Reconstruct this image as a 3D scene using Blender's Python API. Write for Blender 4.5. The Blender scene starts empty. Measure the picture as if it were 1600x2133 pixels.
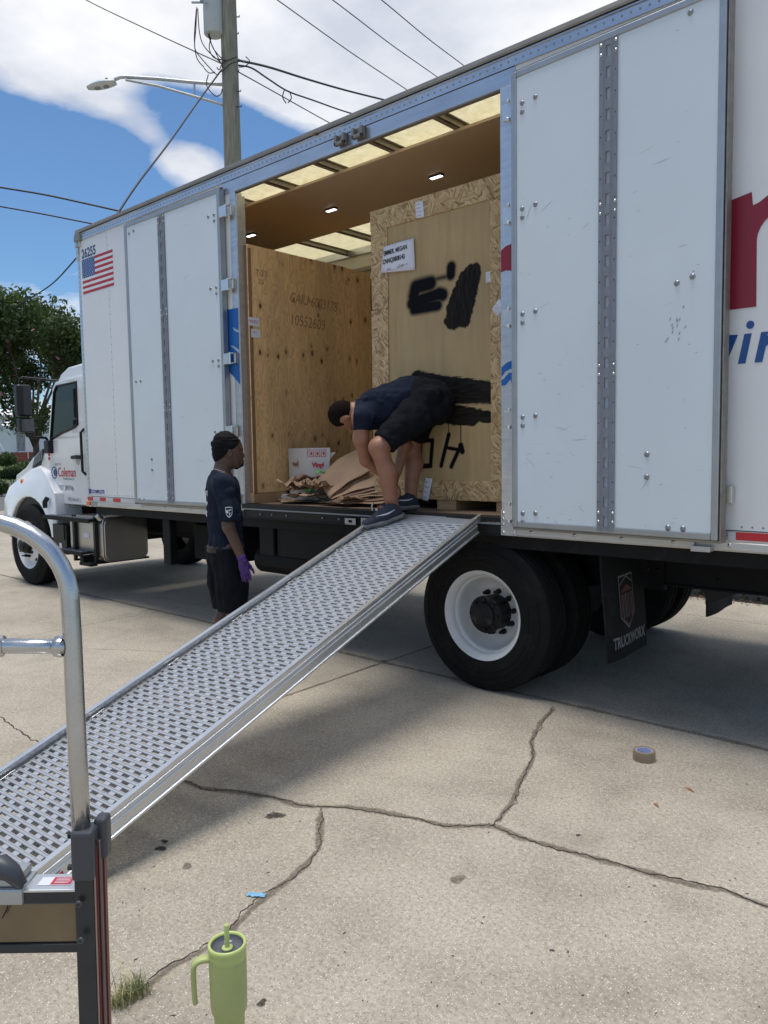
import bpy, bmesh, math, random
import numpy as np
from mathutils import Vector, Matrix
random.seed(7); np.random.seed(7)
SC = bpy.context.scene
COL = SC.collection
PI = math.pi
# world axes: X along the truck (towards its rear), Y from the camera side into the truck, Z up.
# ------------------------------------------------------------------ camera
CAMP = dict(F=1603.25, yaw=0.73095, pitch=-0.077493, roll=-0.0154974)
CO = Vector((0.0, -4.09325, 1.58319))
cy, sy, cp, sp = math.cos(CAMP['yaw']), math.sin(CAMP['yaw']), math.cos(CAMP['pitch']), math.sin(CAMP['pitch'])
FW = Vector((-sy*cp, cy*cp, sp)); _r = Vector((cy, sy, 0)); _u = _r.cross(FW)
RT = _r*math.cos(CAMP['roll']) + _u*math.sin(CAMP['roll'])
UP = _u*math.cos(CAMP['roll']) - _r*math.sin(CAMP['roll'])
cd = bpy.data.cameras.new('camera'); cam = bpy.data.objects.new('camera', cd); COL.objects.link(cam)
cam.matrix_world = Matrix(((RT.x, UP.x, -FW.x, CO.x), (RT.y, UP.y, -FW.y, CO.y), (RT.z, UP.z, -FW.z, CO.z), (0, 0, 0, 1)))
cd.sensor_fit = 'HORIZONTAL'; cd.sensor_width = 36; cd.lens = CAMP['F']/1600*36
cd.clip_start = 0.05; cd.clip_end = 2000
SC.camera = cam
def ray(x, y): return FW + RT*((x-800)/CAMP['F']) - UP*((y-1066.5)/CAMP['F'])
def P(x, y, ax, v):            # photo pixel -> point of the world plane axis ax = v
    d = ray(x, y); return CO + d*((v-CO[ax])/d[ax])
def PD(x, y, t): return CO + ray(x, y)*t      # photo pixel at a distance t ahead
# ------------------------------------------------------------------ light
SUN_DIR = Vector((-0.065, -0.035, 1.0)).normalized()     # towards the sun
SC.view_settings.view_transform = 'Standard'; SC.view_settings.look = 'None'
SC.view_settings.gamma = 1; SC.view_settings.use_curve_mapping = False
SC.view_settings.exposure = -0.10
w = bpy.data.worlds.new('World'); SC.world = w; w.use_nodes = True
nt = w.node_tree; nt.nodes.clear()
def N(nt, t, **k):
    n = nt.nodes.new(t)
    for a, b in k.items():
        if a == 'i':
            for c, d in b.items():
                if hasattr(d, 'is_output') or isinstance(d, bpy.types.NodeSocket): nt.links.new(d, n.inputs[c])
                else: n.inputs[c].default_value = d
        else: setattr(n, a, b)
    return n
def MA(nt, op, a, b=0.0, c=0.0, clamp=False):
    n = nt.nodes.new('ShaderNodeMath'); n.operation = op; n.use_clamp = clamp
    for k, v in enumerate((a, b, c)):
        if isinstance(v, bpy.types.NodeSocket): nt.links.new(v, n.inputs[k])
        else: n.inputs[k].default_value = v
    return n.outputs[0]
def MIX(nt, f, a, b, kind='RGBA', blend='MIX'):
    n = nt.nodes.new('ShaderNodeMix'); n.data_type = kind
    if kind == 'RGBA': n.blend_type = blend; ia, ib, o = 6, 7, 2
    else: ia, ib, o = 2, 3, 0
    for k, v in ((0, f), (ia, a), (ib, b)):
        if isinstance(v, bpy.types.NodeSocket): nt.links.new(v, n.inputs[k])
        else:
            if kind == 'RGBA' and k and len(v) == 3: v = (*v, 1)
            n.inputs[k].default_value = v
    return n.outputs[o]
def RAMP(nt, f, stops, interp='LINEAR'):
    n = nt.nodes.new('ShaderNodeValToRGB'); n.color_ramp.interpolation = interp
    e = n.color_ramp.elements
    while len(e) < len(stops): e.new(0.5)
    for k, (p, c) in enumerate(stops):
        e[k].position = p; e[k].color = (*c, 1) if not isinstance(c, (int, float)) else (c, c, c, 1)
    nt.links.new(f, n.inputs[0]); return n.outputs[0]
sky = N(nt, 'ShaderNodeTexSky', sky_type='NISHITA', sun_disc=False, sun_elevation=math.asin(SUN_DIR.z),
        sun_rotation=math.atan2(SUN_DIR.x, SUN_DIR.y), air_density=1.0, dust_density=0.4, ozone_density=2.5)
tc = N(nt, 'ShaderNodeTexCoord')
# the clouds lie on a flat layer overhead: direction / height
sep = N(nt, 'ShaderNodeSeparateXYZ', i={0: tc.outputs['Generated']})
zz = MA(nt, 'MAXIMUM', MA(nt, 'ADD', sep.outputs[2], 0.12), 0.04)
px = MA(nt, 'DIVIDE', sep.outputs[0], zz); py = MA(nt, 'DIVIDE', sep.outputs[1], zz)
cv = N(nt, 'ShaderNodeCombineXYZ', i={0: px, 1: py, 2: 3.7})
n1 = N(nt, 'ShaderNodeTexNoise', i={'Vector': cv.outputs[0], 'Scale': 0.9, 'Detail': 9, 'Roughness': 0.56, 'Distortion': 0.25})
n2 = N(nt, 'ShaderNodeTexNoise', i={'Vector': cv.outputs[0], 'Scale': 2.6, 'Detail': 10, 'Roughness': 0.6})
# large banks of cloud and the clear gap between them, as soft discs on the cloud layer
def layer(x, y):
    d = ray(x, y).normalized(); z = max(d.z+0.12, .04); return (d.x/z, d.y/z)
def disc(x, y, r, amp):
    c = layer(x, y)
    d = N(nt, 'ShaderNodeVectorMath', operation='DISTANCE', i={0: cv.outputs[0], 1: (c[0], c[1], 3.7)})
    k = N(nt, 'ShaderNodeMapRange', interpolation_type='SMOOTHSTEP', i={0: d.outputs['Value'], 1: r, 2: 0.0, 3: 0.0, 4: amp})
    return k.outputs[0]
tot = MA(nt, 'MULTIPLY', MA(nt, 'SUBTRACT', n1.outputs[0], 0.5), 1.5)
tot = MA(nt, 'ADD', tot, MA(nt, 'MULTIPLY', MA(nt, 'SUBTRACT', n2.outputs[0], 0.5), 1.45))
DISCS = [(60, 40, .5, .5), (330, 20, .5, .5), (620, 100, .5, .5), (960, 60, .8, .5), (720, 190, .3, .2), (1100, -200, 1.1, .4), (110, 190, .14, .35), (230, 235, .10, .42), (300, 275, .09, .4), (385, 335, .15, .62), (650, 170, .3, .3),
         (130, 330, .4, -1.0), (0, 280, .25, -.5), (330, 175, .15, -.6), (440, 225, .2, -.85), (560, 300, .3, -.8), (30, 480, .6, -.8), (300, 480, .4, -.6), (190, 330, .2, -.5)]
for a in DISCS: tot = MA(nt, 'ADD', tot, disc(*a))
cm = RAMP(nt, MA(nt, 'ADD', tot, 0.5), [(0.46, 0.0), (0.60, .38), (0.95, 1.0)], 'LINEAR')
n3 = N(nt, 'ShaderNodeTexNoise', i={'Vector': cv.outputs[0], 'Scale': 1.7, 'Detail': 7, 'Roughness': 0.55})
ccol = RAMP(nt, n3.outputs[0], [(0.38, (8.8, 9.4, 10.8)), (0.6, (13.6, 13.8, 14.2))])
skc = MIX(nt, 1.0, sky.outputs[0], (1.2, 1.55, 1.8), blend='MULTIPLY')
out = MIX(nt, cm, skc, ccol)
bg = N(nt, 'ShaderNodeBackground', i={0: out, 1: 0.078})
N(nt, 'ShaderNodeOutputWorld', i={0: bg.outputs[0]})
sd = bpy.data.lights.new('sun', 'SUN'); sd.energy = 3.75; sd.angle = math.radians(30.0); sd.color = (1, 0.955, 0.89)
so = bpy.data.objects.new('sun', sd); COL.objects.link(so)
so.rotation_euler = SUN_DIR.to_track_quat('Z', 'Y').to_euler()
# ------------------------------------------------------------------ mesh helpers
class MB:
    def __init__(s): s.v = []; s.f = []; s.m = []; s.cm = 0
    def add(s, vs, fs):
        o = len(s.v); s.v += [tuple(v) for v in vs]; s.f += [tuple(i+o for i in f) for f in fs]; s.m += [s.cm]*len(fs); return s
    def box(s, a, b, M=None):
        x0, y0, z0 = a; x1, y1, z1 = b
        if x0 > x1: x0, x1 = x1, x0
        if y0 > y1: y0, y1 = y1, y0
        if z0 > z1: z0, z1 = z1, z0
        vs = [Vector((x, y, z)) for z in (z0, z1) for y in (y0, y1) for x in (x0, x1)]
        if M is not None: vs = [M @ v for v in vs]
        return s.add(vs, [(0, 2, 3, 1), (4, 5, 7, 6), (0, 1, 5, 4), (2, 6, 7, 3), (0, 4, 6, 2), (1, 3, 7, 5)])
    def beam(s, a, b, w, h, up=Vector((0, 0, 1))):
        a = Vector(a); b = Vector(b); d = b-a; L = d.length; d.normalize()
        x = d.cross(up)
        if x.length < 1e-4: x = d.cross(Vector((0, 1, 0)))
        x.normalize(); z = x.cross(d)
        M = Matrix(((d.x, x.x, z.x, a.x), (d.y, x.y, z.y, a.y), (d.z, x.z, z.z, a.z), (0, 0, 0, 1)))
        return s.box((0, -w/2, -h/2), (L, w/2, h/2), M)
    def tube(s, pts, r, n=10, cap=True):
        pts = [Vector(p) for p in pts]; rs = r if isinstance(r, (list, tuple)) else [r]*len(pts)
        ref = None; o = len(s.v); vs = []
        for k, p in enumerate(pts):
            t = (pts[min(k+1, len(pts)-1)]-pts[max(k-1, 0)]).normalized()
            if ref is None:
                ref = t.cross(Vector((0, 0, 1)))
                if ref.length < 1e-3: ref = t.cross(Vector((1, 0, 0)))
            ref = (ref - t*ref.dot(t)).normalized(); bi = t.cross(ref)
            for j in range(n):
                a = 2*PI*j/n; vs.append(p+(ref*math.cos(a)+bi*math.sin(a))*rs[k])
        fs = []
        for k in range(len(pts)-1):
            for j in range(n):
                fs.append((k*n+j, k*n+(j+1) % n, (k+1)*n+(j+1) % n, (k+1)*n+j))
        if cap: fs += [tuple(range(n-1, -1, -1)), tuple(range((len(pts)-1)*n, len(pts)*n))]
        return s.add(vs, fs)
    def cyl(s, a, b, r, n=12): return s.tube([a, b], r, n)
    def lathe(s, prof, c, axis=(0, 0, 1), n=32, ang=2*PI):      # prof: (radius, along)
        ax = Vector(axis).normalized(); x = ax.cross(Vector((0, 0, 1)))
        if x.length < 1e-3: x = Vector((1, 0, 0))
        x.normalize(); y = ax.cross(x); c = Vector(c); vs = []
        for r, h in prof:
            for j in range(n):
                a = ang*j/n; vs.append(c+ax*h+(x*math.cos(a)+y*math.sin(a))*r)
        fs = []
        for k in range(len(prof)-1):
            for j in range(n):
                fs.append((k*n+j, k*n+(j+1) % n, (k+1)*n+(j+1) % n, (k+1)*n+j))
        return s.add(vs, fs)
    def prism(s, poly, d0, d1, f):     # poly (a,b) list, f(a,b,d)->point
        n = len(poly); vs = [Vector(f(a, b, d0)) for a, b in poly]+[Vector(f(a, b, d1)) for a, b in poly]
        fs = [tuple(range(n)), tuple(range(2*n-1, n-1, -1))]+[(i, i+n, (i+1) % n+n, (i+1) % n) for i in range(n)]
        return s.add(vs, fs)
    def plate(s, xs, zs, holes, f, t):   # grid of cells; holes = set of (i,j) left out; f(x,z,d)
        n = len(xs); idx = {}
        def V(i, j, k):
            if (i, j, k) not in idx: idx[(i, j, k)] = len(s.v); s.v.append(tuple(f(xs[i], zs[j], t*k)))
            return idx[(i, j, k)]
        for i in range(len(xs)-1):
            for j in range(len(zs)-1):
                if (i, j) in holes: continue
                s.f.append((V(i, j, 0), V(i+1, j, 0), V(i+1, j+1, 0), V(i, j+1, 0))); s.m.append(s.cm)
                s.f.append((V(i, j, 1), V(i, j+1, 1), V(i+1, j+1, 1), V(i+1, j, 1))); s.m.append(s.cm)
                for (di, dj, a, b) in ((-1, 0, (i, j), (i, j+1)), (1, 0, (i+1, j+1), (i+1, j)), (0, -1, (i+1, j), (i, j)), (0, 1, (i, j+1), (i+1, j+1))):
                    q = (i+di, j+dj)
                    if q in holes or not (0 <= q[0] < len(xs)-1 and 0 <= q[1] < len(zs)-1):
                        s.f.append((V(*a, 0), V(*b, 0), V(*b, 1), V(*a, 1))); s.m.append(s.cm)
        return s
    def build(s, name, mat, parent=None, smooth=False, bevel=0, loc=None, seg=2, fix=True, auto=None):
        me = bpy.data.meshes.new(name); me.from_pydata(s.v, [], s.f)
        mats = mat if isinstance(mat, (list, tuple)) else [mat]
        for m in mats: me.materials.append(m)
        if len(mats) > 1: me.polygons.foreach_set('material_index', s.m)
        if fix:
            bm = bmesh.new(); bm.from_mesh(me); bmesh.ops.recalc_face_normals(bm, faces=bm.faces); bm.to_mesh(me); bm.free()
        if smooth: me.shade_smooth()
        o = bpy.data.objects.new(name, me); COL.objects.link(o)
        if loc is not None:
            me.transform(Matrix.Translation(-Vector(loc))); o.location = loc
        if parent is not None: adopt(o, parent)
        if bevel:
            b = o.modifiers.new('bevel', 'BEVEL'); b.width = bevel; b.segments = seg; b.limit_method = 'ANGLE'; b.angle_limit = math.radians(40)
            b.harden_normals = False
        if auto is not None:
            me.shade_smooth(); me.set_sharp_from_angle(angle=math.radians(auto))
        return o
WM = {}
def wmat(o):
    return WM.get(o.name, Matrix.Translation(o.location) if o.parent is None else Matrix.Identity(4))
def adopt(o, parent):      # meshes are written in world coordinates: undo the parent's placement
    pw = wm(parent)
    o.parent = parent
    o.matrix_parent_inverse = pw.inverted()
def wm(o):
    m = o.matrix_basis.copy()
    if o.parent is not None: m = wm(o.parent) @ o.matrix_parent_inverse @ m
    return m
def tag(o, label=None, cat=None, group=None, kind=None):
    for k, v in (('label', label), ('category', cat), ('group', group), ('kind', kind)):
        if v: o[k] = v
    return o
def empty(name, loc, label, cat, group=None):
    o = bpy.data.objects.new(name, None); o.location = loc; o.empty_display_size = .1; COL.objects.link(o)
    return tag(o, label, cat, group)
def copy_tree(o, parent=None, off=None):
    c = o.copy(); COL.objects.link(c)
    if parent is not None: c.parent = parent; c.matrix_parent_inverse = o.matrix_parent_inverse
    if off is not None: c.location = c.location+Vector(off)
    for ch in [x for x in bpy.data.objects if x.parent == o]: copy_tree(ch, c)
    return c
def dup(o, name=None, M=None):      # a sibling sharing mesh data, moved by M in world space
    c = o.copy(); COL.objects.link(c)
    if M is not None:
        if c.parent is not None: c.matrix_basis = (wm(o.parent) @ o.matrix_parent_inverse).inverted() @ M @ wm(o)
        else: c.matrix_basis = M @ c.matrix_basis
    return c
def TR(x, y, z): return Matrix.Translation((x, y, z))
def text(name, body, size, M, mat, parent, depth=0.0, bold=0.0, shear=0.0, sx=1.0, align='LEFT'):
    cu = bpy.data.curves.new(name, 'FONT'); cu.body = body; cu.size = size; cu.offset = bold; cu.shear = shear; cu.extrude = depth
    cu.align_x = align; cu.resolution_u = 3
    t = bpy.data.objects.new(name+'_tmp', cu); COL.objects.link(t)
    dg = bpy.context.evaluated_depsgraph_get(); me = bpy.data.meshes.new_from_object(t.evaluated_get(dg))
    bpy.data.objects.remove(t); bpy.data.curves.remove(cu)
    me.transform(M @ Matrix.Diagonal((sx, 1, 1, 1))); me.materials.clear(); me.materials.append(mat); me.name = name
    o = bpy.data.objects.new(name, me); COL.objects.link(o)
    if parent is not None: adopt(o, parent)
    return o
def frame(o, x, y):      # matrix with local x along x, y along y, at o
    x = Vector(x).normalized(); y = Vector(y).normalized(); z = x.cross(y)
    return Matrix(((x.x, y.x, z.x, o[0]), (x.y, y.y, z.y, o[1]), (x.z, y.z, z.z, o[2]), (0, 0, 0, 1)))
# ------------------------------------------------------------------ materials
def mat(name, col=(.5, .5, .5), rough=.5, metal=0.0, var=0.0, vscale=6, stretch=(1, 1, 1), bump=0.0, bscale=80, coat=0.0, spec=.5, rvar=0.0, dirt=None, extra=None):
    m = bpy.data.materials.new(name); m.use_nodes = True; nt = m.node_tree
    b = nt.nodes['Principled BSDF']
    b.inputs['Roughness'].default_value = rough; b.inputs['Metallic'].default_value = metal
    b.inputs['Specular IOR Level'].default_value = spec; b.inputs['Coat Weight'].default_value = coat
    b.inputs['Base Color'].default_value = (*col, 1)
    tc = N(nt, 'ShaderNodeTexCoord'); mp = N(nt, 'ShaderNodeMapping', i={0: tc.outputs['Object'], 3: stretch})
    c = None
    if var:
        n = N(nt, 'ShaderNodeTexNoise', i={'Vector': mp.outputs[0], 'Scale': vscale, 'Detail': 6, 'Roughness': .62})
        f = RAMP(nt, n.outputs[0], [(.3, 1-var), (.7, 1+var*.4)])
        c = MIX(nt, 1.0, (*col, 1), f, blend='MULTIPLY')
    if dirt:
        n = N(nt, 'ShaderNodeTexNoise', i={'Vector': mp.outputs[0], 'Scale': dirt[1], 'Detail': 8, 'Roughness': .7})
        f = RAMP(nt, n.outputs[0], [(dirt[2], 0.0), (dirt[2]+.12, 1.0)])
        f = MA(nt, 'MULTIPLY', f, dirt[3])
        c = MIX(nt, f, c if c is not None else (*col, 1), (*dirt[0], 1))
    if c is not None: nt.links.new(c, b.inputs['Base Color'])
    if rvar:
        n = N(nt, 'ShaderNodeTexNoise', i={'Vector': mp.outputs[0], 'Scale': vscale*2.3, 'Detail': 5})
        nt.links.new(MA(nt, 'ADD', rough-rvar, MA(nt, 'MULTIPLY', n.outputs[0], rvar*2)), b.inputs['Roughness'])
    if bump:
        n = N(nt, 'ShaderNodeTexNoise', i={'Vector': mp.outputs[0], 'Scale': bscale, 'Detail': 5})
        bp = N(nt, 'ShaderNodeBump', i={'Height': n.outputs[0], 'Distance': bump, 'Strength': 1.0})
        nt.links.new(bp.outputs[0], b.inputs['Normal'])
    if extra: extra(m, nt, b, mp)
    return m
M_ = {}
def scratch(m, nt, b, mp):
    # short dark scuffs and long faint scratches
    src = b.inputs['Base Color'].links[0].from_socket if b.inputs['Base Color'].links else None
    base = src if src is not None else tuple(b.inputs['Base Color'].default_value)
    m2 = N(nt, 'ShaderNodeMapping', i={0: mp.outputs[0], 2: (0, .22, 0), 3: (2.2, 1, 26)})
    n = N(nt, 'ShaderNodeTexNoise', i={'Vector': m2.outputs[0], 'Scale': 2.1, 'Detail': 6, 'Roughness': .7})
    f = RAMP(nt, n.outputs[0], [(.655, 0.0), (.675, 1.0)])
    n5 = N(nt, 'ShaderNodeTexNoise', i={'Vector': mp.outputs[0], 'Scale': 1.6, 'Detail': 2})
    f = MA(nt, 'MULTIPLY', f, RAMP(nt, n5.outputs[0], [(.5, 0.0), (.6, .4)]))
    c = MIX(nt, f, base, (.25, .25, .25, 1))
    nt.links.new(c, b.inputs['Base Color'])
M_['white'] = mat('white_paint', (.76, .765, .765), .22, var=.06, vscale=1.2, rvar=.06, bump=.004, bscale=1.3, dirt=((.5, .48, .44), 3.0, .62, .25))
M_['panel'] = mat('door_liner_white', (.67, .73, .765), .2, var=.04, vscale=1.5, bump=.003, bscale=1.2, rvar=.05, extra=scratch)
M_['cabwhite'] = mat('cab_white_paint', (.80, .80, .80), .12, coat=.6, var=.03)
M_['alu'] = mat('aluminium', (.66, .67, .69), .34, 1.0, var=.18, vscale=5, stretch=(1, 1, 5), rvar=.08, bump=.0006, bscale=60)
M_['alurail'] = mat('aluminium_rail', (.58, .60, .63), .3, .9, var=.14, vscale=3, stretch=(1, 6, 6), rvar=.08, dirt=((.32, .29, .25), 5, .6, .5))
M_['alubot'] = mat('aluminium_bottom_rail', (.62, .62, .61), .42, .75, var=.2, vscale=3, stretch=(1, 6, 10), dirt=((.30, .26, .2), 6, .55, .5))
M_['brown'] = mat('dull_roof_cap', (.30, .275, .24), .45, .6, var=.25, vscale=5, stretch=(1, 6, 6))
M_['frame'] = mat('door_frame_grey', (.42, .435, .44), .42, .85, var=.12, vscale=7)
M_['track'] = mat('e_track_grey', (.235, .25, .28), .5, .2, var=.14, vscale=20)
M_['hole'] = mat('slot_backing', (.38, .42, .46), .6)
M_['boltgrey'] = mat('dull_zinc_bolts', (.30, .31, .32), .4, .8)
M_['steel'] = mat('zinc_steel', (.62, .62, .60), .3, 1.0, var=.15, vscale=30)
M_['black'] = mat('black_chassis', (.006, .006, .007), .6, var=.4, vscale=6, spec=.25, dirt=((.03, .028, .025), 7, .58, .5))
M_['satin'] = mat('satin_black', (.008, .008, .010), .4, spec=.35)
def tyre_x(m, nt, b, mp):
    pass
M_['rubber'] = mat('tyre_rubber', (.0105, .0103, .0100), .8, var=.3, vscale=9, bump=.002, bscale=60, spec=.2, dirt=((.03, .028, .024), 5, .55, .45))
M_['rim'] = mat('white_wheel', (.72, .73, .73), .3, var=.12, vscale=5, dirt=((.3, .28, .25), 8, .62, .4))
M_['hub'] = mat('hub_black', (.010, .010, .011), .5, spec=.3, var=.3, vscale=12, dirt=((.1, .09, .08), 14, .55, .6))
M_['tank'] = mat('polished_tank', (.56, .54, .51), .36, 1.0, var=.12, vscale=1.5)
M_['navy'] = mat('blue_vinyl', (.016, .075, .26), .35); M_['blue'] = mat('bright_blue_vinyl', (.008, .11, .40), .35)
M_['dblue'] = mat('dark_blue_print', (.02, .05, .16), .4)
M_['red'] = mat('dark_red_vinyl', (.24, .012, .03), .35); M_['redtape'] = mat('red_reflective', (.5, .02, .03), .3)
M_['silvertape'] = mat('silver_reflective', (.55, .57, .6), .35, var=.15, vscale=200)
M_['ink'] = mat('black_ink', (.02, .02, .022), .7); M_['ink2'] = mat('pencil_ink', (.30, .18, .085), .8)
M_['grey'] = mat('grey_print', (.3, .3, .32), .6); M_['pinkink'] = mat('red_print', (.45, .03, .05), .6)
M_['paper'] = mat('white_paper', (.72, .72, .80), .8, var=.05, vscale=8)
M_['amber'] = mat('amber_lens', (.8, .16, .02), .25)
M_['mattbrown'] = mat('flap_print_red', (.13, .045, .045), .8); M_['flapgrey'] = mat('flap_print_grey', (.22, .22, .22), .8)
M_['flap'] = mat('flap_rubber', (.010, .0105, .012), .7, var=.3, vscale=5, spec=.25, dirt=((.04, .038, .033), 4, .55, .5))
def lumber(name, c1, c2, knots=False, s=(14, 14, 1.1), rough=.62):
    def ex(m, nt, b, mp):
        n = N(nt, 'ShaderNodeTexNoise', i={'Vector': mp.outputs[0], 'Scale': 1.0, 'Detail': 5, 'Roughness': .55, 'Distortion': .5})
        v = MA(nt, 'MULTIPLY', n.outputs[0], 9.0)
        if knots:
            tc = nt.nodes['Texture Coordinate']
            mk = N(nt, 'ShaderNodeMapping', i={0: tc.outputs['Object'], 1: (0, 0, 0), 3: (10, 10, 5.5)})
            s_ = N(nt, 'ShaderNodeSeparateXYZ', i={0: mk.outputs[0]}); c2d = N(nt, 'ShaderNodeCombineXYZ', i={0: MA(nt, 'ADD', s_.outputs[1], MA(nt, 'MULTIPLY', s_.outputs[0], 1.0)), 1: s_.outputs[2]})
            vo = N(nt, 'ShaderNodeTexVoronoi', voronoi_dimensions='2D', i={'Vector': c2d.outputs[0], 'Scale': 1.0, 'Randomness': .8})
            k = vo.outputs['Distance']
            bend = N(nt, 'ShaderNodeMapRange', i={0: k, 1: 0.0, 2: .45, 3: 1.0, 4: 0.0}).outputs[0]
            v = MA(nt, 'ADD', v, MA(nt, 'MULTIPLY', bend, 1.6))
        w = MA(nt, 'FRACT', v)
        w = MA(nt, 'ABSOLUTE', MA(nt, 'SUBTRACT', w, .5))
        c = RAMP(nt, w, [(.0, c1), (.3, tuple(.5*(a+d) for a, d in zip(c1, c2))), (.5, c2)])
        c = MIX(nt, .45, c, tuple(.6*a+.4*d for a, d in zip(c1, c2)))
        big = N(nt, 'ShaderNodeTexNoise', i={'Vector': mp.outputs[0], 'Scale': .25, 'Detail': 4})
        c = MIX(nt, 1.0, c, RAMP(nt, big.outputs[0], [(.3, .72), (.7, 1.15)]), blend='MULTIPLY')
        fine = N(nt, 'ShaderNodeTexNoise', i={'Vector': mp.outputs[0], 'Scale': 9, 'Detail': 3})
        c = MIX(nt, 1.0, c, RAMP(nt, fine.outputs[0], [(.3, .88), (.7, 1.08)]), blend='MULTIPLY')
        if knots:
            halo = RAMP(nt, k, [(.0, 1.0), (.2, .6), (.4, 0.0)])
            sel = RAMP(nt, N(nt, 'ShaderNodeSeparateColor', i={0: vo.outputs['Color']}).outputs[0], [(.3, 0.0), (.75, 1.0)])
            bz = MA(nt, 'FRACT', MA(nt, 'MULTIPLY', s_.outputs[2], .45)); sel = MA(nt, 'MULTIPLY', sel, RAMP(nt, bz, [(.0, 1.0), (.3, .75), (.42, .05), (.9, .05), (1.0, 1.0)]))
            c = MIX(nt, MA(nt, 'MULTIPLY', halo, MA(nt, 'MULTIPLY', sel, .5)), c, (.24, .095, .03, 1))
            core = RAMP(nt, k, [(.10, 1.0), (.16, 0.0)])
            c = MIX(nt, MA(nt, 'MULTIPLY', core, sel), c, (.07, .028, .012, 1))
        nt.links.new(c, b.inputs['Base Color'])
    return mat(name, c1, rough, stretch=s, extra=ex)
M_['ply'] = lumber('knotty_plywood', (.86, .58, .29), (.50, .27, .10), True)
M_['lumber'] = lumber('pallet_wood', (.50, .33, .17), (.33, .19, .09), s=(1.5, 12, 20))
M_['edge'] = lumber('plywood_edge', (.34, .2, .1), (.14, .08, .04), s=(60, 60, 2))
M_['intwood'] = lumber('wall_liner_wood', (.42, .30, .17), (.3, .2, .11), s=(8, 8, 1))
M_['floorwood'] = lumber('deck_wood', (.26, .18, .12), (.15, .1, .07), s=(1.2, 20, 20))
def osb(m, nt, b, mp):
    tc = nt.nodes['Texture Coordinate']; O = tc.outputs['Object']
    cell = N(nt, 'ShaderNodeTexVoronoi', i={'Vector': O, 'Scale': 20, 'Randomness': 1})
    dn = N(nt, 'ShaderNodeTexNoise', i={'Vector': O, 'Scale': 30, 'Detail': 2}); O2 = N(nt, 'ShaderNodeVectorMath', operation='MULTIPLY_ADD', i={0: dn.outputs['Color'], 1: (.035, .035, .035), 2: O}).outputs[0]
    nt.links.new(O2, cell.inputs['Vector']); prev = None
    for k, ang in enumerate((.15, 1.2, 2.1, -.6)):
        ro = N(nt, 'ShaderNodeMapping', i={0: O, 2: (0, ang, .3*k)})
        sc = N(nt, 'ShaderNodeMapping', i={0: ro.outputs[0], 3: (15, 15, 85)})
        no = N(nt, 'ShaderNodeTexVoronoi', i={'Vector': sc.outputs[0], 'Scale': 1})
        g = N(nt, 'ShaderNodeSeparateColor', i={0: no.outputs['Color']}).outputs[1]
        if prev is None: prev = g
        else:
            s = N(nt, 'ShaderNodeSeparateColor', i={0: cell.outputs['Color']}).outputs[0]
            gate = MA(nt, 'GREATER_THAN', s, k*.25)
            prev = MIX(nt, gate, prev, g, kind='FLOAT')
    c = RAMP(nt, prev, [(.0, (.24, .14, .06)), (.25, (.41, .265, .125)), (.65, (.54, .375, .19)), (1.0, (.64, .47, .265))])
    nt.links.new(c, b.inputs['Base Color'])
    bp = N(nt, 'ShaderNodeBump', i={'Height': prev, 'Distance': .0012}); nt.links.new(bp.outputs[0], b.inputs['Normal'])
M_['osb'] = mat('strand_board', (.5, .35, .2), .6, extra=osb)
def spray(m, nt, b, mp):
    n = N(nt, 'ShaderNodeTexNoise', i={'Vector': mp.outputs[0], 'Scale': 1.0, 'Detail': 6, 'Roughness': .6})
    c = RAMP(nt, n.outputs[0], [(.2, (.37, .255, .13)), (.5, (.43, .305, .16)), (.8, (.48, .355, .20))])
    n7 = N(nt, 'ShaderNodeTexNoise', i={'Vector': nt.nodes['Texture Coordinate'].outputs['Object'], 'Scale': 1.6, 'Detail': 4})
    c = MIX(nt, 1.0, c, RAMP(nt, n7.outputs[0], [(.3, (.84, .86, .82)), (.7, (1.1, 1.08, 1.0))]), blend='MULTIPLY')
    at = N(nt, 'ShaderNodeAttribute', attribute_name='paint')
    c = MIX(nt, at.outputs['Fac'], c, (.004, .0045, .007, 1)); nt.links.new(c, b.inputs['Base Color']); nt.links.new(MA(nt, 'SUBTRACT', .4, MA(nt, 'MULTIPLY', at.outputs['Fac'], .3)), b.inputs['Specular IOR Level'])
M_['spray'] = mat('pale_plywood_with_paint', (.4, .3, .2), .62, stretch=(22, 22, 1.6), extra=spray)
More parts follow.
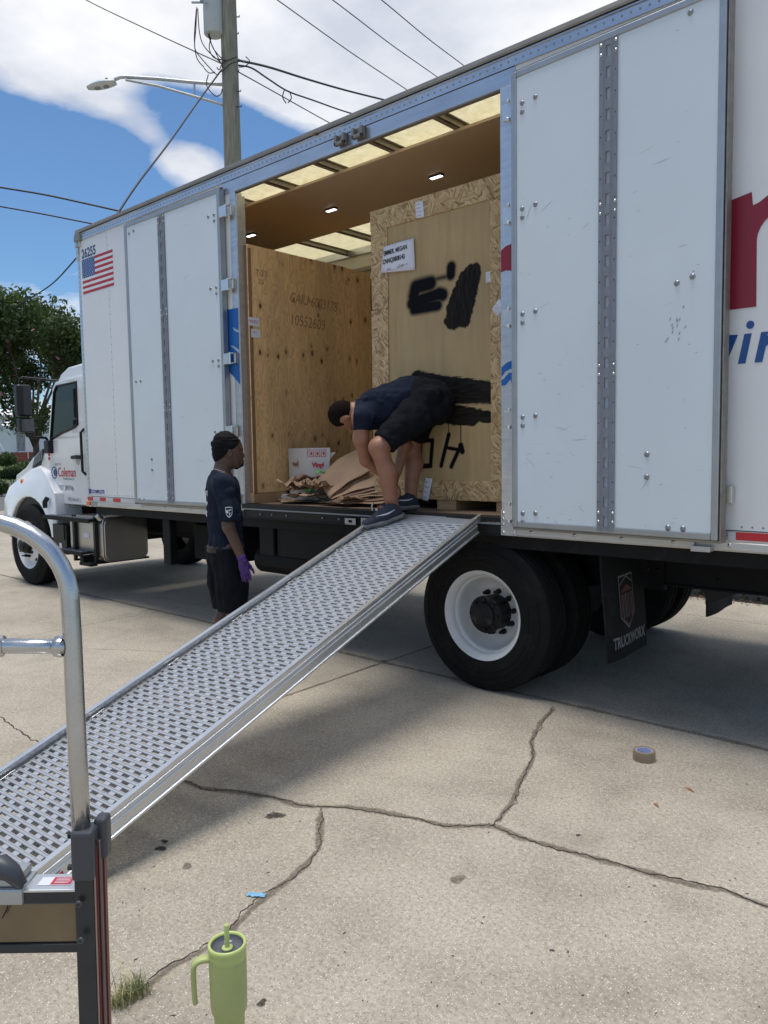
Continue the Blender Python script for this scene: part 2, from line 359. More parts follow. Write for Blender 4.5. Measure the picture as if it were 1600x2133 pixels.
def concrete(m, nt, b, mp):
    O = nt.nodes['Texture Coordinate'].outputs['Object']
    big = N(nt, 'ShaderNodeTexNoise', i={'Vector': O, 'Scale': .8, 'Detail': 6, 'Roughness': .6})
    c = RAMP(nt, big.outputs[0], [(.3, (.315, .272, .21)), (.5, (.38, .335, .265)), (.7, (.425, .38, .305))])
    st = N(nt, 'ShaderNodeTexNoise', i={'Vector': O, 'Scale': 3.1, 'Detail': 7, 'Roughness': .7})
    c = MIX(nt, 1.0, c, RAMP(nt, st.outputs[0], [(.32, .82), (.52, 1.0), (.72, 1.06)]), blend='MULTIPLY')
    # exposed pale grains and dark pores
    v1 = N(nt, 'ShaderNodeTexVoronoi', i={'Vector': O, 'Scale': 130, 'Randomness': 1})
    s1 = N(nt, 'ShaderNodeSeparateColor', i={0: v1.outputs['Color']})
    g = MA(nt, 'MULTIPLY', RAMP(nt, v1.outputs['Distance'], [(.28, 1.0), (.5, 0.0)]), RAMP(nt, s1.outputs[0], [(.55, 0.0), (.7, 1.0)]))
    c = MIX(nt, MA(nt, 'MULTIPLY', g, .68), c, (.76, .71, .61, 1))
    g2 = MA(nt, 'MULTIPLY', RAMP(nt, v1.outputs['Distance'], [(.3, 1.0), (.55, 0.0)]), RAMP(nt, s1.outputs[1], [(.68, 0.0), (.8, 1.0)]))
    c = MIX(nt, MA(nt, 'MULTIPLY', g2, .5), c, (.13, .105, .08, 1))
    v2 = N(nt, 'ShaderNodeTexNoise', i={'Vector': O, 'Scale': 60, 'Detail': 3, 'Roughness': .7})
    c = MIX(nt, 1.0, c, RAMP(nt, v2.outputs[0], [(.32, .76), (.68, 1.18)]), blend='MULTIPLY')
    # faint oil spots
    v3 = N(nt, 'ShaderNodeTexNoise', i={'Vector': O, 'Scale': 1.9, 'Detail': 3})
    c = MIX(nt, MA(nt, 'MULTIPLY', RAMP(nt, v3.outputs[0], [(.62, 0.0), (.75, 1.0)]), .3), c, (.2, .18, .16, 1))
    nt.links.new(c, b.inputs['Base Color'])
    h = MA(nt, 'ADD', MA(nt, 'MULTIPLY', g, 1.0), MA(nt, 'MULTIPLY', v2.outputs[0], 1.3))
    bp = N(nt, 'ShaderNodeBump', i={'Height': h, 'Distance': .002}); nt.links.new(bp.outputs[0], b.inputs['Normal'])
M_['concrete'] = mat('worn_concrete', (.42, .38, .32), .85, extra=concrete, spec=.3)
M_['joint'] = mat('joint_dirt', (.05, .042, .035), .95, var=.5, vscale=12)
M_['crack'] = mat('crack_dark', (.035, .028, .024), .95)
def stain_x(col, amt):
    def f(m, nt, b, mp):
        at = N(nt, 'ShaderNodeAttribute', attribute_name='edge')
        n = N(nt, 'ShaderNodeTexNoise', i={'Vector': nt.nodes['Texture Coordinate'].outputs['Object'], 'Scale': 55, 'Detail': 5, 'Roughness': .7})
        a = MA(nt, 'MULTIPLY', RAMP(nt, MA(nt, 'ADD', at.outputs['Fac'], MA(nt, 'MULTIPLY', MA(nt, 'SUBTRACT', n.outputs[0], .5), 1.3)), [(.45, 0.0), (1.1, 1.0)]), amt)
        nt.links.new(a, b.inputs['Alpha'])
    return f
M_['stain'] = mat('crack_stain', (.115, .095, .07), .95, extra=stain_x(None, .5), spec=.2)
M_['oil'] = mat('oil_stain', (.03, .027, .025), .8, extra=stain_x(None, .75), spec=.3)
M_['asphalt'] = mat('asphalt', (.13, .13, .13), .9, var=.2, vscale=3)
M_['grass'] = mat('grass_lawn', (.085, .12, .035), .9, var=.5, vscale=1.5, bump=.05, bscale=12)
M_['ramp'] = mat('ramp_aluminium', (.50, .505, .515), .40, .6, var=.07, vscale=3, dirt=((.3, .28, .26), 5, .66, .35))
M_['rampside'] = mat('ramp_side_aluminium', (.70, .71, .71), .3, .85, var=.1, vscale=4, rvar=.08)
M_['tube'] = mat('polished_tube', (.53, .54, .55), .27, 1.0, var=.12, vscale=10, rvar=.09, bump=.0003, bscale=120)
M_['rail'] = mat('anodised_dark_rail', (.05, .055, .06), .32, .6, var=.15, vscale=15)
M_['plastic'] = mat('grey_black_plastic', (.055, .06, .07), .42)
M_['redstripe'] = mat('red_stripe', (.15, .02, .022), .4); M_['peach'] = mat('pale_strip', (.40, .27, .21), .4)
M_['bronze'] = mat('bronze_cover', (.20, .15, .085), .22, .35, var=.25, vscale=6, bump=.004, bscale=7, coat=.4)
M_['lime'] = mat('lime_coat', (.40, .45, .17), .5, var=.10, vscale=9, dirt=((.20, .24, .09), 14, .6, .6))
M_['limelt'] = mat('lime_plastic', (.47, .55, .19), .36)
def clearx(m, nt, b, mp): b.inputs['Transmission Weight'].default_value = .7; b.inputs['IOR'].default_value = 1.4
M_['smoke'] = mat('smoky_clear_lid', (.10, .105, .12), .07)
M_['kraft'] = mat('kraft_paper', (.44, .285, .175), .75, var=.16, vscale=7, bump=.002, bscale=14)
M_['kraft2'] = mat('kraft_paper_dark', (.33, .195, .12), .75, var=.2, vscale=9, bump=.003, bscale=20)
M_['carton'] = mat('white_carton', (.54, .51, .48), .7, var=.06, vscale=6)
M_['green'] = mat('green_wrap', (.16, .50, .08), .4)
M_['tan'] = mat('brown_tape', (.27, .205, .135), .3)
M_['bluetape'] = mat('tape_core_print', (.55, .60, .85), .5, var=.3, vscale=60)
M_['orange'] = mat('orange_grip', (.62, .08, .03), .45)
M_['leaf'] = mat('dry_leaf', (.30, .12, .045), .8, var=.3, vscale=60)
M_['bluescrap'] = mat('blue_scrap', (.20, .42, .62), .5, var=.3, vscale=120)
def skin(name, col, sub):
    def ex(m, nt, b, mp):
        b.inputs['Subsurface Weight'].default_value = .12; b.inputs['Subsurface Radius'].default_value = (1, .3, .15); b.inputs['Subsurface Scale'].default_value = .01
    return mat(name, col, .48, var=.18, vscale=14, bump=.0006, bscale=180, extra=ex)
M_['skin1'] = skin('deep_brown_skin', (.105, .055, .036), .1)
M_['skin2'] = skin('tanned_skin', (.33, .15, .088), .2)
M_['hair'] = mat('cropped_dark_hair', (.012, .008, .006), .95, spec=.1, var=.5, vscale=90, bump=.003, bscale=200)
M_['tee'] = mat('navy_cotton', (.013, .018, .034), .9, spec=.15, var=.14, vscale=10, bump=.0012, bscale=300)
M_['short'] = mat('black_jersey', (.0075, .0080, .0115), .9, spec=.15, var=.2, vscale=12, bump=.001, bscale=250)
M_['durag'] = mat('black_satin_cap', (.0065, .006, .0065), .8, spec=.15, var=.3, vscale=20)
M_['band'] = mat('patterned_waistband', (.035, .03, .02), .6, var=.9, vscale=60)
M_['sock'] = mat('black_sock', (.015, .015, .017), .9)
M_['shoe'] = mat('grey_knit_shoe', (.036, .042, .056), .8, spec=.2, var=.2, vscale=40, bump=.001, bscale=300)
M_['sole'] = mat('grey_sole', (.17, .17, .175), .6, var=.15, vscale=30)
M_['swoosh'] = mat('pale_grey_print', (.48, .5, .55), .45)
M_['glove'] = mat('purple_nitrile', (.065, .022, .165), .38, var=.15, vscale=30)
M_['tprint'] = mat('white_shirt_print', (.62, .63, .66), .7)
M_['pole'] = mat('weathered_pole', (.30, .28, .22), .9, var=.4, vscale=3, stretch=(9, 9, .8), bump=.02, bscale=4)
M_['galv'] = mat('galvanised', (.45, .47, .48), .45, .7, var=.15, vscale=9)
M_['xfmr'] = mat('pale_grey_enamel', (.52, .545, .55), .35, var=.08, vscale=5)
M_['wire'] = mat('wire_black', (.02, .02, .022), .6)
M_['bark'] = mat('tree_bark', (.14, .10, .075), .9, var=.4, vscale=8)
def leafx(m, nt, b, mp):
    oi = N(nt, 'ShaderNodeNewGeometry'); r = oi.outputs['Random Per Island']
    c = RAMP(nt, r, [(.0, (.03, .055, .016)), (.5, (.06, .095, .026)), (1.0, (.105, .135, .04))]); nt.links.new(c, b.inputs['Base Color'])
    tr = N(nt, 'ShaderNodeBsdfTranslucent', i={0: (.09, .15, .025, 1)}); mx = N(nt, 'ShaderNodeMixShader', i={0: .25, 1: b.outputs[0], 2: tr.outputs[0]})
    nt.links.new(mx.outputs[0], nt.nodes['Material Output'].inputs[0])
M_['foliage'] = mat('green_leaves', (.05, .08, .02), .55, extra=leafx)
M_['blossom'] = mat('pink_blossom', (.5, .22, .26), .7)
M_['dryfol'] = mat('brown_leaf_litter', (.13, .06, .035), .9, var=.4, vscale=30)
M_['stucco'] = mat('white_stucco', (.88, .88, .88), .9, var=.05, vscale=2)
M_['brick'] = mat('red_brick', (.26, .085, .06), .9, var=.2, vscale=10)
M_['glassdark'] = mat('dark_glass', (.02, .025, .03), .06, spec=.8)
def cabglass(m, nt, b, mp): b.inputs['Transmission Weight'].default_value = .55; b.inputs['IOR'].default_value = 1.5
M_['cabglass'] = mat('cab_glass', (.012, .02, .02), .04, spec=.22)
M_['mirrorglass'] = mat('mirror_glass', (.10, .10, .11), .05, spec=.8)
def fibre(m, nt, b, mp):
    O = nt.nodes['Texture Coordinate'].outputs['Object']
    n = N(nt, 'ShaderNodeTexNoise', i={'Vector': O, 'Scale': 14, 'Detail': 8, 'Roughness': .75})
    c = RAMP(nt, n.outputs[0], [(.3, (.80, .74, .54)), (.7, (.97, .93, .76))])
    d = N(nt, 'ShaderNodeBsdfDiffuse', i={0: c}); t = N(nt, 'ShaderNodeBsdfTranslucent', i={0: c})
    mx = N(nt, 'ShaderNodeMixShader', i={0: .74, 1: d.outputs[0], 2: t.outputs[0]})
    nt.links.new(mx.outputs[0], nt.nodes['Material Output'].inputs[0])
M_['fibre'] = mat('translucent_roof', (.7, .6, .4), .6, extra=fibre)
M_['soffit'] = mat('brown_soffit', (.56, .43, .30), .55, var=.1, vscale=1.5)
M_['bow'] = mat('roof_bow', (.30, .27, .22), .5, .5, var=.1, vscale=8)
def emit(m, nt, b, mp): b.inputs['Emission Color'].default_value = (.95, .97, 1, 1); b.inputs['Emission Strength'].default_value = 4
M_['led'] = mat('led_lens', (.9, .9, .9), .3, extra=emit)
M_['skirt'] = mat('cargo_wall', (.62, .6, .55), .5, var=.1, vscale=2)
# ------------------------------------------------------------------ ground
g = MB(); g.add([(-24, -30, -.03), (60, -30, -.03), (60, 70, -.03), (-24, 70, -.03)], [(0, 1, 2, 3)])
ground = g.build('ground', M_['joint']); tag(ground, kind='structure')
XB = [-24, -19.1, -16.05, -13.0, -9.95, -6.9, -3.83, .9, 2.27, 5.3, 8.4, 12]
YB = [-9, .148, 3.2, 6.3, 9.4, 13, 20]
skew = lambda x, y: x+(.035*(.15-y) if abs(x+3.83) < .1 else 0)-.0*y
for i in range(len(XB)-1):
    for j in range(len(YB)-1):
        if YB[j] > 6 and XB[i] > -9: continue
        if YB[j] > 3 and XB[i+1] > -5.5 and YB[j] > 4: continue
        gp = .0055; y1 = YB[j+1] if not (YB[j] == 3.2 and XB[i] > -8) else 4.12
        a = [(skew(XB[i], YB[j])+gp, YB[j]+gp), (skew(XB[i+1], YB[j])-gp, YB[j]+gp), (skew(XB[i+1], y1)-gp, y1-gp), (skew(XB[i], y1)+gp, y1-gp)]
        m = MB(); b = .006; n = 4
        top = []
        cxm = sum(p[0] for p in a)/4; cym = sum(p[1] for p in a)/4
        ins = [(p[0]-math.copysign(b, p[0]-cxm), p[1]-math.copysign(b, p[1]-cym)) for p in a]
        vs = [(x, y, 0) for x, y in ins]+[(x, y, -.006) for x, y in a]+[(x, y, -.05) for x, y in a]
        m.add(vs, [(0, 1, 2, 3)]+[(k, k+4, (k+1) % 4+4, (k+1) % 4) for k in range(4)]+[(k+4, k+8, (k+1) % 4+8, (k+1) % 4+4) for k in range(4)])
        m.build('slab', M_['concrete'], ground)
def ribbon(name, pts, w0, w1, mt, z, par, jag=.012, step=.02, seed=1, edge=False):
    rnd = random.Random(seed); pts = [Vector((p[0], p[1], 0)) for p in pts]; out = []
    for a, b in zip(pts, pts[1:]):
        n = max(1, int((b-a).length/step)); 
        for k in range(n): out.append(a.lerp(b, k/n))
    out.append(pts[-1]); off = 0; m = MB(); vs = []; L = len(out); att = []
    for k, p in enumerate(out):
        t = (out[min(k+1, L-1)]-out[max(k-1, 0)]).normalized(); n = Vector((-t.y, t.x, 0))
        off = off*.85+rnd.uniform(-jag, jag); q = p+n*off
        ww = w0+(w1-w0)*rnd.random()
        if edge:
            for s, e in ((-1, 0), (-.5, .8), (0, 1), (.5, .8), (1, 0)): vs.append((q+n*ww*s)+Vector((0, 0, z))); att.append(e if 0 < k < L-1 else 0)
        else:
            vs.append(q+n*ww/2+Vector((0, 0, z))); vs.append(q-n*ww/2+Vector((0, 0, z)))
    c = 5 if edge else 2
    m.add(vs, [(k*c+j, k*c+j+1, (k+1)*c+j+1, (k+1)*c+j) for k in range(L-1) for j in range(c-1)])
    o = m.build(name, mt, par, fix=False)
    if edge:
        a = o.data.attributes.new('edge', 'FLOAT', 'POINT'); a.data.foreach_set('value', att)
    return o
G = lambda x, y: P(x, y, 2, 0)
CR = [([(375, 1622), (420, 1642), (500, 1650), (560, 1660), (620, 1678), (665, 1681), (720, 1680), (780, 1688), (850, 1703), (930, 1722), (1030, 1722), (1080, 1745), (1200, 1778), (1330, 1812), (1440, 1842), (1510, 1856), (1600, 1890), (1680, 1910)], .008, .0022, 1),
      ([(668, 1684), (668, 1720), (660, 1770), (630, 1805), (600, 1830), (565, 1857), (530, 1885), (490, 1920), (465, 1950), (410, 1985), (350, 2015), (310, 2050), (280, 2075)], .005, .0018, 2),
      ([(1155, 1472), (1130, 1500), (1105, 1545), (1110, 1580), (1085, 1625), (1070, 1670), (1028, 1720)], .006, .0018, 3),
      ([(-40, 1480), (0, 1497), (30, 1515), (70, 1540), (110, 1552)], .009, .004, 4),
      ([(140, 1347), (190, 1352), (270, 1354), (370, 1360)], .004, .002, 5),
      ([(1160, 1560), (1180, 1600), (1150, 1600)], .001, .001, 6)]
for pts, w0, w1, sd_ in CR[:5]:
    q = [G(*p) for p in pts]
    ribbon('crack', q, w0, w1, M_['crack'], .0022, ground, jag=.0075 if sd_ < 5 else .002, seed=sd_, step=.013)
    if sd_ in (1, 2, 3):
        s = ribbon('crack_stain', q, {1: .045, 2: .035, 3: .03}[sd_], {1: .02, 2: .015, 3: .012}[sd_], M_['stain'], .0012, ground, jag=.004, seed=sd_+20, edge=True, step=.05)
for x0, x1, yy in ((-12.9, -.9, .148),):
    ribbon('joint_stain', [(x0, yy), (x1, yy)], .05, .025, M_['stain'], .0012, ground, jag=.003, seed=31, edge=True, step=.05)
ribbon('joint_stain', [(-3.745, -2.0), (-3.83, .14)], .03, .015, M_['stain'], .0012, ground, jag=.003, seed=32, edge=True, step=.05)
def blot(x, y, r, mt='oil', seed=0, rx=1.0):
    c = G(x, y); rnd = random.Random(seed); n = 20; m = MB()
    rr = [r*(1+.22*math.sin(k*2*PI/n*2+seed)+.14*math.sin(k*2*PI/n*3+seed*2)) for k in range(n)]
    vs = [(c.x, c.y, .0012)]+[(c.x+rr[k]*.6*rx*math.cos(k*2*PI/n), c.y+rr[k]*.6*math.sin(k*2*PI/n), .0012) for k in range(n)]+[(c.x+rr[k]*rx*math.cos(k*2*PI/n), c.y+rr[k]*math.sin(k*2*PI/n), .0012) for k in range(n)]
    m.add(vs, [(0, 1+k, 1+(k+1) % n) for k in range(n)]+[(1+k, 1+n+k, 1+n+(k+1) % n, 1+(k+1) % n) for k in range(n)])
    o = m.build('oil_spot', M_[mt], ground, fix=False); a = o.data.attributes.new('edge', 'FLOAT', 'POINT')
    a.data.foreach_set('value', [1]+[.9]*n+[0]*n)
for k, (x, y, r) in enumerate([(573, 1699, .05), (335, 1768, .03), (343, 1753, .022), (390, 1805, .03), (545, 2090, .02), (953, 1832, .04), (1205, 1740, .014), (1150, 1980, .01), (800, 1377, .035), (575, 1352, .02)]):
    blot(x, y, r, 'oil' if k not in (3, 5) else 'stain', k)
# small loose grit and leaf crumbs
gr = MB(); rnd = random.Random(5)
for k in range(170):
    x, y = rnd.uniform(20, 1600), rnd.uniform(1330, 2130); c = G(x, y)
    if c.y > .1: continue
    s = rnd.uniform(.0015, .0045); a = rnd.uniform(0, 3); u = Vector((math.cos(a), math.sin(a), 0)); v = Vector((-u.y, u.x, 0)); l = s*rnd.uniform(.8, 2.4)
    gr.add([c+u*l+Vector((0, 0, .0015)), c+v*s*.7+Vector((0, 0, .0015)), c-u*l+Vector((0, 0, .0015)), c-v*s*.7+Vector((0, 0, .0015)), c+Vector((0, 0, s*.9))], [(0, 1, 4), (1, 2, 4), (2, 3, 4), (3, 0, 4)])
tag(gr.build('grit', M_['dryfol']), 'fine dark grit and leaf crumbs scattered over the concrete', 'grit', kind='stuff')
# street, verge and rising lawn beyond the truck's nose
m = MB(); m.add([(-52, -60, -.012), (-24, -60, -.012), (-24, 90, -.012), (-52, 90, -.012)], [(0, 1, 2, 3)])
tag(m.build('street', M_['asphalt']), kind='structure')
m = MB(); nx, ny = 40, 30
def hz(x, y):
    t = min(max((-x-52)/26, 0), 1); return -.01+1.45*t*t*(3-2*t)+.12*math.sin(x*.7+y*.5)*min(1, t*4)
vs = [( -52-90*i/nx, -70+200*j/ny, hz(-52-90*i/nx, -70+200*j/ny)) for i in range(nx+1) for j in range(ny+1)]
m.add(vs, [(i*(ny+1)+j, (i+1)*(ny+1)+j, (i+1)*(ny+1)+j+1, i*(ny+1)+j+1) for i in range(nx) for j in range(ny)])
tag(m.build('lawn', M_['grass'], smooth=True), kind='structure')
m = MB(); m.add([(-24, 20, -.02), (60, 20, -.02), (60, 120, -.02), (-24, 120, -.02), (-9, 6.3, -.02), (60, 4.4, -.02), (60, 20, -.019), (-9, 20, -.019)], [(0, 1, 2, 3), (4, 5, 6, 7)])
tag(m.build('planting_bed', M_['grass']), kind='structure')
m = MB(); m.add([(12, -9, -.008), (80, -9, -.008), (80, 4.4, -.008), (12, 4.4, -.008), (-24, -80, -.008), (80, -80, -.008), (80, -9, -.008), (-24, -9, -.008)], [(0, 1, 2, 3), (4, 5, 6, 7)])
tag(m.build('pavement', M_['concrete']), kind='structure')
# ------------------------------------------------------------------ the truck
XF, XR, W = -8.0, .02, 2.55      # box front, rear, width; near wall is the plane y = 0
truck = empty('moving_truck', (-4.5, 1.27, 0), 'long white box truck with open side doors, flag on its side and white cab', 'truck')
OX0, OX1, OZ0, OZ1 = -5.262, -2.668, 1.165, 3.757
ZS, ZT, ZB = 3.858, 3.972, 1.05
def wbox(name, a, b, mt, par=truck, bev=0, **k): return MB().box(a, b).build(name, M_[mt], par, bevel=bev, **k)
# near wall: separate riveted sheets either side of the opening
for a, b in ((XF+.05, -7.375), (-7.372, -6.75), (-6.747, OX0-.078), (OX1+.10, -1.5), (-1.497, -.9), (-.897, XR-.04)):
    wbox('wall_panel', (a, 0, 1.16), (b, .02, ZS), 'white')
for a, b in ((XF+.05, -6.2), (-6.197, -5.0), (-4.997, -3.8), (-3.797, -2.6), (-2.597, -1.4), (-1.397, XR-.04)):
    wbox('wall_panel', (a, W-.02, ZB), (b, W, ZS), 'white')
m = MB()
m.box((XF, -.004, ZB-.01), (XF+.055, .03, 3.72)).box((XF, .03, ZB), (XF+.03, W, 3.9)).box((XF, W-.03, ZB), (XF+.055, W+.004, 3.8))
m.build('corner_post', M_['alu'], truck, bevel=.008)
wbox('front_wall', (XF+.03, .03, 1.16), (XF+.05, W-.03, 3.9), 'white')
# corner casting at the top front
m = MB(); m.box((XF-.015, -.02, 3.795), (XF+.088, .05, 3.93)); m.build('corner_casting', M_['alubot'], truck, bevel=.01)
m = MB(); m.box((XF-.01, -.012, 3.66), (XF+.042, .03, 3.785)); m.build('corner_bracket', M_['alubot'], truck, bevel=.006)
m = MB(); m.tube([(XF+.02, -.03, 3.79), (XF+.06, -.03, 3.79), (XF+.06, -.03, 3.85), (XF+.02, -.03, 3.85)], .004, 6); m.build('corner_loop', M_['track'], truck)
# upper rail: flange, riveted strip and dull rounded cap
m = MB(); m.prism([(0.0, ZS), (-.012, ZS), (-.012, ZS+.055), (-.02, ZS+.06), (-.02, ZT-.045), (.0, ZT-.02), (.06, ZT-.02), (.06, ZS)], XF+.1, XR, lambda a, b, d: (d, a, b))
m.build('upper_rail', M_['alurail'], truck)
m = MB(); m.prism([(-.03, ZT-.042), (-.034, ZT-.03), (-.03, ZT-.005), (-.012, ZT+.006), (.03, ZT+.012), (.12, ZT+.015), (.12, ZT-.02), (.0, ZT-.02)], XF+.03, XR, lambda a, b, d: (d, a, b))
m.build('roof_cap', M_['brown'], truck)
m = MB(); m.lathe([(.0, -.01), (.09, -.005), (.115, .04), (.115, .12)], (XF+.1, .08, ZT-.1), (0, 1, 0), 16); 
m = MB(); m.prism([(XF+.12, ZT+.004), (XF+.06, ZT-.004), (XF+.015, ZT-.03), (XF-.012, ZT-.075), (XF-.012, ZT-.12), (XF+.12, ZT-.12)], -.032, .3, lambda a, b, d: (a, d, b)); m.build('front_cap', M_['brown'], truck, bevel=.012)
m = MB(); m.box((XF+.1, W-.05, ZS), (XR, W+.01, ZT)); m.build('far_rail', M_['alurail'], truck)
# rivets
def rivets(pts, nrm, r, h, mt, par, name='rivets', n=6):
    m = MB(); nrm = Vector(nrm)
    for p in pts: m.lathe([(r, 0), (r*.75, h*.7), (0.0005, h)], p, nrm, n)
    o = m.build(name, M_[mt], par, smooth=True); o['kind'] = 'stuff'; return o
rivets([(x, -.012, ZS+.03) for x in np.arange(XF+.16, XR-.02, .0508)], (0, -1, 0), .0075, .004, 'boltgrey', truck)
pts = [(-7.375, 0, z) for z in np.arange(1.2, 3.83, .0762)]+[(XF+.035, -.004, z) for z in np.arange(1.1, 3.6, .0508)]+[(x, 0, 1.178) for x in np.arange(XF+.1, -6.9, .0508)]+[(x, 0, 1.178) for x in np.arange(-1.24, XR, .0508)]+[(-5.43, 0, z) for z in np.arange(1.2, 3.83, .0508)]
rivets(pts, (0, -1, 0), .0062, .003, 'track', truck, n=5)
# header over the opening and the jambs
m = MB(); m.box((OX0-.19, -.008, OZ1), (OX1+.105, .028, ZS-.003)); m.build('door_header', M_['alurail'], truck, bevel=.003)
m = MB(); m.box((OX0-.005, -.004, OZ1-.007), (OX1+.002, .03, OZ1-.001)); m.build('header_seal', M_['brown'], truck)
m = MB(); m.box((OX0-.075, -.012, ZB+.06), (OX0, .06, OZ1)); m.build('left_jamb', M_['alu'], truck, bevel=.003)
m = MB(); m.box((OX0, -.006, OZ0), (OX0+.012, .08, OZ1-.03)); m.build('jamb_edge', M_['alubot'], truck)
m = MB(); m.box((OX1, -.012, ZB), (OX1+.1, .06, OZ1)); m.build('right_jamb', M_['alu'], truck, bevel=.003)
m = MB(); m.box((OX1, -.02, ZB+.002), (OX1+.115, -.012, 1.21)); m.build('jamb_foot_plate', M_['alubot'], truck, bevel=.002)
# two hinged keepers on the header
for px in (710, 747):
    c = P(px, 289-(px-710)*.4, 1, -.03)
    m = MB(); m.box((c.x-.045, -.02, c.z-.035), (c.x+.045, -.01, c.z+.035)); m.box((c.x-.05, -.055, c.z-.045), (c.x-.028, -.02, c.z+.03)); m.box((c.x+.028, -.055, c.z-.045), (c.x+.05, -.02, c.z+.03)); m.box((c.x-.05, -.055, c.z-.045), (c.x+.05, -.03, c.z-.02))
    m.build('lock_keeper', M_['brown'], truck, bevel=.005)
c = P(655, 278, 1, -.035); m = MB(); m.lathe([(.013, 0), (.011, .008), (.001, .009)], (c.x, -.034, c.z), (0, -1, 0), 12); m.build('marker_lamp', M_['leaf'], truck, smooth=True)
# bottom rail
m = MB(); f_ = lambda a, b, d: (d, a, b)
prof = [(0, 1.155), (-.014, 1.155), (-.014, 1.10), (-.02, 1.095), (-.02, 1.06), (-.014, ZB), (.05, ZB), (.05, 1.155)]
m.prism(prof, XF+.02, OX0-.02, f_); m.build('bottom_rail', M_['alubot'], truck); m = MB(); m.prism(prof, OX1+.117, XR, f_); m.build('bottom_rail', M_['alubot'], truck)
bl = [(x, -.02, 1.082) for x in list(np.arange(XF+.28, OX0, .42))+list(np.arange(-2.45, XR, .29))]+[(OX1+.02+.03*i, -.02, z) for i in (0, 2.6) for z in (1.07, 1.12, 1.155, 1.19)]
rivets(bl, (0, -1, 0), .012, .008, 'steel', truck, 'bolts', 8)
m = MB(); m.box((XF+.05, W-.03, ZB), (XR, W+.014, 1.155)); m.build('far_bottom_rail', M_['alubot'], truck)
m = MB(); m.box((OX0-.02, .0, 1.045), (OX1, .09, OZ0-.004)); m.box((OX0-.02, -.022, 1.128), (OX1, 0, OZ0-.002)); m.box((OX0-.02, -.012, 1.045), (OX1, 0, 1.052)); m.build('door_sill', M_['satin'], truck, bevel=.003)
m = MB(); m.box((OX0-.01, -.028, 1.118), (OX1, -.012, 1.128)); m.build('sill_lip', M_['track'], truck)
for px in (730, 764):
    c = P(px, 1086, 1, -.015); m = MB()
    m.plate([c.x-.055, c.x-.02, c.x+.02, c.x+.055], [c.z-.024, c.z-.010, c.z+.010, c.z+.024], {(1, 1)}, lambda x, z, d: (x, -.012+d, z), -.008)
    m.build('ramp_socket', M_['alubot'], truck, bevel=.003)
rivets([(x, -.012, 1.085) for x in (-5.05, -4.9, -4.72, -4.3, -4.12)], (0, -1, 0), .009, .005, 'track', truck, 'bolts', 6)
# floor, interior
m = MB()
k = 0; y = .09
while y < W-.03:
    MB().box((XF+.06, y, 1.13), (XR, min(y+.148, W-.03), OZ0)).build('floor_plank', M_['floorwood'], truck); y += .15
wbox('far_liner', (XF+.06, W-.035, OZ0), (XR, W-.022, 3.30), 'intwood'); wbox('front_liner', (XF+.055, .03, OZ0), (XF+.07, W-.035, 3.3), 'intwood')
wbox('near_liner', (XF+.07, .022, OZ0), (OX0-.02, .034, ZS), 'intwood'); wbox('near_liner', (OX1+.105, .022, OZ0), (XR, .034, ZS), 'intwood')
for z in (3.36, 3.66): wbox('logistics_rail', (XF+.07, W-.06, z), (XR, W-.022, z+.045), 'brown')
wbox('far_upper_wall', (XF+.06, W-.03, 3.302), (XR, W-.021, ZS), 'skirt')
wbox('rear_wall', (XR-.04, 0.001, ZB), (XR, W, ZS), 'white')
# translucent roof sheets between bows
xs = [XF+.08]+list(np.arange(-7.656, XR-.3, .6096))+[XR]
for a, b in zip(xs, xs[1:]):
    m = MB(); m.box((a+.001, .03, 3.935), (b-.001, W-.03, 3.938)); m.build('roof_sheet', M_['fibre'], truck)
for x in xs[1:-1]:
    m = MB(); m.box((x-.028, .04, 3.885), (x-.022, W-.04, 3.934)); m.box((x-.045, .04, 3.928), (x+.045, W-.04, 3.9345)); m.box((x-.028, .04, 3.885), (x+.022, W-.04, 3.891)); m.box((x+.016, .04, 3.885), (x+.022, W-.04, 3.928)); m.build('roof_bow', M_['bow'], truck)
wbox('ceiling_panel', (-7.9, .528, 3.862), (XR-.05, 1.69, 3.882), 'soffit')
for x in (-7.68, -6.462, -5.27, -4.028, -2.8, -1.6):
    m = MB(); m.box((x-.066, 1.087, 3.846), (x+.066, 1.138, 3.8615)); l = m.build('dome_lamp', M_['satin'], truck, bevel=.006)
    for i in range(6):
        for j in range(2): m = MB(); m.box((x-.055+i*.019, 1.093+j*.021, 3.842), (x-.040+i*.019, 1.109+j*.021, 3.8455)); m.build('led_lens', M_['led'], l)
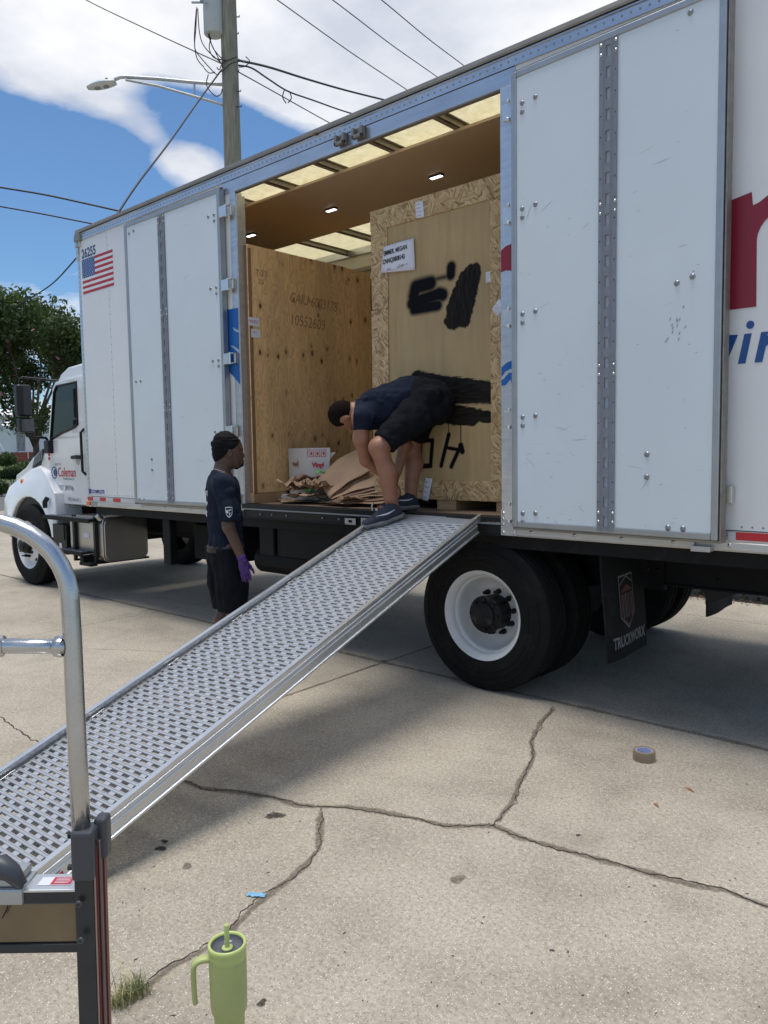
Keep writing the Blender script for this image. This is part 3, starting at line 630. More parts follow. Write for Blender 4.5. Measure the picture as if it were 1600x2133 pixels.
# -------- side doors folded back against the wall
def e_track(cx, z0, z1, F, par, n):
    xs_ = [cx-.052, cx-.034, cx-.012, cx+.012, cx+.034, cx+.052]; zs = [z0]; holes = set(); p = (z1-z0)/n; j = 1
    for k in range(n):
        zs += [z0+p*k+p*.22, z0+p*k+p*.76]; holes.add((2, 2*k+1))
    zs.append(z1)
    m = MB(); m.plate(xs_, zs, holes, lambda x, z, d: F(x, -.006+d, z), -.004)
    for s in (-1, 1):
        m.add([F(cx+s*.030, -.010, z0), F(cx+s*.024, -.016, z0), F(cx+s*.018, -.010, z0), F(cx+s*.030, -.010, z1), F(cx+s*.024, -.016, z1), F(cx+s*.018, -.010, z1)], [(0, 1, 4, 3), (1, 2, 5, 4)])
    o = m.build('e_track', M_['track'], par); m = MB()
    m.add([F(cx-.014, -.001, z0+.02), F(cx+.014, -.001, z0+.02), F(cx+.014, -.001, z1-.02), F(cx-.014, -.001, z1-.02)], [(0, 1, 2, 3)]); m.build('track_backing', M_['hole'], par)
    pts = [F(cx+s*.043, -.010, z0+p*(k+.5)) for k in range(n) for s in (-1, 1)]
    m = MB()
    for q in pts: m.lathe([(.0045, 0), (.0005, .0008)], q, F(0, -1, 0)-F(0, 0, 0), 6)
    oo = m.build('screw_holes', M_['ink'], par); oo['kind'] = 'stuff'
    pts = [F(cx+s*.043, -.010, z0+(z1-z0)*t+dz) for t in (.02, .33, .66, .975) for dz in (0, .05) for s in (-1, 1)]
    m = MB()
    for q in pts: m.lathe([(.009, 0), (.007, .003), (.0005, .005)], q, F(0, -1, 0)-F(0, 0, 0), 7)
    oo = m.build('screws', M_['steel'], par, smooth=True); oo['kind'] = 'stuff'
def side_door(p0, p1, z0, z1, label, trackx, bolts, right):
    a = Vector((p0[0], p0[1], 0)); b = Vector((p1[0], p1[1], 0)); L = (b-a).length; u = (b-a)/L; n = Vector((-u.y, u.x, 0))
    if n.y < 0: n = -n
    F = lambda x, y, z: a+u*x+n*y+Vector((0, 0, z))      # y<0 is out of the panel
    Mx = Matrix(((u.x, n.x, 0, a.x), (u.y, n.y, 0, a.y), (0, 0, 1, 0), (0, 0, 0, 1)))
    fr = .037
    d = MB().box((fr, 0, z0+fr), (L-fr, .035, z1-fr), Mx).build('side_door', M_['panel'], truck); d['label'] = label
    m = MB(); m.box((0, -.008, z0), (fr, .05, z1), Mx); m.box((L-fr, -.008, z0), (L, .05, z1), Mx); m.box((fr, -.008, z0), (L-fr, .05, z0+fr), Mx); m.box((fr, -.008, z1-fr), (L-fr, .05, z1), Mx)
    m.build('door_frame', M_['frame'], d, bevel=.006)
    m = MB(); q = L+.006 if right else -.012
    m.box((q, .0, z0-.012), (q+.008, .06, z1), Mx); m.box((-.004, .012, z0-.016), (L+.004, .055, z0-.003), Mx); m.box((-.004, .012, z1+.003), (L+.004, .04, z1+.014), Mx); m.build('door_seal', M_['brown'], d)
    e_track(trackx, z0+.012, z1-fr-.004, F, d, 24 if right else 24)
    m = MB()
    for x, z in bolts: m.lathe([(.0155, 0), (.013, .004), (.009, .007), (.0005, .008)], F(x, -.0005, z), -n, 12); m.lathe([(.006, .007), (.005, .011), (.0005, .011)], F(x, -.0005, z), -n, 6)
    o = m.build('carriage_bolts', M_['boltgrey'], d, auto=40); o['kind'] = 'stuff'
    return d, F
hz5 = [3.60, 3.0, 2.39, 1.78, 1.20]
bR = [(.075, z) for z in hz5]+[(.075, z-.05) for z in hz5]+[(.165, z+.005) for z in hz5]+[(1.01, 2.42), (1.09, 2.44), (.86, 1.55), (.86, 1.43), (.98, 1.165), (1.06, 1.165), (1.06, 3.72)]
dR, FR = side_door((-2.556, -.062), (-1.318, -.112), 1.113, 3.79, 'right side door folded back, white liner with grey track', .625, bR, True)
bL = [(1.40, z) for z in hz5]+[(1.40, z-.05) for z in hz5]+[(1.32, z) for z in hz5]+[(.08, 3.70), (.16, 3.71), (.10, 2.30), (.18, 2.30), (.32, 1.55), (.32, 1.45), (.08, 1.16), (.16, 1.16)]
dL, FL = side_door((-6.885, -.085), (-5.405, -.062), 1.125, 3.80, 'left side door folded back beside the flag', .62, bL, False)
# scuffs and scratches on the door liners
M_['scuff'] = mat('scuff_grey', (.30, .32, .33), .7)
def scuffs(F, par, L, z0, z1, n, seed):
    rnd = random.Random(seed); m = MB()
    for k in range(n):
        x = rnd.uniform(.06, L-.1); z = z0+(z1-z0)*rnd.random()**1.7; l = rnd.choice((.012, .02, .03, .06, .12)); a = rnd.gauss(0, .25) if rnd.random() < .75 else rnd.uniform(-1.5, 1.5); w_ = rnd.uniform(.0006, .0016)*(1.6 if l < .03 else 1)
        ca, sa = math.cos(a), math.sin(a); p = lambda u, v: F(x+u*ca-v*sa, -.0012, z+u*sa+v*ca)
        if x+l > L-.06 or .53 < x < .72 or .53 < x+l < .72: continue
        m.add([p(0, 0), p(l*.35, -w_), p(l, -w_*.2), p(l*.6, w_)], [(0, 1, 2, 3)])
    for k in range(14):
        x, z = 1.0+rnd.gauss(0, .03), z0+1.05+rnd.gauss(0, .06)
        if par is dR: m.add([F(x, -.0012, z), F(x+.006, -.0012, z+.002), F(x+.012, -.0012, z+.016), F(x+.004, -.0012, z+.012)], [(0, 1, 2, 3)])
    o = m.build('scuff_marks', M_['scuff'], par, fix=False); o['kind'] = 'stuff'
scuffs(FR, dR, 1.24, 1.17, 3.7, 80, 3); scuffs(FL, dL, 1.48, 1.18, 3.7, 45, 4)
# hinges
for z in hz5:
    for xa, xb in ((OX0-.125, OX0-.01), (OX1+.02, OX1+.105)):
        left = xa < -4; m = MB()
        if left:
            m.box((xa-.02, -.075, z-.045), (xa+.06, -.062, z+.045)); m.cyl((xa+.065, -.068, z-.05), (xa+.065, -.068, z+.05), .011, 8); m.box((xa+.06, -.072, z-.045), (xa+.115, -.03, z-.037)); m.box((xa+.06, -.072, z+.037), (xa+.115, -.03, z+.045)); m.box((xa+.095, -.05, z-.045), (xa+.115, -.012, z+.045))
        else:
            m.box((xa+.01, -.03, z-.05), (xb-.005, -.012, z+.045)); m.cyl((xb-.03, -.04, z-.065), (xb-.03, -.04, z-.045), .016, 8); m.cyl((xb-.03, -.04, z+.042), (xb-.03, -.04, z+.06), .012, 8)
        m.build('hinge', M_['rampside'], truck, bevel=.003)
c = P(1465, 1145, 1, -.04); m = MB(); m.box((c.x-.055, -.07, 1.045), (c.x+.045, -.02, 1.075)); m.box((c.x-.055, -.05, 1.06), (c.x-.045, -.02, 1.105)); m.build('door_holdback', M_['alubot'], truck, bevel=.003)
c = P(1523, 1030, 1, -.03); m = MB(); m.box((c.x-.02, -.05, c.z-.045), (c.x+.012, -.01, c.z+.045)); m.build('door_latch', M_['steel'], truck, bevel=.004)
# -------- graphics
FY = -.0025
def poly(name, pts, mt, par, y=FY):
    m = MB(); m.add([(x, y, z) for x, z in pts], [tuple(range(len(pts)))]); return m.build(name, M_[mt], par, fix=False)
def warc(cx, cz, rx, rz, a0, a1, n=14): return [(cx+rx*math.cos(math.radians(a0+(a1-a0)*k/n)), cz+rz*math.sin(math.radians(a0+(a1-a0)*k/n))) for k in range(n+1)]
npoly = [(-1.325, 2.268), (-1.193, 2.268), (-1.197, 2.58)]+warc(-1.06, 2.585, .137, .13, 175, 5)+[(-.925, 2.57), (-.925, 2.268), (-.79, 2.268), (-.79, 2.60)]+warc(-1.0, 2.62, .21, .215, 10, 105)+[(-1.135, 2.80), (-1.19, 2.765), (-1.218, 2.757), (-1.225, 2.822), (-1.325, 2.803)]
poly('red_letter', npoly, 'red', truck)
mp_ = [(-2.664, 2.672), (-2.63, 2.678), (-2.572, 2.664), (-2.572, 2.83), (-2.63, 2.822), (-2.664, 2.80)]
poly('red_letter', mp_, 'red', truck, -.0145)
poly('blue_letter', [(-2.664, 2.093), (-2.63, 2.118), (-2.60, 2.128), (-2.57, 2.126), (-2.57, 2.07), (-2.60, 2.082), (-2.64, 2.066), (-2.664, 2.035)], 'blue', truck, -.0145)
poly('blue_letter', [(-2.664, 1.982), (-2.635, 1.985), (-2.60, 2.02), (-2.59, 1.99), (-2.57, 1.99), (-2.57, 2.06), (-2.61, 2.058), (-2.645, 2.025), (-2.664, 2.018)], 'blue', truck, -.0145)
poly('blue_letter', [(-1.32, 2.144), (-1.275, 2.141), (-1.32, 2.03)], 'navy', truck)
poly('blue_letter', [(-1.246, 2.141), (-1.211, 2.141), (-1.238, 1.996), (-1.274, 1.996)], 'navy', truck)
poly('blue_letter', warc(-1.219, 2.183, .019, .020, 0, 340), 'navy', truck)
poly('blue_letter', [(-1.168, 2.141), (-1.135, 2.141), (-1.139, 2.12)]+warc(-1.075, 2.10, .045, .043, 120, 0)+[(-1.045, 1.996), (-1.08, 1.996), (-1.062, 2.08)]+warc(-1.09, 2.085, .028, .025, 20, 150)+[(-1.145, 2.07), (-1.16, 1.996), (-1.196, 1.996)], 'navy', truck)
# blue emblem strip by the left jamb, one piece on the wall and one on the jamb
poly('blue_emblem', [(-5.475, 2.815), (-5.338, 2.810), (-5.338, 2.66), (-5.36, 2.655), (-5.338, 2.64), (-5.338, 2.50), (-5.40, 2.51), (-5.338, 2.475), (-5.338, 2.225), (-5.475, 2.335)], 'blue', truck, -.004)
poly('blue_emblem', [(-5.336, 2.810), (-5.264, 2.806), (-5.264, 2.62), (-5.336, 2.655)], 'blue', truck, -.0145)
poly('blue_emblem', [(-5.336, 2.63), (-5.264, 2.60), (-5.264, 2.46), (-5.336, 2.50)], 'blue', truck, -.0145)
poly('blue_emblem', [(-5.336, 2.475), (-5.264, 2.43), (-5.264, 2.17), (-5.336, 2.23)], 'blue', truck, -.0145)
wfr = lambda x, z, y=FY: frame((x, y, z), (1, 0, 0), (0, 0, 1))
text('unit_number', '26255', .13, wfr(-7.905, 3.672), M_['dblue'], truck, bold=.003, sx=.93)
fx0, fx1, fz0, fz1 = -7.905, -7.27, 3.30, 3.655; sh = (fz1-fz0)/13
fl = MB().add([(fx0, -.0018, fz0), (fx1, -.0018, fz0), (fx1, -.0018, fz1), (fx0, -.0018, fz1)], [(0, 1, 2, 3)]).build('flag', M_['white'], truck, fix=False)
for k in range(0, 13, 2):
    x0 = fx0 if k < 6 else fx0+.265
    m = MB(); z = fz0+sh*k; m.add([(x0, FY, z), (fx1, FY, z), (fx1, FY, z+sh), (x0, FY, z+sh)], [(0, 1, 2, 3)]); m.build('stripe', M_['redtape'] if 0 else M_['pinkink'], fl, fix=False)
m = MB(); m.add([(fx0, FY, fz0+6*sh), (fx0+.265, FY, fz0+6*sh), (fx0+.265, FY, fz1), (fx0, FY, fz1)], [(0, 1, 2, 3)]); m.build('canton', M_['navy'], fl, fix=False)
m = MB()
for r in range(9):
    for c in range(6 if r % 2 == 0 else 5):
        cx = fx0+.022+.044*c+(.022 if r % 2 else 0); cz = fz1-.0195*(r+1)+.0005
        m.add([(cx+.0088*(1 if i % 2 == 0 else .42)*math.sin(i*PI/5), -.0036, cz+.0088*(1 if i % 2 == 0 else .42)*math.cos(i*PI/5)) for i in range(10)], [tuple(range(10))])
o = m.build('stars', M_['paper'], fl, fix=False)
m = MB(); m.box((-7.985, -.003, 1.178), (-7.585, -.001, 1.242)); o = m.build('sticker', M_['paper'], truck)
m = MB(); m.box((-7.975, -.0045, 1.185), (-7.915, -.0032, 1.238)); m.build('sticker_logo', M_['dblue'], o)
text('sticker_text', 'COMPLETE', .052, wfr(-7.905, 1.192, -.0045), M_['dblue'], o, bold=.0025, sx=1.05)
for x0, x1 in ((-7.985, -7.86), (-7.715, -7.59), (-7.44, -7.29)):
    wbox('reflective_tape', (x0, -.0175, 1.112), (x1, -.0145, 1.150), 'redtape')
for x0, x1 in ((-7.859, -7.716), (-7.589, -7.441), (-7.289, -6.99)): wbox('reflective_tape', (x0, -.0172, 1.112), (x1, -.0145, 1.150), 'silvertape')
wbox('reflective_tape', (-1.262, -.018, 1.112), (-.95, -.0145, 1.152), 'redtape'); wbox('reflective_tape', (-1.30, -.0178, 1.112), (-1.263, -.0145, 1.152), 'silvertape'); wbox('reflective_tape', (-.949, -.0178, 1.112), (-.6, -.0145, 1.152), 'silvertape')
m = MB(); m.box((-7.985, -.035, 1.062), (-7.91, -.021, 1.10)); m.build('side_marker', M_['amber'], truck, bevel=.004)
wbox('spec_plate', (-7.90, -.0235, 1.058), (-7.78, -.0205, 1.102), 'grey')
# -------- chassis under the box
for y in (.82, 1.66): 
    m = MB(); m.box((-9.9, y, .70), (XR, y+.07, .96)); m.box((-9.9, y-.02, .94), (XR, y+.09, .962)); m.box((-9.9, y-.02, .69), (XR, y+.09, .702)); m.build('frame_rail', M_['black'], truck)
m = MB(); m.box((-2.5, .79, .66), (-1.95, .84, .98)); m.build('frame_bracket', M_['black'], truck)
rivets([(x, .79, z) for x in (-2.06, -1.99) for z in (.93, .79)]+[(x, .82, z) for x in (-1.62,) for z in (.87, .76)], (0, -1, 0), .013, .012, 'hub', truck, 'bolts', 8)
m = MB(); m.box((XF+.05, .06, .962), (XR, .10, 1.05)); m.box((XF+.05, W-.1, .962), (XR, W-.06, 1.05)); m.build('side_runner', M_['black'], truck)
for x in np.arange(-7.8, XR, .305): wbox('cross_member', (x, .10, .964), (x+.045, W-.1, 1.128), 'black')
# equipment boxes hung behind the tank
m = MB(); m.box((-6.55, .35, .55), (-5.9, .8, .90)); m.cyl((-5.7, .55, .60), (-4.9, .55, .60), .13, 16); m.box((-5.0, .12, .72), (-3.75, .16, 1.045)); m.box((-5.21, .10, .72), (-5.02, .16, 1.045)); m.box((-6.75, .12, .5), (-6.62, .2, .96)); m.build('underbody_boxes', M_['black'], truck, bevel=.01)
m = MB(); m.cyl((-4.9, .6, .63), (-3.9, .6, .63), .10, 16); m.cyl((-6.4, 1.7, .62), (-5.2, 1.7, .62), .17, 16); m.build('air_tank', M_['black'], truck, auto=40)
m = MB(); m.cyl((-9.6, 1.3, .62), (-3, 1.3, .62), .05, 10); m.cyl((-2.87, .5, .5), (-2.87, 2.05, .5), .075, 12); m.lathe([(.01, -.24), (.15, -.2), (.21, -.1), (.22, 0), (.21, .1), (.15, .2), (.01, .24)], (-2.87, 1.28, .5), (1, 0, 0), 16); m.cyl((-9.68, .4, .47), (-9.68, 2.1, .47), .06, 10); m.build('axle', M_['black'], truck, auto=40)
for y in (.86, 1.68): 
    m = MB()
    for k in range(6): m.tube([(-2.87+t*(.75-k*.1), y, .60+.02*k+.13*t*t) for t in (-1, -.6, -.2, .2, .6, 1)], .012, 6)
    m.build('leaf_spring', M_['black'], truck)
m = MB(); m.add([(-1.69, .8, .69), (-1.50, .8, .69), (-1.69, .8, .60), (-1.69, .83, .69), (-1.50, .83, .69), (-1.69, .83, .60)], [(0, 1, 2), (3, 5, 4), (0, 2, 5, 3), (0, 3, 4, 1), (1, 4, 5, 2)]); m.build('rear_bracket', M_['satin'], truck)
# -------- mud flap with its print
def flap(x, y0, y1, z0, z1):
    m = MB(); n = 8
    fx = lambda y, z: x+.045*math.sin((z1-z)/(z1-z0)*1.6)**2+.012*math.sin((y-y0)*9)
    vs = [(fx(y0+(y1-y0)*i/n, z0+(z1-z0)*j/n)+d, y0+(y1-y0)*i/n, z0+(z1-z0)*j/n) for d in (0, -.012) for i in range(n+1) for j in range(n+1)]
    q = (n+1)**2; fs = []
    for d in (0, q):
        for i in range(n):
            for j in range(n): fs.append((d+i*(n+1)+j, d+(i+1)*(n+1)+j, d+(i+1)*(n+1)+j+1, d+i*(n+1)+j+1))
    for i in range(n): fs += [(i*(n+1), (i+1)*(n+1), q+(i+1)*(n+1), q+i*(n+1)), (i*(n+1)+n, q+i*(n+1)+n, q+(i+1)*(n+1)+n, (i+1)*(n+1)+n), (i, q+i, q+i+1, i+1), (n*(n+1)+i, n*(n+1)+i+1, q+n*(n+1)+i+1, q+n*(n+1)+i)]
    m.add(vs, fs); return m.build('mud_flap', M_['flap'], truck, auto=50), fx
fp, fx = flap(-2.07, .14, .73, .30, 1.0)
flap(-2.07, 1.82, 2.42, .30, 1.0)
m = MB(); m.box((-2.10, .10, .985), (-2.05, .75, 1.03)); m.build('flap_hanger', M_['satin'], truck)
def fprint(name, pts, mt, lift=.003):
    m = MB(); m.add([(fx(y, z)+lift, y, z) for y, z in pts], [tuple(range(len(pts)))]); m.build(name, M_[mt], fp, fix=False)
S0 = [(.325, .80), (.545, .855), (.545, .53), (.435, .465), (.325, .52)]
def sc_(pts, s, c=(.435, .65)): return [(c[0]+(y-c[0])*s, c[1]+(z-c[1])*s) for y, z in pts]
S0 = [(.315, .805), (.55, .805), (.55, .55), (.4325, .47), (.315, .55)]
fprint('shield', S0, 'flapgrey'); fprint('shield_field', sc_(S0, .93), 'flap', .004)
fprint('shield_band', [(.325, .70), (.54, .70), (.4325, .745)], 'mattbrown', .005); fprint('shield_band', [(.325, .745), (.4325, .79), (.54, .745), (.54, .752), (.4325, .798), (.325, .752)], 'flapgrey', .005)
for a in (.33, .375, .475, .52): fprint('shield_bar', [(a, .69), (a+.018, .69), (a+.018, .54+.0*a), (a, .55)], 'mattbrown', .005)
for a in (.356, .4, .425, .452, .50): fprint('shield_bar', [(a, .69), (a+.007, .69), (a+.007, .535), (a, .54)], 'flapgrey', .0055)
fprint('shield_bar', [(.33, .545), (.4325, .485), (.535, .545), (.535, .56), (.4325, .50), (.33, .56)], 'mattbrown', .0055)
t = text('flap_text', 'TRUCKWORX', .095, frame((-2.036, .205, .375), (0, 1, 0), (0, 0, 1)), M_['flapgrey'], fp, bold=.003, sx=.80)
for v in t.data.vertices: v.co.x = fx(v.co.y, v.co.z)+.004
# -------- wheels
def tyre_profile(R, wd, rb):
    h = wd/2
    p = [(rb, -h*.86), (rb+.03, -h*.98), ((R+rb)/2, -h*1.03), (R-.055, -h*.97), (R-.02, -h*.86), (R-.004, -h*.78)]
    for c in (-.5, -.2, .2, .5): p += [(R, h*(c-.09)), (R-.011, h*(c-.06)), (R-.011, h*(c+.06)), (R, h*(c+.09))]
    p += [(R-.004, h*.78), (R-.02, h*.86), (R-.055, h*.97), ((R+rb)/2, h*1.03), (rb+.03, h*.98), (rb, h*.86)]
    return p
def wheel(x, y, R, wd, kind, far=0):      # y = centre plane; outer side faces -y (near side) or +y (far side)
    A = Vector((0, 1 if far else -1, 0)); c = (x, y, R-.004); rb = .283; m = MB(); pr = tyre_profile(R, wd, rb)
    m.lathe(pr, c, A, 56)
    for rr in (R-.06, R-.1, R-.135): m.lathe([(rr, wd/2*1.02), (rr-.004, wd/2*1.055), (rr-.008, wd/2*1.02)], c, A, 56)
    ty = m.build('tyre', M_['rubber'], truck, auto=35)
    # dished (dual) rim: flange, bowl going inwards, disc deep inside; steer: disc proud
    o = wd/2
    if kind == 'dual': prof = [(.278, o*.86), (.290, o*.93), (.299, o*.96), (.300, o*.90), (.285, o*.86), (.272, o*.80), (.262, o*.62), (.258, o*.45), (.246, o*.40), (.240, o*.2), (.236, -.02), (.205, -.055), (.17, -.062), (.11, -.062)]
    else: prof = [(.278, o*.86), (.292, o*.93), (.299, o*.96), (.300, o*.90), (.283, o*.86), (.268, o*.8), (.255, o*.55), (.235, o*.45), (.215, o*.62), (.19, o*.85), (.15, o*.92), (.11, o*.92)]
    m = MB(); m.lathe(prof, c, A, 56); rim = m.build('rim', M_['rim'], ty, auto=50)
    m = MB(); zd = -.06 if kind == 'dual' else o*.9
    if kind == 'dual':
        for k in range(10):
            a = 2*PI*k/10+.15; q = Vector(c)+Vector((math.cos(a)*.142, 0, math.sin(a)*.142)); m.lathe([(.019, zd), (.019, zd+.02), (.012, zd+.028), (.012, zd+.055), (.0005, zd+.056)], q, A, 8)
        m.lathe([(.118, zd-.02), (.118, zd+.10), (.112, zd+.135), (.085, zd+.145), (.082, zd+.165), (.06, zd+.175), (.0005, zd+.176)], c, A, 24)
        for k in range(8):
            a = 2*PI*k/8; q = Vector(c)+Vector((math.cos(a)*.099, 0, math.sin(a)*.099)); m.lathe([(.013, zd+.12), (.013, zd+.155), (.0005, zd+.156)], q, A, 6)
        m.lathe([(.112, zd+.10), (.125, zd+.115), (.125, zd+.135), (.1, zd+.142)], c, A, 24)
    else:
        for k in range(10):
            a = 2*PI*k/10; q = Vector(c)+Vector((math.cos(a)*.142, 0, math.sin(a)*.142)); m.lathe([(.017, zd), (.017, zd+.03), (.009, zd+.032), (.009, zd+.065), (.0005, zd+.066)], q, A, 8)
        m.lathe([(.105, zd-.02), (.1, zd+.05), (.085, zd+.06), (.07, zd+.10), (.0005, zd+.11)], c, A, 20)
    m.build('hub', M_['hub'], ty, auto=40)
    for k in range(2 if kind == 'dual' else 4):
        a = (PI*1.24+k*PI) if kind == 'dual' else (.6+k*PI/2); rr = .187 if kind == 'dual' else .213; q = Vector(c)+Vector((math.cos(a)*rr, 0, math.sin(a)*rr))
        yy = -.0575 if kind == 'dual' else o*.66
        m = MB(); m.lathe([(.024, yy-.004), (.023, yy+.003), (.0005, yy+.0032)], q, A, 16); m.build('hand_hole', M_['ink'], ty)
    return ty
wheel(-2.866, .165, .505, .255, 'dual'); wheel(-2.866, .52, .505, .255, 'inner' if 0 else 'dual')
wheel(-2.866, 2.02, .505, .255, 'dual', 1); wheel(-2.866, 2.38, .505, .255, 'dual', 1)
wheel(-9.68, .17, .505, .27, 'steer'); wheel(-9.68, 2.33, .505, .27, 'steer', 1)
# -------- fuel tank and steps
def rbox(y0, y1, z0, z1, r, n=6):
    o = []
    for cx, cz, a in ((y1-r, z1-r, 0), (y0+r, z1-r, 90), (y0+r, z0+r, 180), (y1-r, z0+r, 270)):
        for k in range(n+1): t = math.radians(a+90*k/n); o.append((cx+r*math.cos(t), cz+r*math.sin(t)))
    return o
m = MB(); m.prism(rbox(.08, .62, .43, .915, .075), -8.62, -7.885, lambda a, b, d: (d, a, b)); m.prism(rbox(.075, .625, .425, .92, .078), -7.886, -7.868, lambda a, b, d: (d, a, b)); m.prism(rbox(.095, .605, .445, .90, .07), -7.869, -7.858, lambda a, b, d: (d, a, b))
tk = m.build('fuel_tank', M_['tank'], truck, bevel=.008, auto=40)
m = MB(); m.cyl((-7.93, .10, .90), (-7.93, .06, .945), .035, 12); m.build('filler_cap', M_['steel'], tk)
wbox('tank_label', (-8.30, .076, .68), (-8.17, .0785, .73), 'paper', tk)
m = MB()
for x in (-8.50, -8.02): m.box((x, .045, .40), (x+.045, .078, .925)); m.box((x, .078, .398), (x+.045, .7, .42))
m.build('tank_strap', M_['satin'], truck, bevel=.004)
m = MB(); m.box((-9.08, -.02, .875), (-7.96, .22, .905)); m.box((-9.08, -.03, .86), (-7.96, -.015, .91)); m.build('upper_step', M_['black'], truck, bevel=.008)
m = MB(); m.box((-8.75, -.04, .505), (-8.12, .18, .53)); m.box((-8.75, -.05, .49), (-8.12, -.035, .535)); m.box((-8.2, -.03, .40), (-8.12, .3, .49)); m.box((-8.2, -.04, .385), (-7.95, .05, .42)); m.build('lower_step', M_['black'], truck, bevel=.008)
m = MB(); rnd = random.Random(3)
for a, b, y0, y1, z in ((-9.05, -7.98, 0, .2, .906), (-8.72, -8.14, -.02, .16, .531)):
    for x in np.arange(a, b, .05):
        for y in np.arange(y0, y1, .05): m.lathe([(.011, 0), (.008, .005), (.0005, .005)], (x, y, z), (0, 0, 1), 6)
o = m.build('step_studs', M_['track'], truck); o['kind'] = 'stuff'
m = MB(); m.box((-9.02, .06, .45), (-8.68, .4, .80)); m.box((-8.98, .05, .62), (-8.72, .06, .80)); m.build('battery_box', M_['satin'], truck, bevel=.015)
wbox('battery_label', (-8.86, .056, .50), (-8.80, .0595, .58), 'paper')
m = MB(); m.box((-8.66, .1, .50), (-8.60, .4, .86)); m.build('tank_bracket', M_['tank'], truck)
# ------------------------------------------------------------------ cab
YC, YC2 = .20, 2.35
cabp = [(-9.30, 1.00), (-8.20, 1.00), (-8.20, 2.60), (-8.35, 2.66), (-8.75, 2.64), (-8.95, 2.57), (-9.06, 2.46), (-9.12, 2.36), (-9.34, 1.74), (-9.36, 1.30)]
bm = bmesh.new()
def shell(name, prof, ys, insets, mt, par, bev=.0, auto=40):      # loft of a side profile across the width with an inset near each flank
    m = MB(); n = len(prof); cx = sum(p[0] for p in prof)/n; cz = sum(p[1] for p in prof)/n; vs = []
    for y, s in zip(ys, insets):
        for x, z in prof: vs.append((x+(cx-x)*s, y, z+(cz-z)*s))
    fs = [tuple(range(n)), tuple(range((len(ys)-1)*n, len(ys)*n))]
    for k in range(len(ys)-1):
        for i in range(n): fs.append((k*n+i, k*n+(i+1) % n, (k+1)*n+(i+1) % n, (k+1)*n+i))
    m.add(vs, fs); return m.build(name, M_[mt], par, bevel=bev, auto=auto)
cab = shell('cab', cabp, [YC+.01, YC+.05, YC+.16, YC2-.16, YC2-.05, YC2-.01], [.035, .012, 0, 0, .012, .035], 'cabwhite', truck, .012)
# door skin: a sheet with the window opening
dz = [(-9.285, 1.03), (-8.20, 1.03), (-8.20, 2.50), (-9.06, 2.47), (-9.16, 2.30), (-9.30, 1.80)]
win = [(-9.235, 1.80), (-8.93, 1.875), (-8.64, 1.925), (-8.56, 1.96), (-8.53, 2.02), (-8.52, 2.44), (-9.02, 2.425), (-9.09, 2.36)]
m = MB(); f3 = lambda a, b, d: (a, YC-.012+d+max(0, (b-1.9))*.004, b)
m.prism([(-9.285, 1.03), (-8.20, 1.03), (-8.20, 2.0), (-8.50, 1.96), (-8.55, 1.93), (-8.64, 1.905), (-8.93, 1.855), (-9.27, 1.775)], 0, .02, f3)
m.prism([(-9.27, 1.775), (-9.235, 1.80), (-9.09, 2.36), (-9.02, 2.425), (-8.52, 2.44), (-8.52, 2.50), (-9.05, 2.475), (-9.13, 2.40), (-9.30, 1.80)][::-1], 0, .02, f3)
m.prism([(-8.52, 1.96), (-8.20, 2.0), (-8.20, 2.5), (-8.52, 2.5)], 0, .02, f3)
cd_ = m.build('door', M_['cabwhite'], truck, bevel=.006)
m = MB(); m.prism(win, .006, .012, f3); m.build('window', M_['cabglass'], truck)
m = MB(); wc = [(x, z) for x, z in win]; pts = [Vector(f3(x, z, -.002)) for x, z in win]; m.tube(pts+[pts[0]], .012, 6, cap=False); m.build('window_seal', M_['satin'], truck)
m = MB(); m.prism([(x, z) for x, z in win], .018, .025, f3); m.build('cabin_interior', M_['glassdark'], truck)
m = MB(); m.tube([(-8.66, YC-.03, 1.575), (-8.62, YC-.055, 1.58), (-8.50, YC-.055, 1.585), (-8.46, YC-.03, 1.58)], .022, 8); m.build('handle', M_['satin'], cd_)
m = MB(); m.lathe([(.055, 0), (.045, .004), (.0005, .001)], (-8.57, YC-.012, 1.545), (0, -1, 0), 20); m.build('handle_cup', M_['frame'], cd_, smooth=True)
m = MB(); m.tube([(-8.40, YC-.01, 1.38), (-8.40, YC-.05, 1.42), (-8.40, YC-.05, 1.86), (-8.40, YC-.01, 1.90)], .016, 8); m.build('grab_handle', M_['satin'], truck)
# roof lamp and visor arm
m = MB(); m.lathe([(.03, 0), (.025, .05), (.0005, .06)], (-8.93, .35, 2.56), (0, 0, 1), 10); m.build('roof_marker', M_['satin'], truck)
# hood, fender
hood = [(-9.36, 1.20), (-9.36, 1.74), (-9.55, 1.70), (-9.80, 1.60), (-10.05, 1.46), (-10.35, 1.36), (-10.42, 1.2), (-10.42, .95), (-10.3, .9)]
shell('hood', hood, [.215, .25, .42, 2.13, 2.30, 2.335], [.07, .02, 0, 0, .02, .07], 'cabwhite', truck, .015)
def vent():
    m = MB(); q = [(-9.83, 1.455), (-9.60, 1.47), (-9.45, 1.69), (-9.52, 1.69), (-9.74, 1.60)]
    m.prism(q, .205, .26, lambda a, b, d: (a, d, b)); o = m.build('vent', M_['satin'], truck, bevel=.006)
    for k in range(6):
        t = k/6; m = MB(); m.beam((-9.78+.05*k, .200, 1.475+.015*k), (-9.70+.038*k, .200, 1.60+.016*k), .01, .02); m.build('vent_slat', M_['track'], o)
vent()
arc = [(-9.68+.60*math.cos(math.radians(a)), .50+.60*math.sin(math.radians(a))) for a in range(0, 181, 12)]
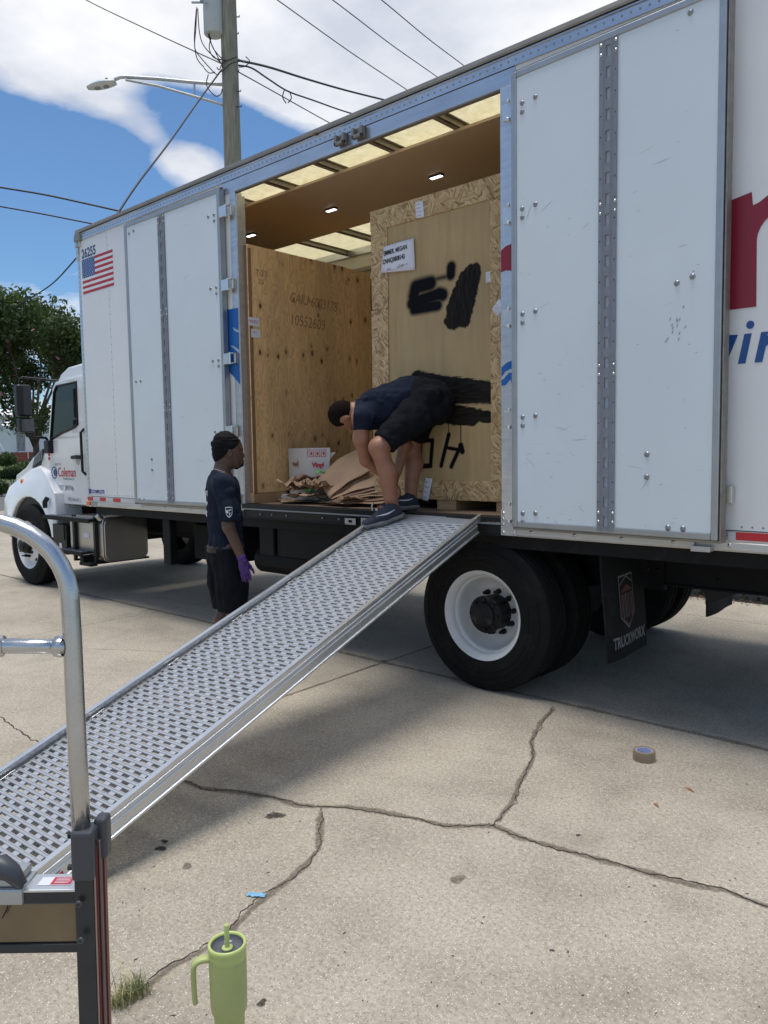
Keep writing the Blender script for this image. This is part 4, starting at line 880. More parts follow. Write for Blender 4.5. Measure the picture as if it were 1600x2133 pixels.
fend = [(-8.97, 1.16), (-9.36, 1.42), (-9.55, 1.49), (-9.80, 1.44), (-10.06, 1.32), (-10.28, 1.22), (-10.42, 1.05), (-10.46, .80), (-10.40, .62), (-10.30, .55)]+[(x, z) for x, z in arc[::-1] if z > .56]+[(-9.06, .62), (-8.92, .66), (-8.95, .9)]
m = MB(); n = len(fend); vs = []
for y, s in ((.075, .02), (.10, 0), (.40, 0)):
    for x, z in fend:
        up_ = z > 1.16 or (x < -10.3)
        vs.append((x+(.03 if y < .09 and x < -10.2 else 0), y+(max(0, z-1.2)*.35 if y < .2 else 0), z-(.02 if y < .09 and up_ and z > 1.15 else 0)))
fs = [tuple(range(n))]+[(k*n+i, k*n+(i+1) % n, (k+1)*n+(i+1) % n, (k+1)*n+i) for k in range(2) for i in range(n)]
m.add(vs, fs); fd = m.build('fender', M_['cabwhite'], truck, bevel=.012, auto=50)
dup_f = fd.copy(); COL.objects.link(dup_f); dup_f.matrix_basis = Matrix.Translation((0, 2.55, 0)) @ Matrix.Diagonal((1, -1, 1, 1))
m = MB(); m.prism([(x, z) for x, z in arc if z > .52], .12, .44, lambda a, b, d: (a, d, b)); m.build('wheel_housing', M_['satin'], truck)
m = MB(); m.box((-10.5, .25, .48), (-10.38, 2.3, .80)); m.box((-10.44, .3, .85), (-10.40, 2.25, 1.25)); m.build('bumper', M_['cabwhite'], truck, bevel=.03)
m = MB(); m.lathe([(.035, 0), (.028, .012), (.0005, .018)], (-9.93, .118, 1.285), (0, -1, 0), 12); m.build('turn_lamp', M_['amber'], truck, smooth=True)
m = MB(); m.tube([(-9.18, .09, 1.10), (-9.18, .055, 1.05), (-9.17, .05, .98)], [.03, .032, .028], 8); m.build('hood_latch', M_['satin'], truck)
# far-side and near-side mirrors
def mirror(sx):
    m = MB(); z0, z1 = 2.06, 2.43
    m.box((-9.20, -.245, z0), (-9.08, -.075, z1)); mi = m.build('mirror', M_['satin'], truck, bevel=.03, seg=3)
    m = MB(); m.box((-9.079, -.23, z0+.02), (-9.075, -.09, z1-.02)); m.build('glass', M_['mirrorglass'] if 0 else M_['glassdark'], mi, bevel=.012)
    m = MB(); m.box((-9.19, -.23, 1.875), (-9.08, -.055, 2.045)); m2 = m.build('spot_mirror', M_['satin'], truck, bevel=.025, seg=3)
    m = MB(); m.box((-9.079, -.215, 1.89), (-9.075, -.07, 2.03)); m.build('glass', M_['mirrorglass'], m2, bevel=.012)
    m = MB()
    m.tube([(-9.14, -.19, 2.42), (-9.14, -.185, 2.50), (-9.14, -.15, 2.515), (-9.12, .1, 2.505), (-9.05, .22, 2.49)], .012, 8)
    m.build('mirror_arm', M_['satin'], truck, auto=60); m = MB()
    m.tube([(-9.14, -.15, 1.88), (-9.15, -.13, 1.84), (-9.17, -.05, 1.825), (-9.24, .13, 1.82), (-9.26, .17, 1.78)], .015, 8)
    m.build('mirror_arm', M_['satin'], truck, auto=60)
    m = MB(); m.box((-9.30, .125, 1.63), (-9.17, .20, 1.79)); m.build('mirror_bracket', M_['satin'], truck, bevel=.015)
mirror(1)
yd = YC-.0145
cf = lambda x, z: frame((x, yd, z), (1, 0, 0), (0, 0, 1))
text('door_lettering', 'Coleman', .155, cf(-9.085, 1.355), M_['pinkink'], cd_, bold=.002, sx=.80)
m = MB(); m.lathe([(.075, 0), (.0745, .001), (.060, .001), (.0595, 0)], (-9.175, yd+.001, 1.40), (0, -1, 0), 24); m.build('door_logo_ring', M_['dblue'], cd_)
m = MB(); m.lathe([(.045, 0), (.044, .001), (.0005, .001)], (-9.155, yd+.001, 1.40), (0, -1, 0), 20, ang=2*PI); m.build('door_logo', M_['navy'], cd_)
text('door_lettering', 'Worldwide Moving, Inc.', .042, cf(-8.96, 1.315), M_['dblue'], cd_, sx=.72)
text('door_lettering', 'AGENT FOR', .04, cf(-9.16, 1.485), M_['dblue'], cd_, sx=.72)
text('door_lettering', 'USDOT 2897746', .085, cf(-9.165, 1.19), M_['dblue'], cd_, sx=.76)
text('door_lettering', '13705 Joffrey Dr. J.', .06, cf(-8.87, 1.07), M_['grey'], cd_, bold=.001, sx=.7)
text('door_lettering', 'M', .09, cf(-9.27, 1.25), M_['grey'], cd_)
m = MB(); m.lathe([(.045, 0), (.044, .001), (.0005, .001)], (-9.22, yd+.001, 1.13), (0, -1, 0), 20); m.build('door_badge', M_['grey'], cd_)
for z in (1.60, 1.55): wbox('fender_badge', (-9.345, YC-.002, z), (-9.305+.02, YC+.01, z+.04), 'pinkink')
# ------------------------------------------------------------------ crates
# left crate: knotty plywood sheets over runners; its long face looks towards the rear (+X)
cl = empty('crate', (-5.75, .85, OZ0), 'knotty plywood crate left of the doorway with handwritten numbers on it', 'crate')
cx = -5.2
MB().box((cx-.012, .05, 1.252), (cx, 1.235, 3.33)).build('panel', M_['ply'], cl, bevel=.002)
MB().box((cx-.012, 1.238, 1.252), (cx, 1.56, 3.325)).build('panel', M_['ply'], cl, bevel=.002)
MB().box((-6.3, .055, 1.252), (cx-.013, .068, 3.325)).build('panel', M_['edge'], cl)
MB().box((-6.3, .055, 3.316), (cx-.013, 1.555, 3.328)).build('lid', M_['ply'], cl)
MB().box((-6.3, 1.545, 1.252), (cx-.013, 1.556, 3.315)).build('panel', M_['ply'], cl)
MB().box((-6.312, .055, 1.252), (-6.3, 1.556, 3.315)).build('panel', M_['ply'], cl)
for a, b in ((.05, .43), (.75, .95), (1.30, 1.56)): MB().box((-6.3, a, OZ0), (cx-.002, b, 1.250)).build('skid', M_['lumber'], cl, bevel=.003)
MB().box((cx, .052, 1.25), (cx+.004, .085, 3.3)).build('corner_strip', M_['edge'], cl)
xf = lambda y, z, x=cx+.0015: frame((x, y, z), (0, 1, 0), (0, 0, 1))
def scrawl(name, pts, r, mt, par):      # a thin handwritten line; pts in (y,z)
    return
t = text('handwriting', 'CAIU 6003178', .13, xf(.50, 2.915) @ Matrix.Rotation(-.03, 4, 'Z'), M_['ink2'], cl, sx=.74, shear=.22)
t = text('handwriting', '10552609', .135, xf(.50, 2.72) @ Matrix.Rotation(-.02, 4, 'Z'), M_['ink2'], cl, sx=.80, shear=.1)
text('stamp', 'T:23', .07, xf(.13, 3.09), M_['ink2'], cl); text('stamp', '25', .06, xf(.16, 3.02), M_['ink2'], cl); text('stamp', 'B3', .06, xf(1.20, 3.17), M_['ink2'], cl)
MB().box((cx+.003, .04, 2.66), (cx+.0055, .155, 2.73)).build('label', M_['paper'], cl); text('label_print', 'FRAGILE', .036, xf(.048, 2.685, cx+.0062), M_['pinkink'], cl, sx=.7)
MB().box((cx+.003, .065, 2.565), (cx+.0055, .16, 2.635)).build('label', M_['paper'], cl); text('label_print', 'CAT', .028, xf(.075, 2.60, cx+.0062), M_['grey'], cl)
# a second plywood crate right behind it
cb = empty('crate', (-5.7, 1.95, OZ0), 'plywood crate half hidden behind the left knotty crate', 'crate')
MB().box((-6.3, 1.60, 1.25), (cx+.05, 2.40, 3.29)).build('body', M_['ply'], cb, bevel=.003)
MB().box((cx+.05, 1.58, 1.25), (cx+.07, 1.65, 3.26)).build('batten', M_['lumber'], cb); MB().box((-6.3, 1.62, OZ0), (cx+.05, 1.8, 1.248)).build('skid', M_['lumber'], cb)
MB().box((-6.3, 2.15, OZ0), (cx+.05, 2.35, 1.248)).build('skid', M_['lumber'], cb)
# right crate: pale ply panel framed with strand board, faces the doorway
cr = empty('crate', (-3.4, .9, OZ0), 'pale crate with strand board frame, paper notice and black spray paint', 'crate')
RY = .30; x0, x1, z0, z1 = -4.035, -2.79, 1.236, 3.392
ix0, ix1, iz0, iz1 = -3.868, -2.955, 1.372, 3.245
MB().box((x0, RY+.02, z0), (x1, 1.5, z1-.01)).build('body', M_['osb'], cr)
def opt(name, a, b, mt, bev=.002): return MB().box(a, b).build(name, M_[mt], cr, bevel=bev)
opt('frame_board', (x0, RY, iz1), (x1, RY+.019, z1), 'osb'); opt('frame_board', (x0, RY, z0), (x1, RY+.019, iz0), 'osb')
opt('frame_board', (x0+.004, RY+.001, 2.66), (ix0, RY+.019, iz1-.001), 'osb'); opt('frame_board', (x0-.004, RY, iz0+.001), (ix0-.004, RY+.019, 2.657), 'osb'); opt('frame_board', (ix1, RY+.001, iz0+.001), (x1, RY+.019, iz1-.001), 'osb')
# spray paint: flat print stored on a fine grid of the panel (photo strokes projected to the panel)
def PX(x, y): q = P(x, y, 1, RY+.01); return (q.x, q.z)
STR = [([(897, 590), (866, 598), (862, 618)], 15, 9, 0), ([(880, 590), (900, 585)], 10, 8, 0), ([(905, 582), (935, 575)], 3, 9, 0), ([(940, 556), (939, 572)], 11, 6, 0), ([(858, 632), (915, 612), (922, 614)], 13, 7, 0), ([(862, 645), (912, 636)], 11, 7, 0),
       ([(983, 572), (965, 615), (945, 665)], 21, 4, 1), ([(972, 585), (948, 645)], 22, 3, 1), ([(990, 562), (985, 600), (968, 668)], 13, 4, 1), ([(935, 668), (965, 670)], 11, 4, 1),
       ([(880, 792), (925, 800), (1015, 812)], 17, 3, 2), ([(900, 815), (950, 828), (1025, 826)], 13, 3, 2), ([(870, 790), (905, 810)], 18, 5, 2), ([(920, 850), (970, 860), (1018, 868)], 12, 3, 2), ([(900, 860), (940, 872), (985, 874)], 12, 3, 2), ([(940, 805), (1022, 815)], 10, 3, 2), ([(905, 830), (935, 845)], 16, 4, 2),
       ([(877, 922), (873, 970)], 4.5, 3, 0), ([(877, 919), (901, 917)], 4, 3, 0), ([(901, 917), (897, 970)], 4.5, 3, 0), ([(873, 972), (897, 970)], 5, 3, 0),
       ([(935, 905), (919, 970)], 4.5, 3, 0), ([(928, 932), (962, 938)], 3.5, 3, 0), ([(960, 928), (940, 972)], 4.5, 3, 0), ([(960, 885), (960, 928)], 1, 1.5, 0), ([(934, 880), (935, 900)], .8, 1.5, 0), ([(960, 928), (963, 940)], 6, 3, 0)]
gx, gz = 280, 540; Xs = np.linspace(ix0-.004, ix1+.004, gx); Zs = np.linspace(iz0-.004, iz1+.004, gz); XX, ZZ = np.meshgrid(Xs, Zs, indexing='ij')
def vnoise(X, Y, s, seed):
    r = np.random.RandomState(seed).rand(256, 256); x = X*s; y = Y*s; i = np.floor(x).astype(int); j = np.floor(y).astype(int); fx = x-i; fy = y-j
    fx = fx*fx*(3-2*fx); fy = fy*fy*(3-2*fy); g = lambda a, b: r[a % 256, b % 256]
    return (g(i, j)*(1-fx)+g(i+1, j)*fx)*(1-fy)+(g(i, j+1)*(1-fx)+g(i+1, j+1)*fx)*fy
mask = np.zeros_like(XX); S = 1/282.0
for pts, r, soft, kind in STR:
    if kind == 0 and soft >= 5: soft *= 1.5
    q = [PX(*p_) for p_ in pts]; r *= S; soft *= S
    dd = np.full_like(XX, 9.); 
    for a, b in zip(q, q[1:]):
        ax_, az_ = a; bx_, bz_ = b; L2 = (bx_-ax_)**2+(bz_-az_)**2; t = np.clip(((XX-ax_)*(bx_-ax_)+(ZZ-az_)*(bz_-az_))/L2, 0, 1)
        dd = np.minimum(dd, np.hypot(XX-ax_-t*(bx_-ax_), ZZ-az_-t*(bz_-az_)))
    if kind == 1: dd = dd+(vnoise(XX+.35*ZZ, ZZ*.05, 240, 3)-.5)*.011+(vnoise(XX, ZZ, 60, 8)-.5)*.012
    if kind == 2: dd = dd+(vnoise(XX*.04, ZZ, 250, 4)-.5)*.013+(vnoise(XX, ZZ, 60, 9)-.5)*.008
    m_ = 1-np.clip((dd-r+soft*.4)/soft, 0, 1); m_ = m_*m_*(3-2*m_)
    if kind: m_ *= .94+.06*vnoise(XX*(1 if kind == 1 else .1), ZZ*(.15 if kind == 1 else 1), 160, 5)
    mask = np.maximum(mask, m_)
mask = np.clip(mask, 0, 1)
vs = np.stack([XX, np.full_like(XX, RY+.010), ZZ], -1).reshape(-1, 3)
idx = np.arange(gx*gz).reshape(gx, gz); fc = np.stack([idx[:-1, :-1], idx[1:, :-1], idx[1:, 1:], idx[:-1, 1:]], -1).reshape(-1, 4)
me = bpy.data.meshes.new('painted_panel'); me.from_pydata(vs.tolist(), [], fc.tolist()); me.materials.append(M_['spray'])
at = me.attributes.new('paint', 'FLOAT', 'POINT'); at.data.foreach_set('value', mask.reshape(-1).astype(np.float32))
o = bpy.data.objects.new('painted_panel', me); COL.objects.link(o); adopt(o, cr)
def quad_px(name, pts, y, mt, par, bend=0.0):
    q = [P(*p_, 1, y) for p_ in pts]; m = MB(); n = 6; vs = []
    for i in range(n+1):
        for j in range(n+1):
            u, v = i/n, j/n; p_ = q[0].lerp(q[1], u).lerp(q[3].lerp(q[2], u), v); vs.append(p_+Vector((0, -bend*(math.sin(u*PI)*.6+math.sin(v*3+u*2)*.4+.5*(1-v)*0), 0)))
    m.add(vs, [(i*(n+1)+j, (i+1)*(n+1)+j, (i+1)*(n+1)+j+1, i*(n+1)+j+1) for i in range(n) for j in range(n)])
    o = m.build(name, M_[mt], par, smooth=True, fix=False); so = o.modifiers.new('thick', 'SOLIDIFY'); so.thickness = .0006; so.offset = 0; return o
nt_ = quad_px('notice', [(800, 514), (862, 496), (864, 562), (793, 569)], RY-.006, 'paper', cr, .006)
q0 = P(799, 533, 1, RY-.014); q1 = P(855, 516, 1, RY-.014); q2 = P(797, 552, 1, RY-.014); q3 = P(852, 541, 1, RY-.014)
xdir = (q1-q0).normalized()
text('notice_print', 'EMMER, MEGAN', .047, frame(q0, xdir, (0, 0, 1)), M_['ink'], cr, sx=.68, bold=.0012)
text('notice_print', 'CNNQ0808142', .047, frame(P(797, 551, 1, RY-.014), (1, 0, .04), (0, 0, 1)), M_['ink'], cr, sx=.70, bold=.0012)
text('notice_print', 'Crate - 4', .028, frame(P(830, 557, 1, RY-.014), (1, 0, .04), (0, 0, 1)), M_['ink'], cr, sx=.8)
text('notice_print', 'BOX ______ of ______', .022, frame(P(806, 564, 1, RY-.014), (1, 0, .0), (0, 0, 1)), M_['ink'], cr, sx=.8)
def small_label(pts, par, y=RY-.0025, lines=4, vert=True):
    o = quad_px('label', pts, y, 'paper', par)
    q = [P(*p_, 1, y-.0012) for p_ in pts]; m = MB(); rnd = random.Random(int(pts[0][0]))
    for k in range(lines):
        v = (k+.7)/(lines+.5)
        a = q[0].lerp(q[3], v); b = q[1].lerp(q[2], v); w_ = rnd.uniform(.4, .75); s_ = .12
        p0, p1 = a.lerp(b, s_), a.lerp(b, s_+w_); h = (q[3]-q[0])*(.05)
        n = 7
        for i in range(n): m.add([p0.lerp(p1, i/n), p0.lerp(p1, (i+.62)/n), p0.lerp(p1, (i+.62)/n)+h, p0.lerp(p1, i/n)+h], [(0, 1, 2, 3)])
    m.build('label_print', M_['grey'], par, fix=False)
small_label([(865, 421), (881, 417), (884, 452), (867, 455)], cr)
small_label([(1012, 567), (1026, 564), (1026, 587), (1012, 590)], cr, RY+.004)
small_label([(1025, 644), (1040, 622), (1056, 636), (1037, 660)], cr)
small_label([(886, 995), (901, 997), (892, 1044), (880, 1041)], cr, RY-.03)
for a, b in ((-4.03, -3.9), (-3.43, -3.26), (-2.92, -2.8)): MB().box((a, RY+.01, OZ0), (b, 1.45, z0-.001)).build('skid', M_['lumber'], cr, bevel=.003)
# ------------------------------------------------------------------ paper, box, roll, hammer
def sheet(pts2, y0, y1, mt, par, name='sheet', wob=.006, seed=0, th=.0025, n=14):   # an (x,z) profile swept in y with a slight twist
    rnd = random.Random(seed); m = MB(); L = len(pts2)
    # resample
    P2 = [Vector((a, 0, b)) for a, b in pts2]
    def cat(t):
        s = t*(L-1); i = min(int(s), L-2); f = s-i; p0, p1, p2, p3 = P2[max(i-1, 0)], P2[i], P2[i+1], P2[min(i+2, L-1)]
        return .5*((2*p1)+(-p0+p2)*f+(2*p0-5*p1+4*p2-p3)*f*f+(-p0+3*p1-3*p2+p3)*f**3)
    K = 22; ph = rnd.uniform(0, 6); vs = []
    for i in range(K+1):
        for j in range(n+1):
            t, v = i/K, j/n; p_ = cat(t); vs.append((p_.x+wob*math.sin(v*5+ph+t*3)+.02*(v-.5)*math.sin(ph), y0+(y1-y0)*v+wob*math.sin(t*7+ph), p_.z+wob*math.sin(v*7+t*4+ph*2)*min(1, t*4, (1-t)*4+.3)))
    m.add(vs, [(i*(n+1)+j, (i+1)*(n+1)+j, (i+1)*(n+1)+j+1, i*(n+1)+j+1) for i in range(K) for j in range(n)])
    o = m.build(name, M_[mt], par, smooth=True, fix=False); so = o.modifiers.new('thick', 'SOLIDIFY'); so.thickness = th; so.offset = 0; return o
pk = empty('kraft_paper_stack', (-4.35, .5, OZ0), 'folded stack of brown kraft paper sheets bulging behind the bending man', 'paper stack')
def page(A, B, C, D, bulge, mt, seed, n=14):      # corners (px, py, y) : spine bottom, spine top, outer top, outer bottom
    q = [P(a, b, 1, y) for a, b, y in (A, B, C, D)]; m = MB(); vs = []; rnd = random.Random(seed); ph = rnd.uniform(0, 6)
    nrm = (q[3]-q[0]).cross(q[1]-q[0]).normalized()
    if nrm.dot(CO-q[0]) < 0: nrm = -nrm
    for i in range(n+1):
        for j in range(n+1):
            u, v = i/n, j/n; p_ = q[0].lerp(q[3], u).lerp(q[1].lerp(q[2], u), v)
            vs.append(p_+nrm*(bulge*math.sin(PI*min(1, u*.8+.1))*(.6+.4*v)+.004*math.sin(v*9+u*4+ph)+.003*math.sin(u*13+ph)))
    m.add(vs, [(i*(n+1)+j, (i+1)*(n+1)+j, (i+1)*(n+1)+j+1, i*(n+1)+j+1) for i in range(n) for j in range(n)])
    o = m.build('sheet', M_[mt], pk, smooth=True, fix=False); so = o.modifiers.new('thick', 'SOLIDIFY'); so.thickness = .003; so.offset = 0; return o
page((688, 1040, .20), (664, 1000, .34), (754, 936, .62), (772, 982, .40), .055, 'kraft', 1)
page((690, 1041, .22), (670, 1002, .36), (766, 938, .64), (784, 988, .46), .045, 'kraft', 2)
page((692, 1042, .23), (676, 1004, .38), (780, 946, .64), (792, 994, .46), .035, 'kraft2', 3)
page((693, 1042, .25), (684, 1010, .40), (790, 956, .66), (796, 1004, .50), .02, 'kraft2', 10)
page((692, 1043, .19), (700, 1014, .36), (778, 974, .60), (796, 1010, .34), .040, 'kraft', 4)
page((694, 1044, .18), (704, 1020, .34), (790, 986, .60), (800, 1020, .33), .030, 'kraft2', 5)
page((694, 1045, .175), (704, 1024, .33), (792, 994, .59), (802, 1026, .31), .026, 'kraft', 11)
page((696, 1046, .17), (700, 1030, .32), (796, 1006, .58), (804, 1034, .29), .020, 'kraft', 6)
page((688, 1048, .16), (700, 1038, .30), (800, 1020, .56), (808, 1042, .25), .012, 'kraft2', 7)
page((680, 1050, .14), (690, 1043, .28), (802, 1034, .5), (810, 1048, .20), .006, 'kraft', 8)
page((690, 1040, .32), (700, 1000, .5), (800, 966, .74), (798, 1030, .5), .02, 'kraft2', 9)
cp = empty('crumpled_paper', (-4.75, .35, OZ0), 'crumpled scraps of brown packing paper spilling over the truck floor', 'packing paper')
def crumple(c, sx, sy, sz, mt, seed, par=cp, n=16, name='scrap'):
    rnd = random.Random(seed); vs = []; a0 = rnd.uniform(0, PI); ca, sa = math.cos(a0), math.sin(a0)
    hgt = [[rnd.random() for _ in range(5)] for _ in range(5)]; h2_ = [[rnd.random() for _ in range(12)] for _ in range(12)]
    def H2(u, v):
        x, y = min(u, .999)*10.9, min(v, .999)*10.9; i, j = int(x), int(y); f, g_ = x-i, y-j
        return (h2_[i][j]*(1-f)+h2_[i+1][j]*f)*(1-g_)+(h2_[i][j+1]*(1-f)+h2_[i+1][j+1]*f)*g_
    def H(u, v):
        x, y = u*3.99, v*3.99; i, j = int(x), int(y); f, g_ = x-i, y-j
        f = f*f*(3-2*f); g_ = g_*g_*(3-2*g_); return (hgt[i][j]*(1-f)+hgt[i+1][j]*f)*(1-g_)+(hgt[i][j+1]*(1-f)+hgt[i+1][j+1]*f)*g_
    for i in range(n+1):
        for j in range(n+1):
            u, v = i/n, j/n; x = (u-.5)*sx*(1+.25*H(v, u)); y = (v-.5)*sy*(1+.3*H(u*.9, v*.8)); z = sz*(.62*H(u, v)+.30*H2(u, v)+.08*rnd.random()); x += .02*(H2(v, u)-.5); y += .02*(H2(1-u, v)-.5)
            vs.append((c[0]+x*ca-y*sa, c[1]+x*sa+y*ca, c[2]+z))
    m = MB(); m.add(vs, [(i*(n+1)+j, (i+1)*(n+1)+j, (i+1)*(n+1)+j+1, i*(n+1)+j+1) for i in range(n) for j in range(n)])
    o = m.build(name, M_[mt], par, fix=False); so = o.modifiers.new('thick', 'SOLIDIFY'); so.thickness = .0015; so.offset = 0; return o
rnd = random.Random(11)
for k, (px_, py_, s, h, mt) in enumerate([(625, 1012, .22, .15, 'kraft'), (650, 1000, .22, .18, 'kraft2'), (612, 1030, .16, .08, 'kraft2'), (640, 1032, .22, .09, 'kraft'), (668, 1022, .16, .10, 'kraft'), (690, 1043, .26, .05, 'kraft2'), (725, 1046, .28, .05, 'kraft'), (760, 1044, .26, .05, 'kraft2'), (790, 1035, .22, .07, 'kraft'), (620, 1046, .2, .03, 'kraft'), (655, 1047, .24, .035, 'kraft2'), (700, 1035, .2, .09, 'kraft'), (745, 1036, .2, .07, 'kraft2'), (820, 1010, .15, .16, 'kraft'), (780, 1045, .15, .04, 'kraft'), (650, 985, .12, .14, 'kraft'), (635, 1000, .13, .10, 'kraft2'), (608, 1018, .2, .10, 'kraft'), (632, 1020, .2, .12, 'kraft2'), (605, 1044, .16, .04, 'kraft'), (660, 1035, .22, .08, 'kraft'), (677, 1012, .14, .12, 'kraft2')]):
    q = P(px_, py_, 1, .26+.12*(k % 3)); crumple((q.x, q.y, max(OZ0+.004, min(q.z-.03, OZ0+.125))), s*1.15, s, h*.8, mt, k+50)
for px_, py_ in ((668, 985), (645, 1022)):
    q = P(px_, py_, 1, .24); crumple((q.x, q.y, q.z-.02), .06, .05, .05, 'green', 77+px_, name='green_wrap', n=5)
bx = empty('carton', (-5.0, .62, OZ0), 'open white carton with red print and raised flaps behind crumpled paper', 'box')
bpts = lambda pts, y: [P(a, b, 1, y) for a, b in pts]
A = P(604, 1010, 1, .42); Bq = P(641, 1010, 1, .33); Cq = P(688, 1005, 1, .43)
zb, zt = OZ0+.005, P(641, 958, 1, .33).z
def wallq(a, b, z0, z1, name, mt='carton', par=bx, lean=0.0):
    a = Vector((a.x, a.y, 0)); b = Vector((b.x, b.y, 0)); u = (b-a).normalized(); n = Vector((-u.y, u.x, 0)); m = MB()
    vs = [a+Vector((0, 0, z0)), b+Vector((0, 0, z0)), b+n*lean+Vector((0, 0, z1)), a+n*lean+Vector((0, 0, z1))]; vs += [v+n*.005 for v in vs]
    m.add(vs, [(0, 1, 2, 3), (7, 6, 5, 4), (0, 4, 5, 1), (1, 5, 6, 2), (2, 6, 7, 3), (3, 7, 4, 0)]); return m.build(name, M_[mt], par)
wallq(A, Bq, zb, zt, 'side'); wallq(Bq, Cq, zb, zt, 'side')
D_ = A+(Cq-Bq); wallq(D_, A, zb, zt, 'side'); wallq(Cq, D_, zb, zt, 'side')
wallq(A+(A-Bq)*.05, Bq, zt, zt+.10, 'flap', lean=.0); wallq(Bq, Cq, zt, zt+.10, 'flap', lean=.02)
wallq(Cq, D_, zt, zt+.06, 'flap', lean=-.06)
u1 = (Bq-A); u1.z = 0; u2 = (Cq-Bq); u2.z = 0
def on(a, u, t, z, off=-.002):
    u = u.copy(); L = u.length; u.normalize(); n = Vector((-u.y, u.x, 0)); return Vector((a.x, a.y, 0))+u*(t*L)+n*off+Vector((0, 0, z))
text('print', 'Vinyl', .052, frame(on(Bq, u2, .22, zt-.06, -.004), u2, (0, 0, 1)), M_['pinkink'], bx, bold=.003)
text('print', 'Vinyl', .045, frame(on(A, u1, .2, zt-.05, -.004), u1, (0, 0, 1)), M_['leaf'], bx, bold=.002)
for k in range(3):
    c = on(Bq, u2, .2+.27*k, zt+.055, -.004); m = MB(); un = u2.normalized()
    for (a0, b0, a1, b1) in ((-.022, -.03, .022, -.026), (-.022, .026, .022, .03), (-.022, -.03, -.018, .03), (.018, -.03, .022, .03), (-.008, -.015, .008, .012)):
        m.add([c+un*a0+Vector((0, 0, b0)), c+un*a1+Vector((0, 0, b0)), c+un*a1+Vector((0, 0, b1)), c+un*a0+Vector((0, 0, b1))], [(0, 1, 2, 3)])
    m.build('handling_mark', M_['pinkink'], bx, fix=False)
c0 = on(A, u1, .5, zt-.005); m = MB(); un = u1.normalized(); m.add([c0-un*.012+Vector((0, 0, -.06)), c0+un*.012+Vector((0, 0, -.06)), c0+un*.012, c0-un*.012], [(0, 1, 2, 3)]); m.build('tape', M_['tan'], bx, fix=False)
q = P(553, 1040, 1, .34); q1 = P(600, 1033, 1, .40)
m = MB(); m.lathe([(.010, 0), (.030, .0), (.032, .004), (.032, .40), (.030, .404), (.010, .404)], (q.x-.03, .36, OZ0+.034), (1, .1, 0), 24)
tag(m.build('paper_roll', M_['carton'], auto=40), 'short white roll lying beside the left crate on the truck floor', 'roll')
hm = empty('hammer', (-3.8, -.02, OZ0), 'claw hammer with orange grip lying at the edge of the truck floor', 'hammer')
ha, hb = P(818, 1040, 1, .12), P(786, 1060, 1, .02)
m = MB(); m.tube([ha, ha.lerp(hb, .5), hb], [.014, .012, .010], 8); m.build('handle', M_['orange'], hm, smooth=True)
c = P(780, 1062, 1, .01); up2 = Vector((.1, .1, 1)).normalized()
m = MB(); m.tube([c+Vector((.028, 0, -.03)), c+Vector((.0, 0, -.028)), c+Vector((-.02, 0, -.005)), c+Vector((-.022, 0, .03)), c+Vector((-.008, 0, .055))], [.012, .012, .010, .008, .004], 8); m.tube([c+Vector((.015, 0, -.028)), c+Vector((.03, 0, .01))], [.010, .014], 8); m.build('head', M_['steel'], hm, smooth=True)
for k, (px_, py_) in enumerate(((1028, 1083), (1040, 1086), (1022, 1082))):
    q = P(px_, py_, 1, -.015); m = MB(); m.box((q.x-.02, -.028, 1.129), (q.x+.015, -.012, 1.132), None)
    tag(m.build('wood_chip', M_['lumber']), ['wood chip on the black sill, middle one', 'wood chip on the black sill, nearest the right jamb', 'wood chip on the black sill, nearest the ramp'][k], 'wood chip', 'wood chips on the sill')
# ------------------------------------------------------------------ ramp
az, el, RW = .063, .331, .779
Rd = Vector((math.sin(az)*math.cos(el), -math.cos(az)*math.cos(el), -math.sin(el)))
Rn = Vector((-math.cos(az), -math.sin(az), 0)); Ru = Rn.cross(Rd); Ru = Ru if Ru.z > 0 else -Ru
RP = Vector((-2.821, -.03, 1.174))      # top of the right kerb
RM = Matrix(((Rd.x, Rn.x, Ru.x, RP.x), (Rd.y, Rn.y, Ru.y, RP.y), (Rd.z, Rn.z, Ru.z, RP.z), (0, 0, 0, 1)))   # local: along, across(left), up
ramp = empty('loading_ramp', (-3.0, -1.8, .5), 'long perforated aluminium walk ramp leaning on the truck doorway', 'ramp')
RL = 3.50; DK = -.036
def rb(m, a, b): return m.box(a, b, RM)
# side rails: kerb lip, web with grooves, bottom flange
prof = [(-.004, 0), (.022, 0), (.022, -.008), (.008, -.010), (.008, -.095), (.035, -.098), (.035, -.104), (-.010, -.104), (-.010, -.094), (-.001, -.090), (-.001, -.062), (-.007, -.060), (-.007, -.050), (-.001, -.048), (-.001, -.036), (-.005, -.034), (-.005, -.028), (-.001, -.026), (-.004, -.012)]
for s, name in ((1, 'side_rail'), (-1, 'side_rail')):
    m = MB(); m.prism([((a if s == 1 else RW-a), b) for a, b in prof], .055 if s == 1 else .10, RL, lambda a, b, d: RM @ Vector((d, a, b))); m.build(name, M_['rampside'], ramp, bevel=.0012, seg=1)
    m = MB(); m.prism([((a if s == 1 else RW-a), b) for a, b in [(-.003, -.001), (.020, -.001), (.020, -.05), (-.001, -.045)]], -.02, .054 if s == 1 else .099, lambda a, b, d: RM @ Vector((d, a, b-.0)))
    m.build('rail_end', M_['rampside'], ramp, bevel=.003)
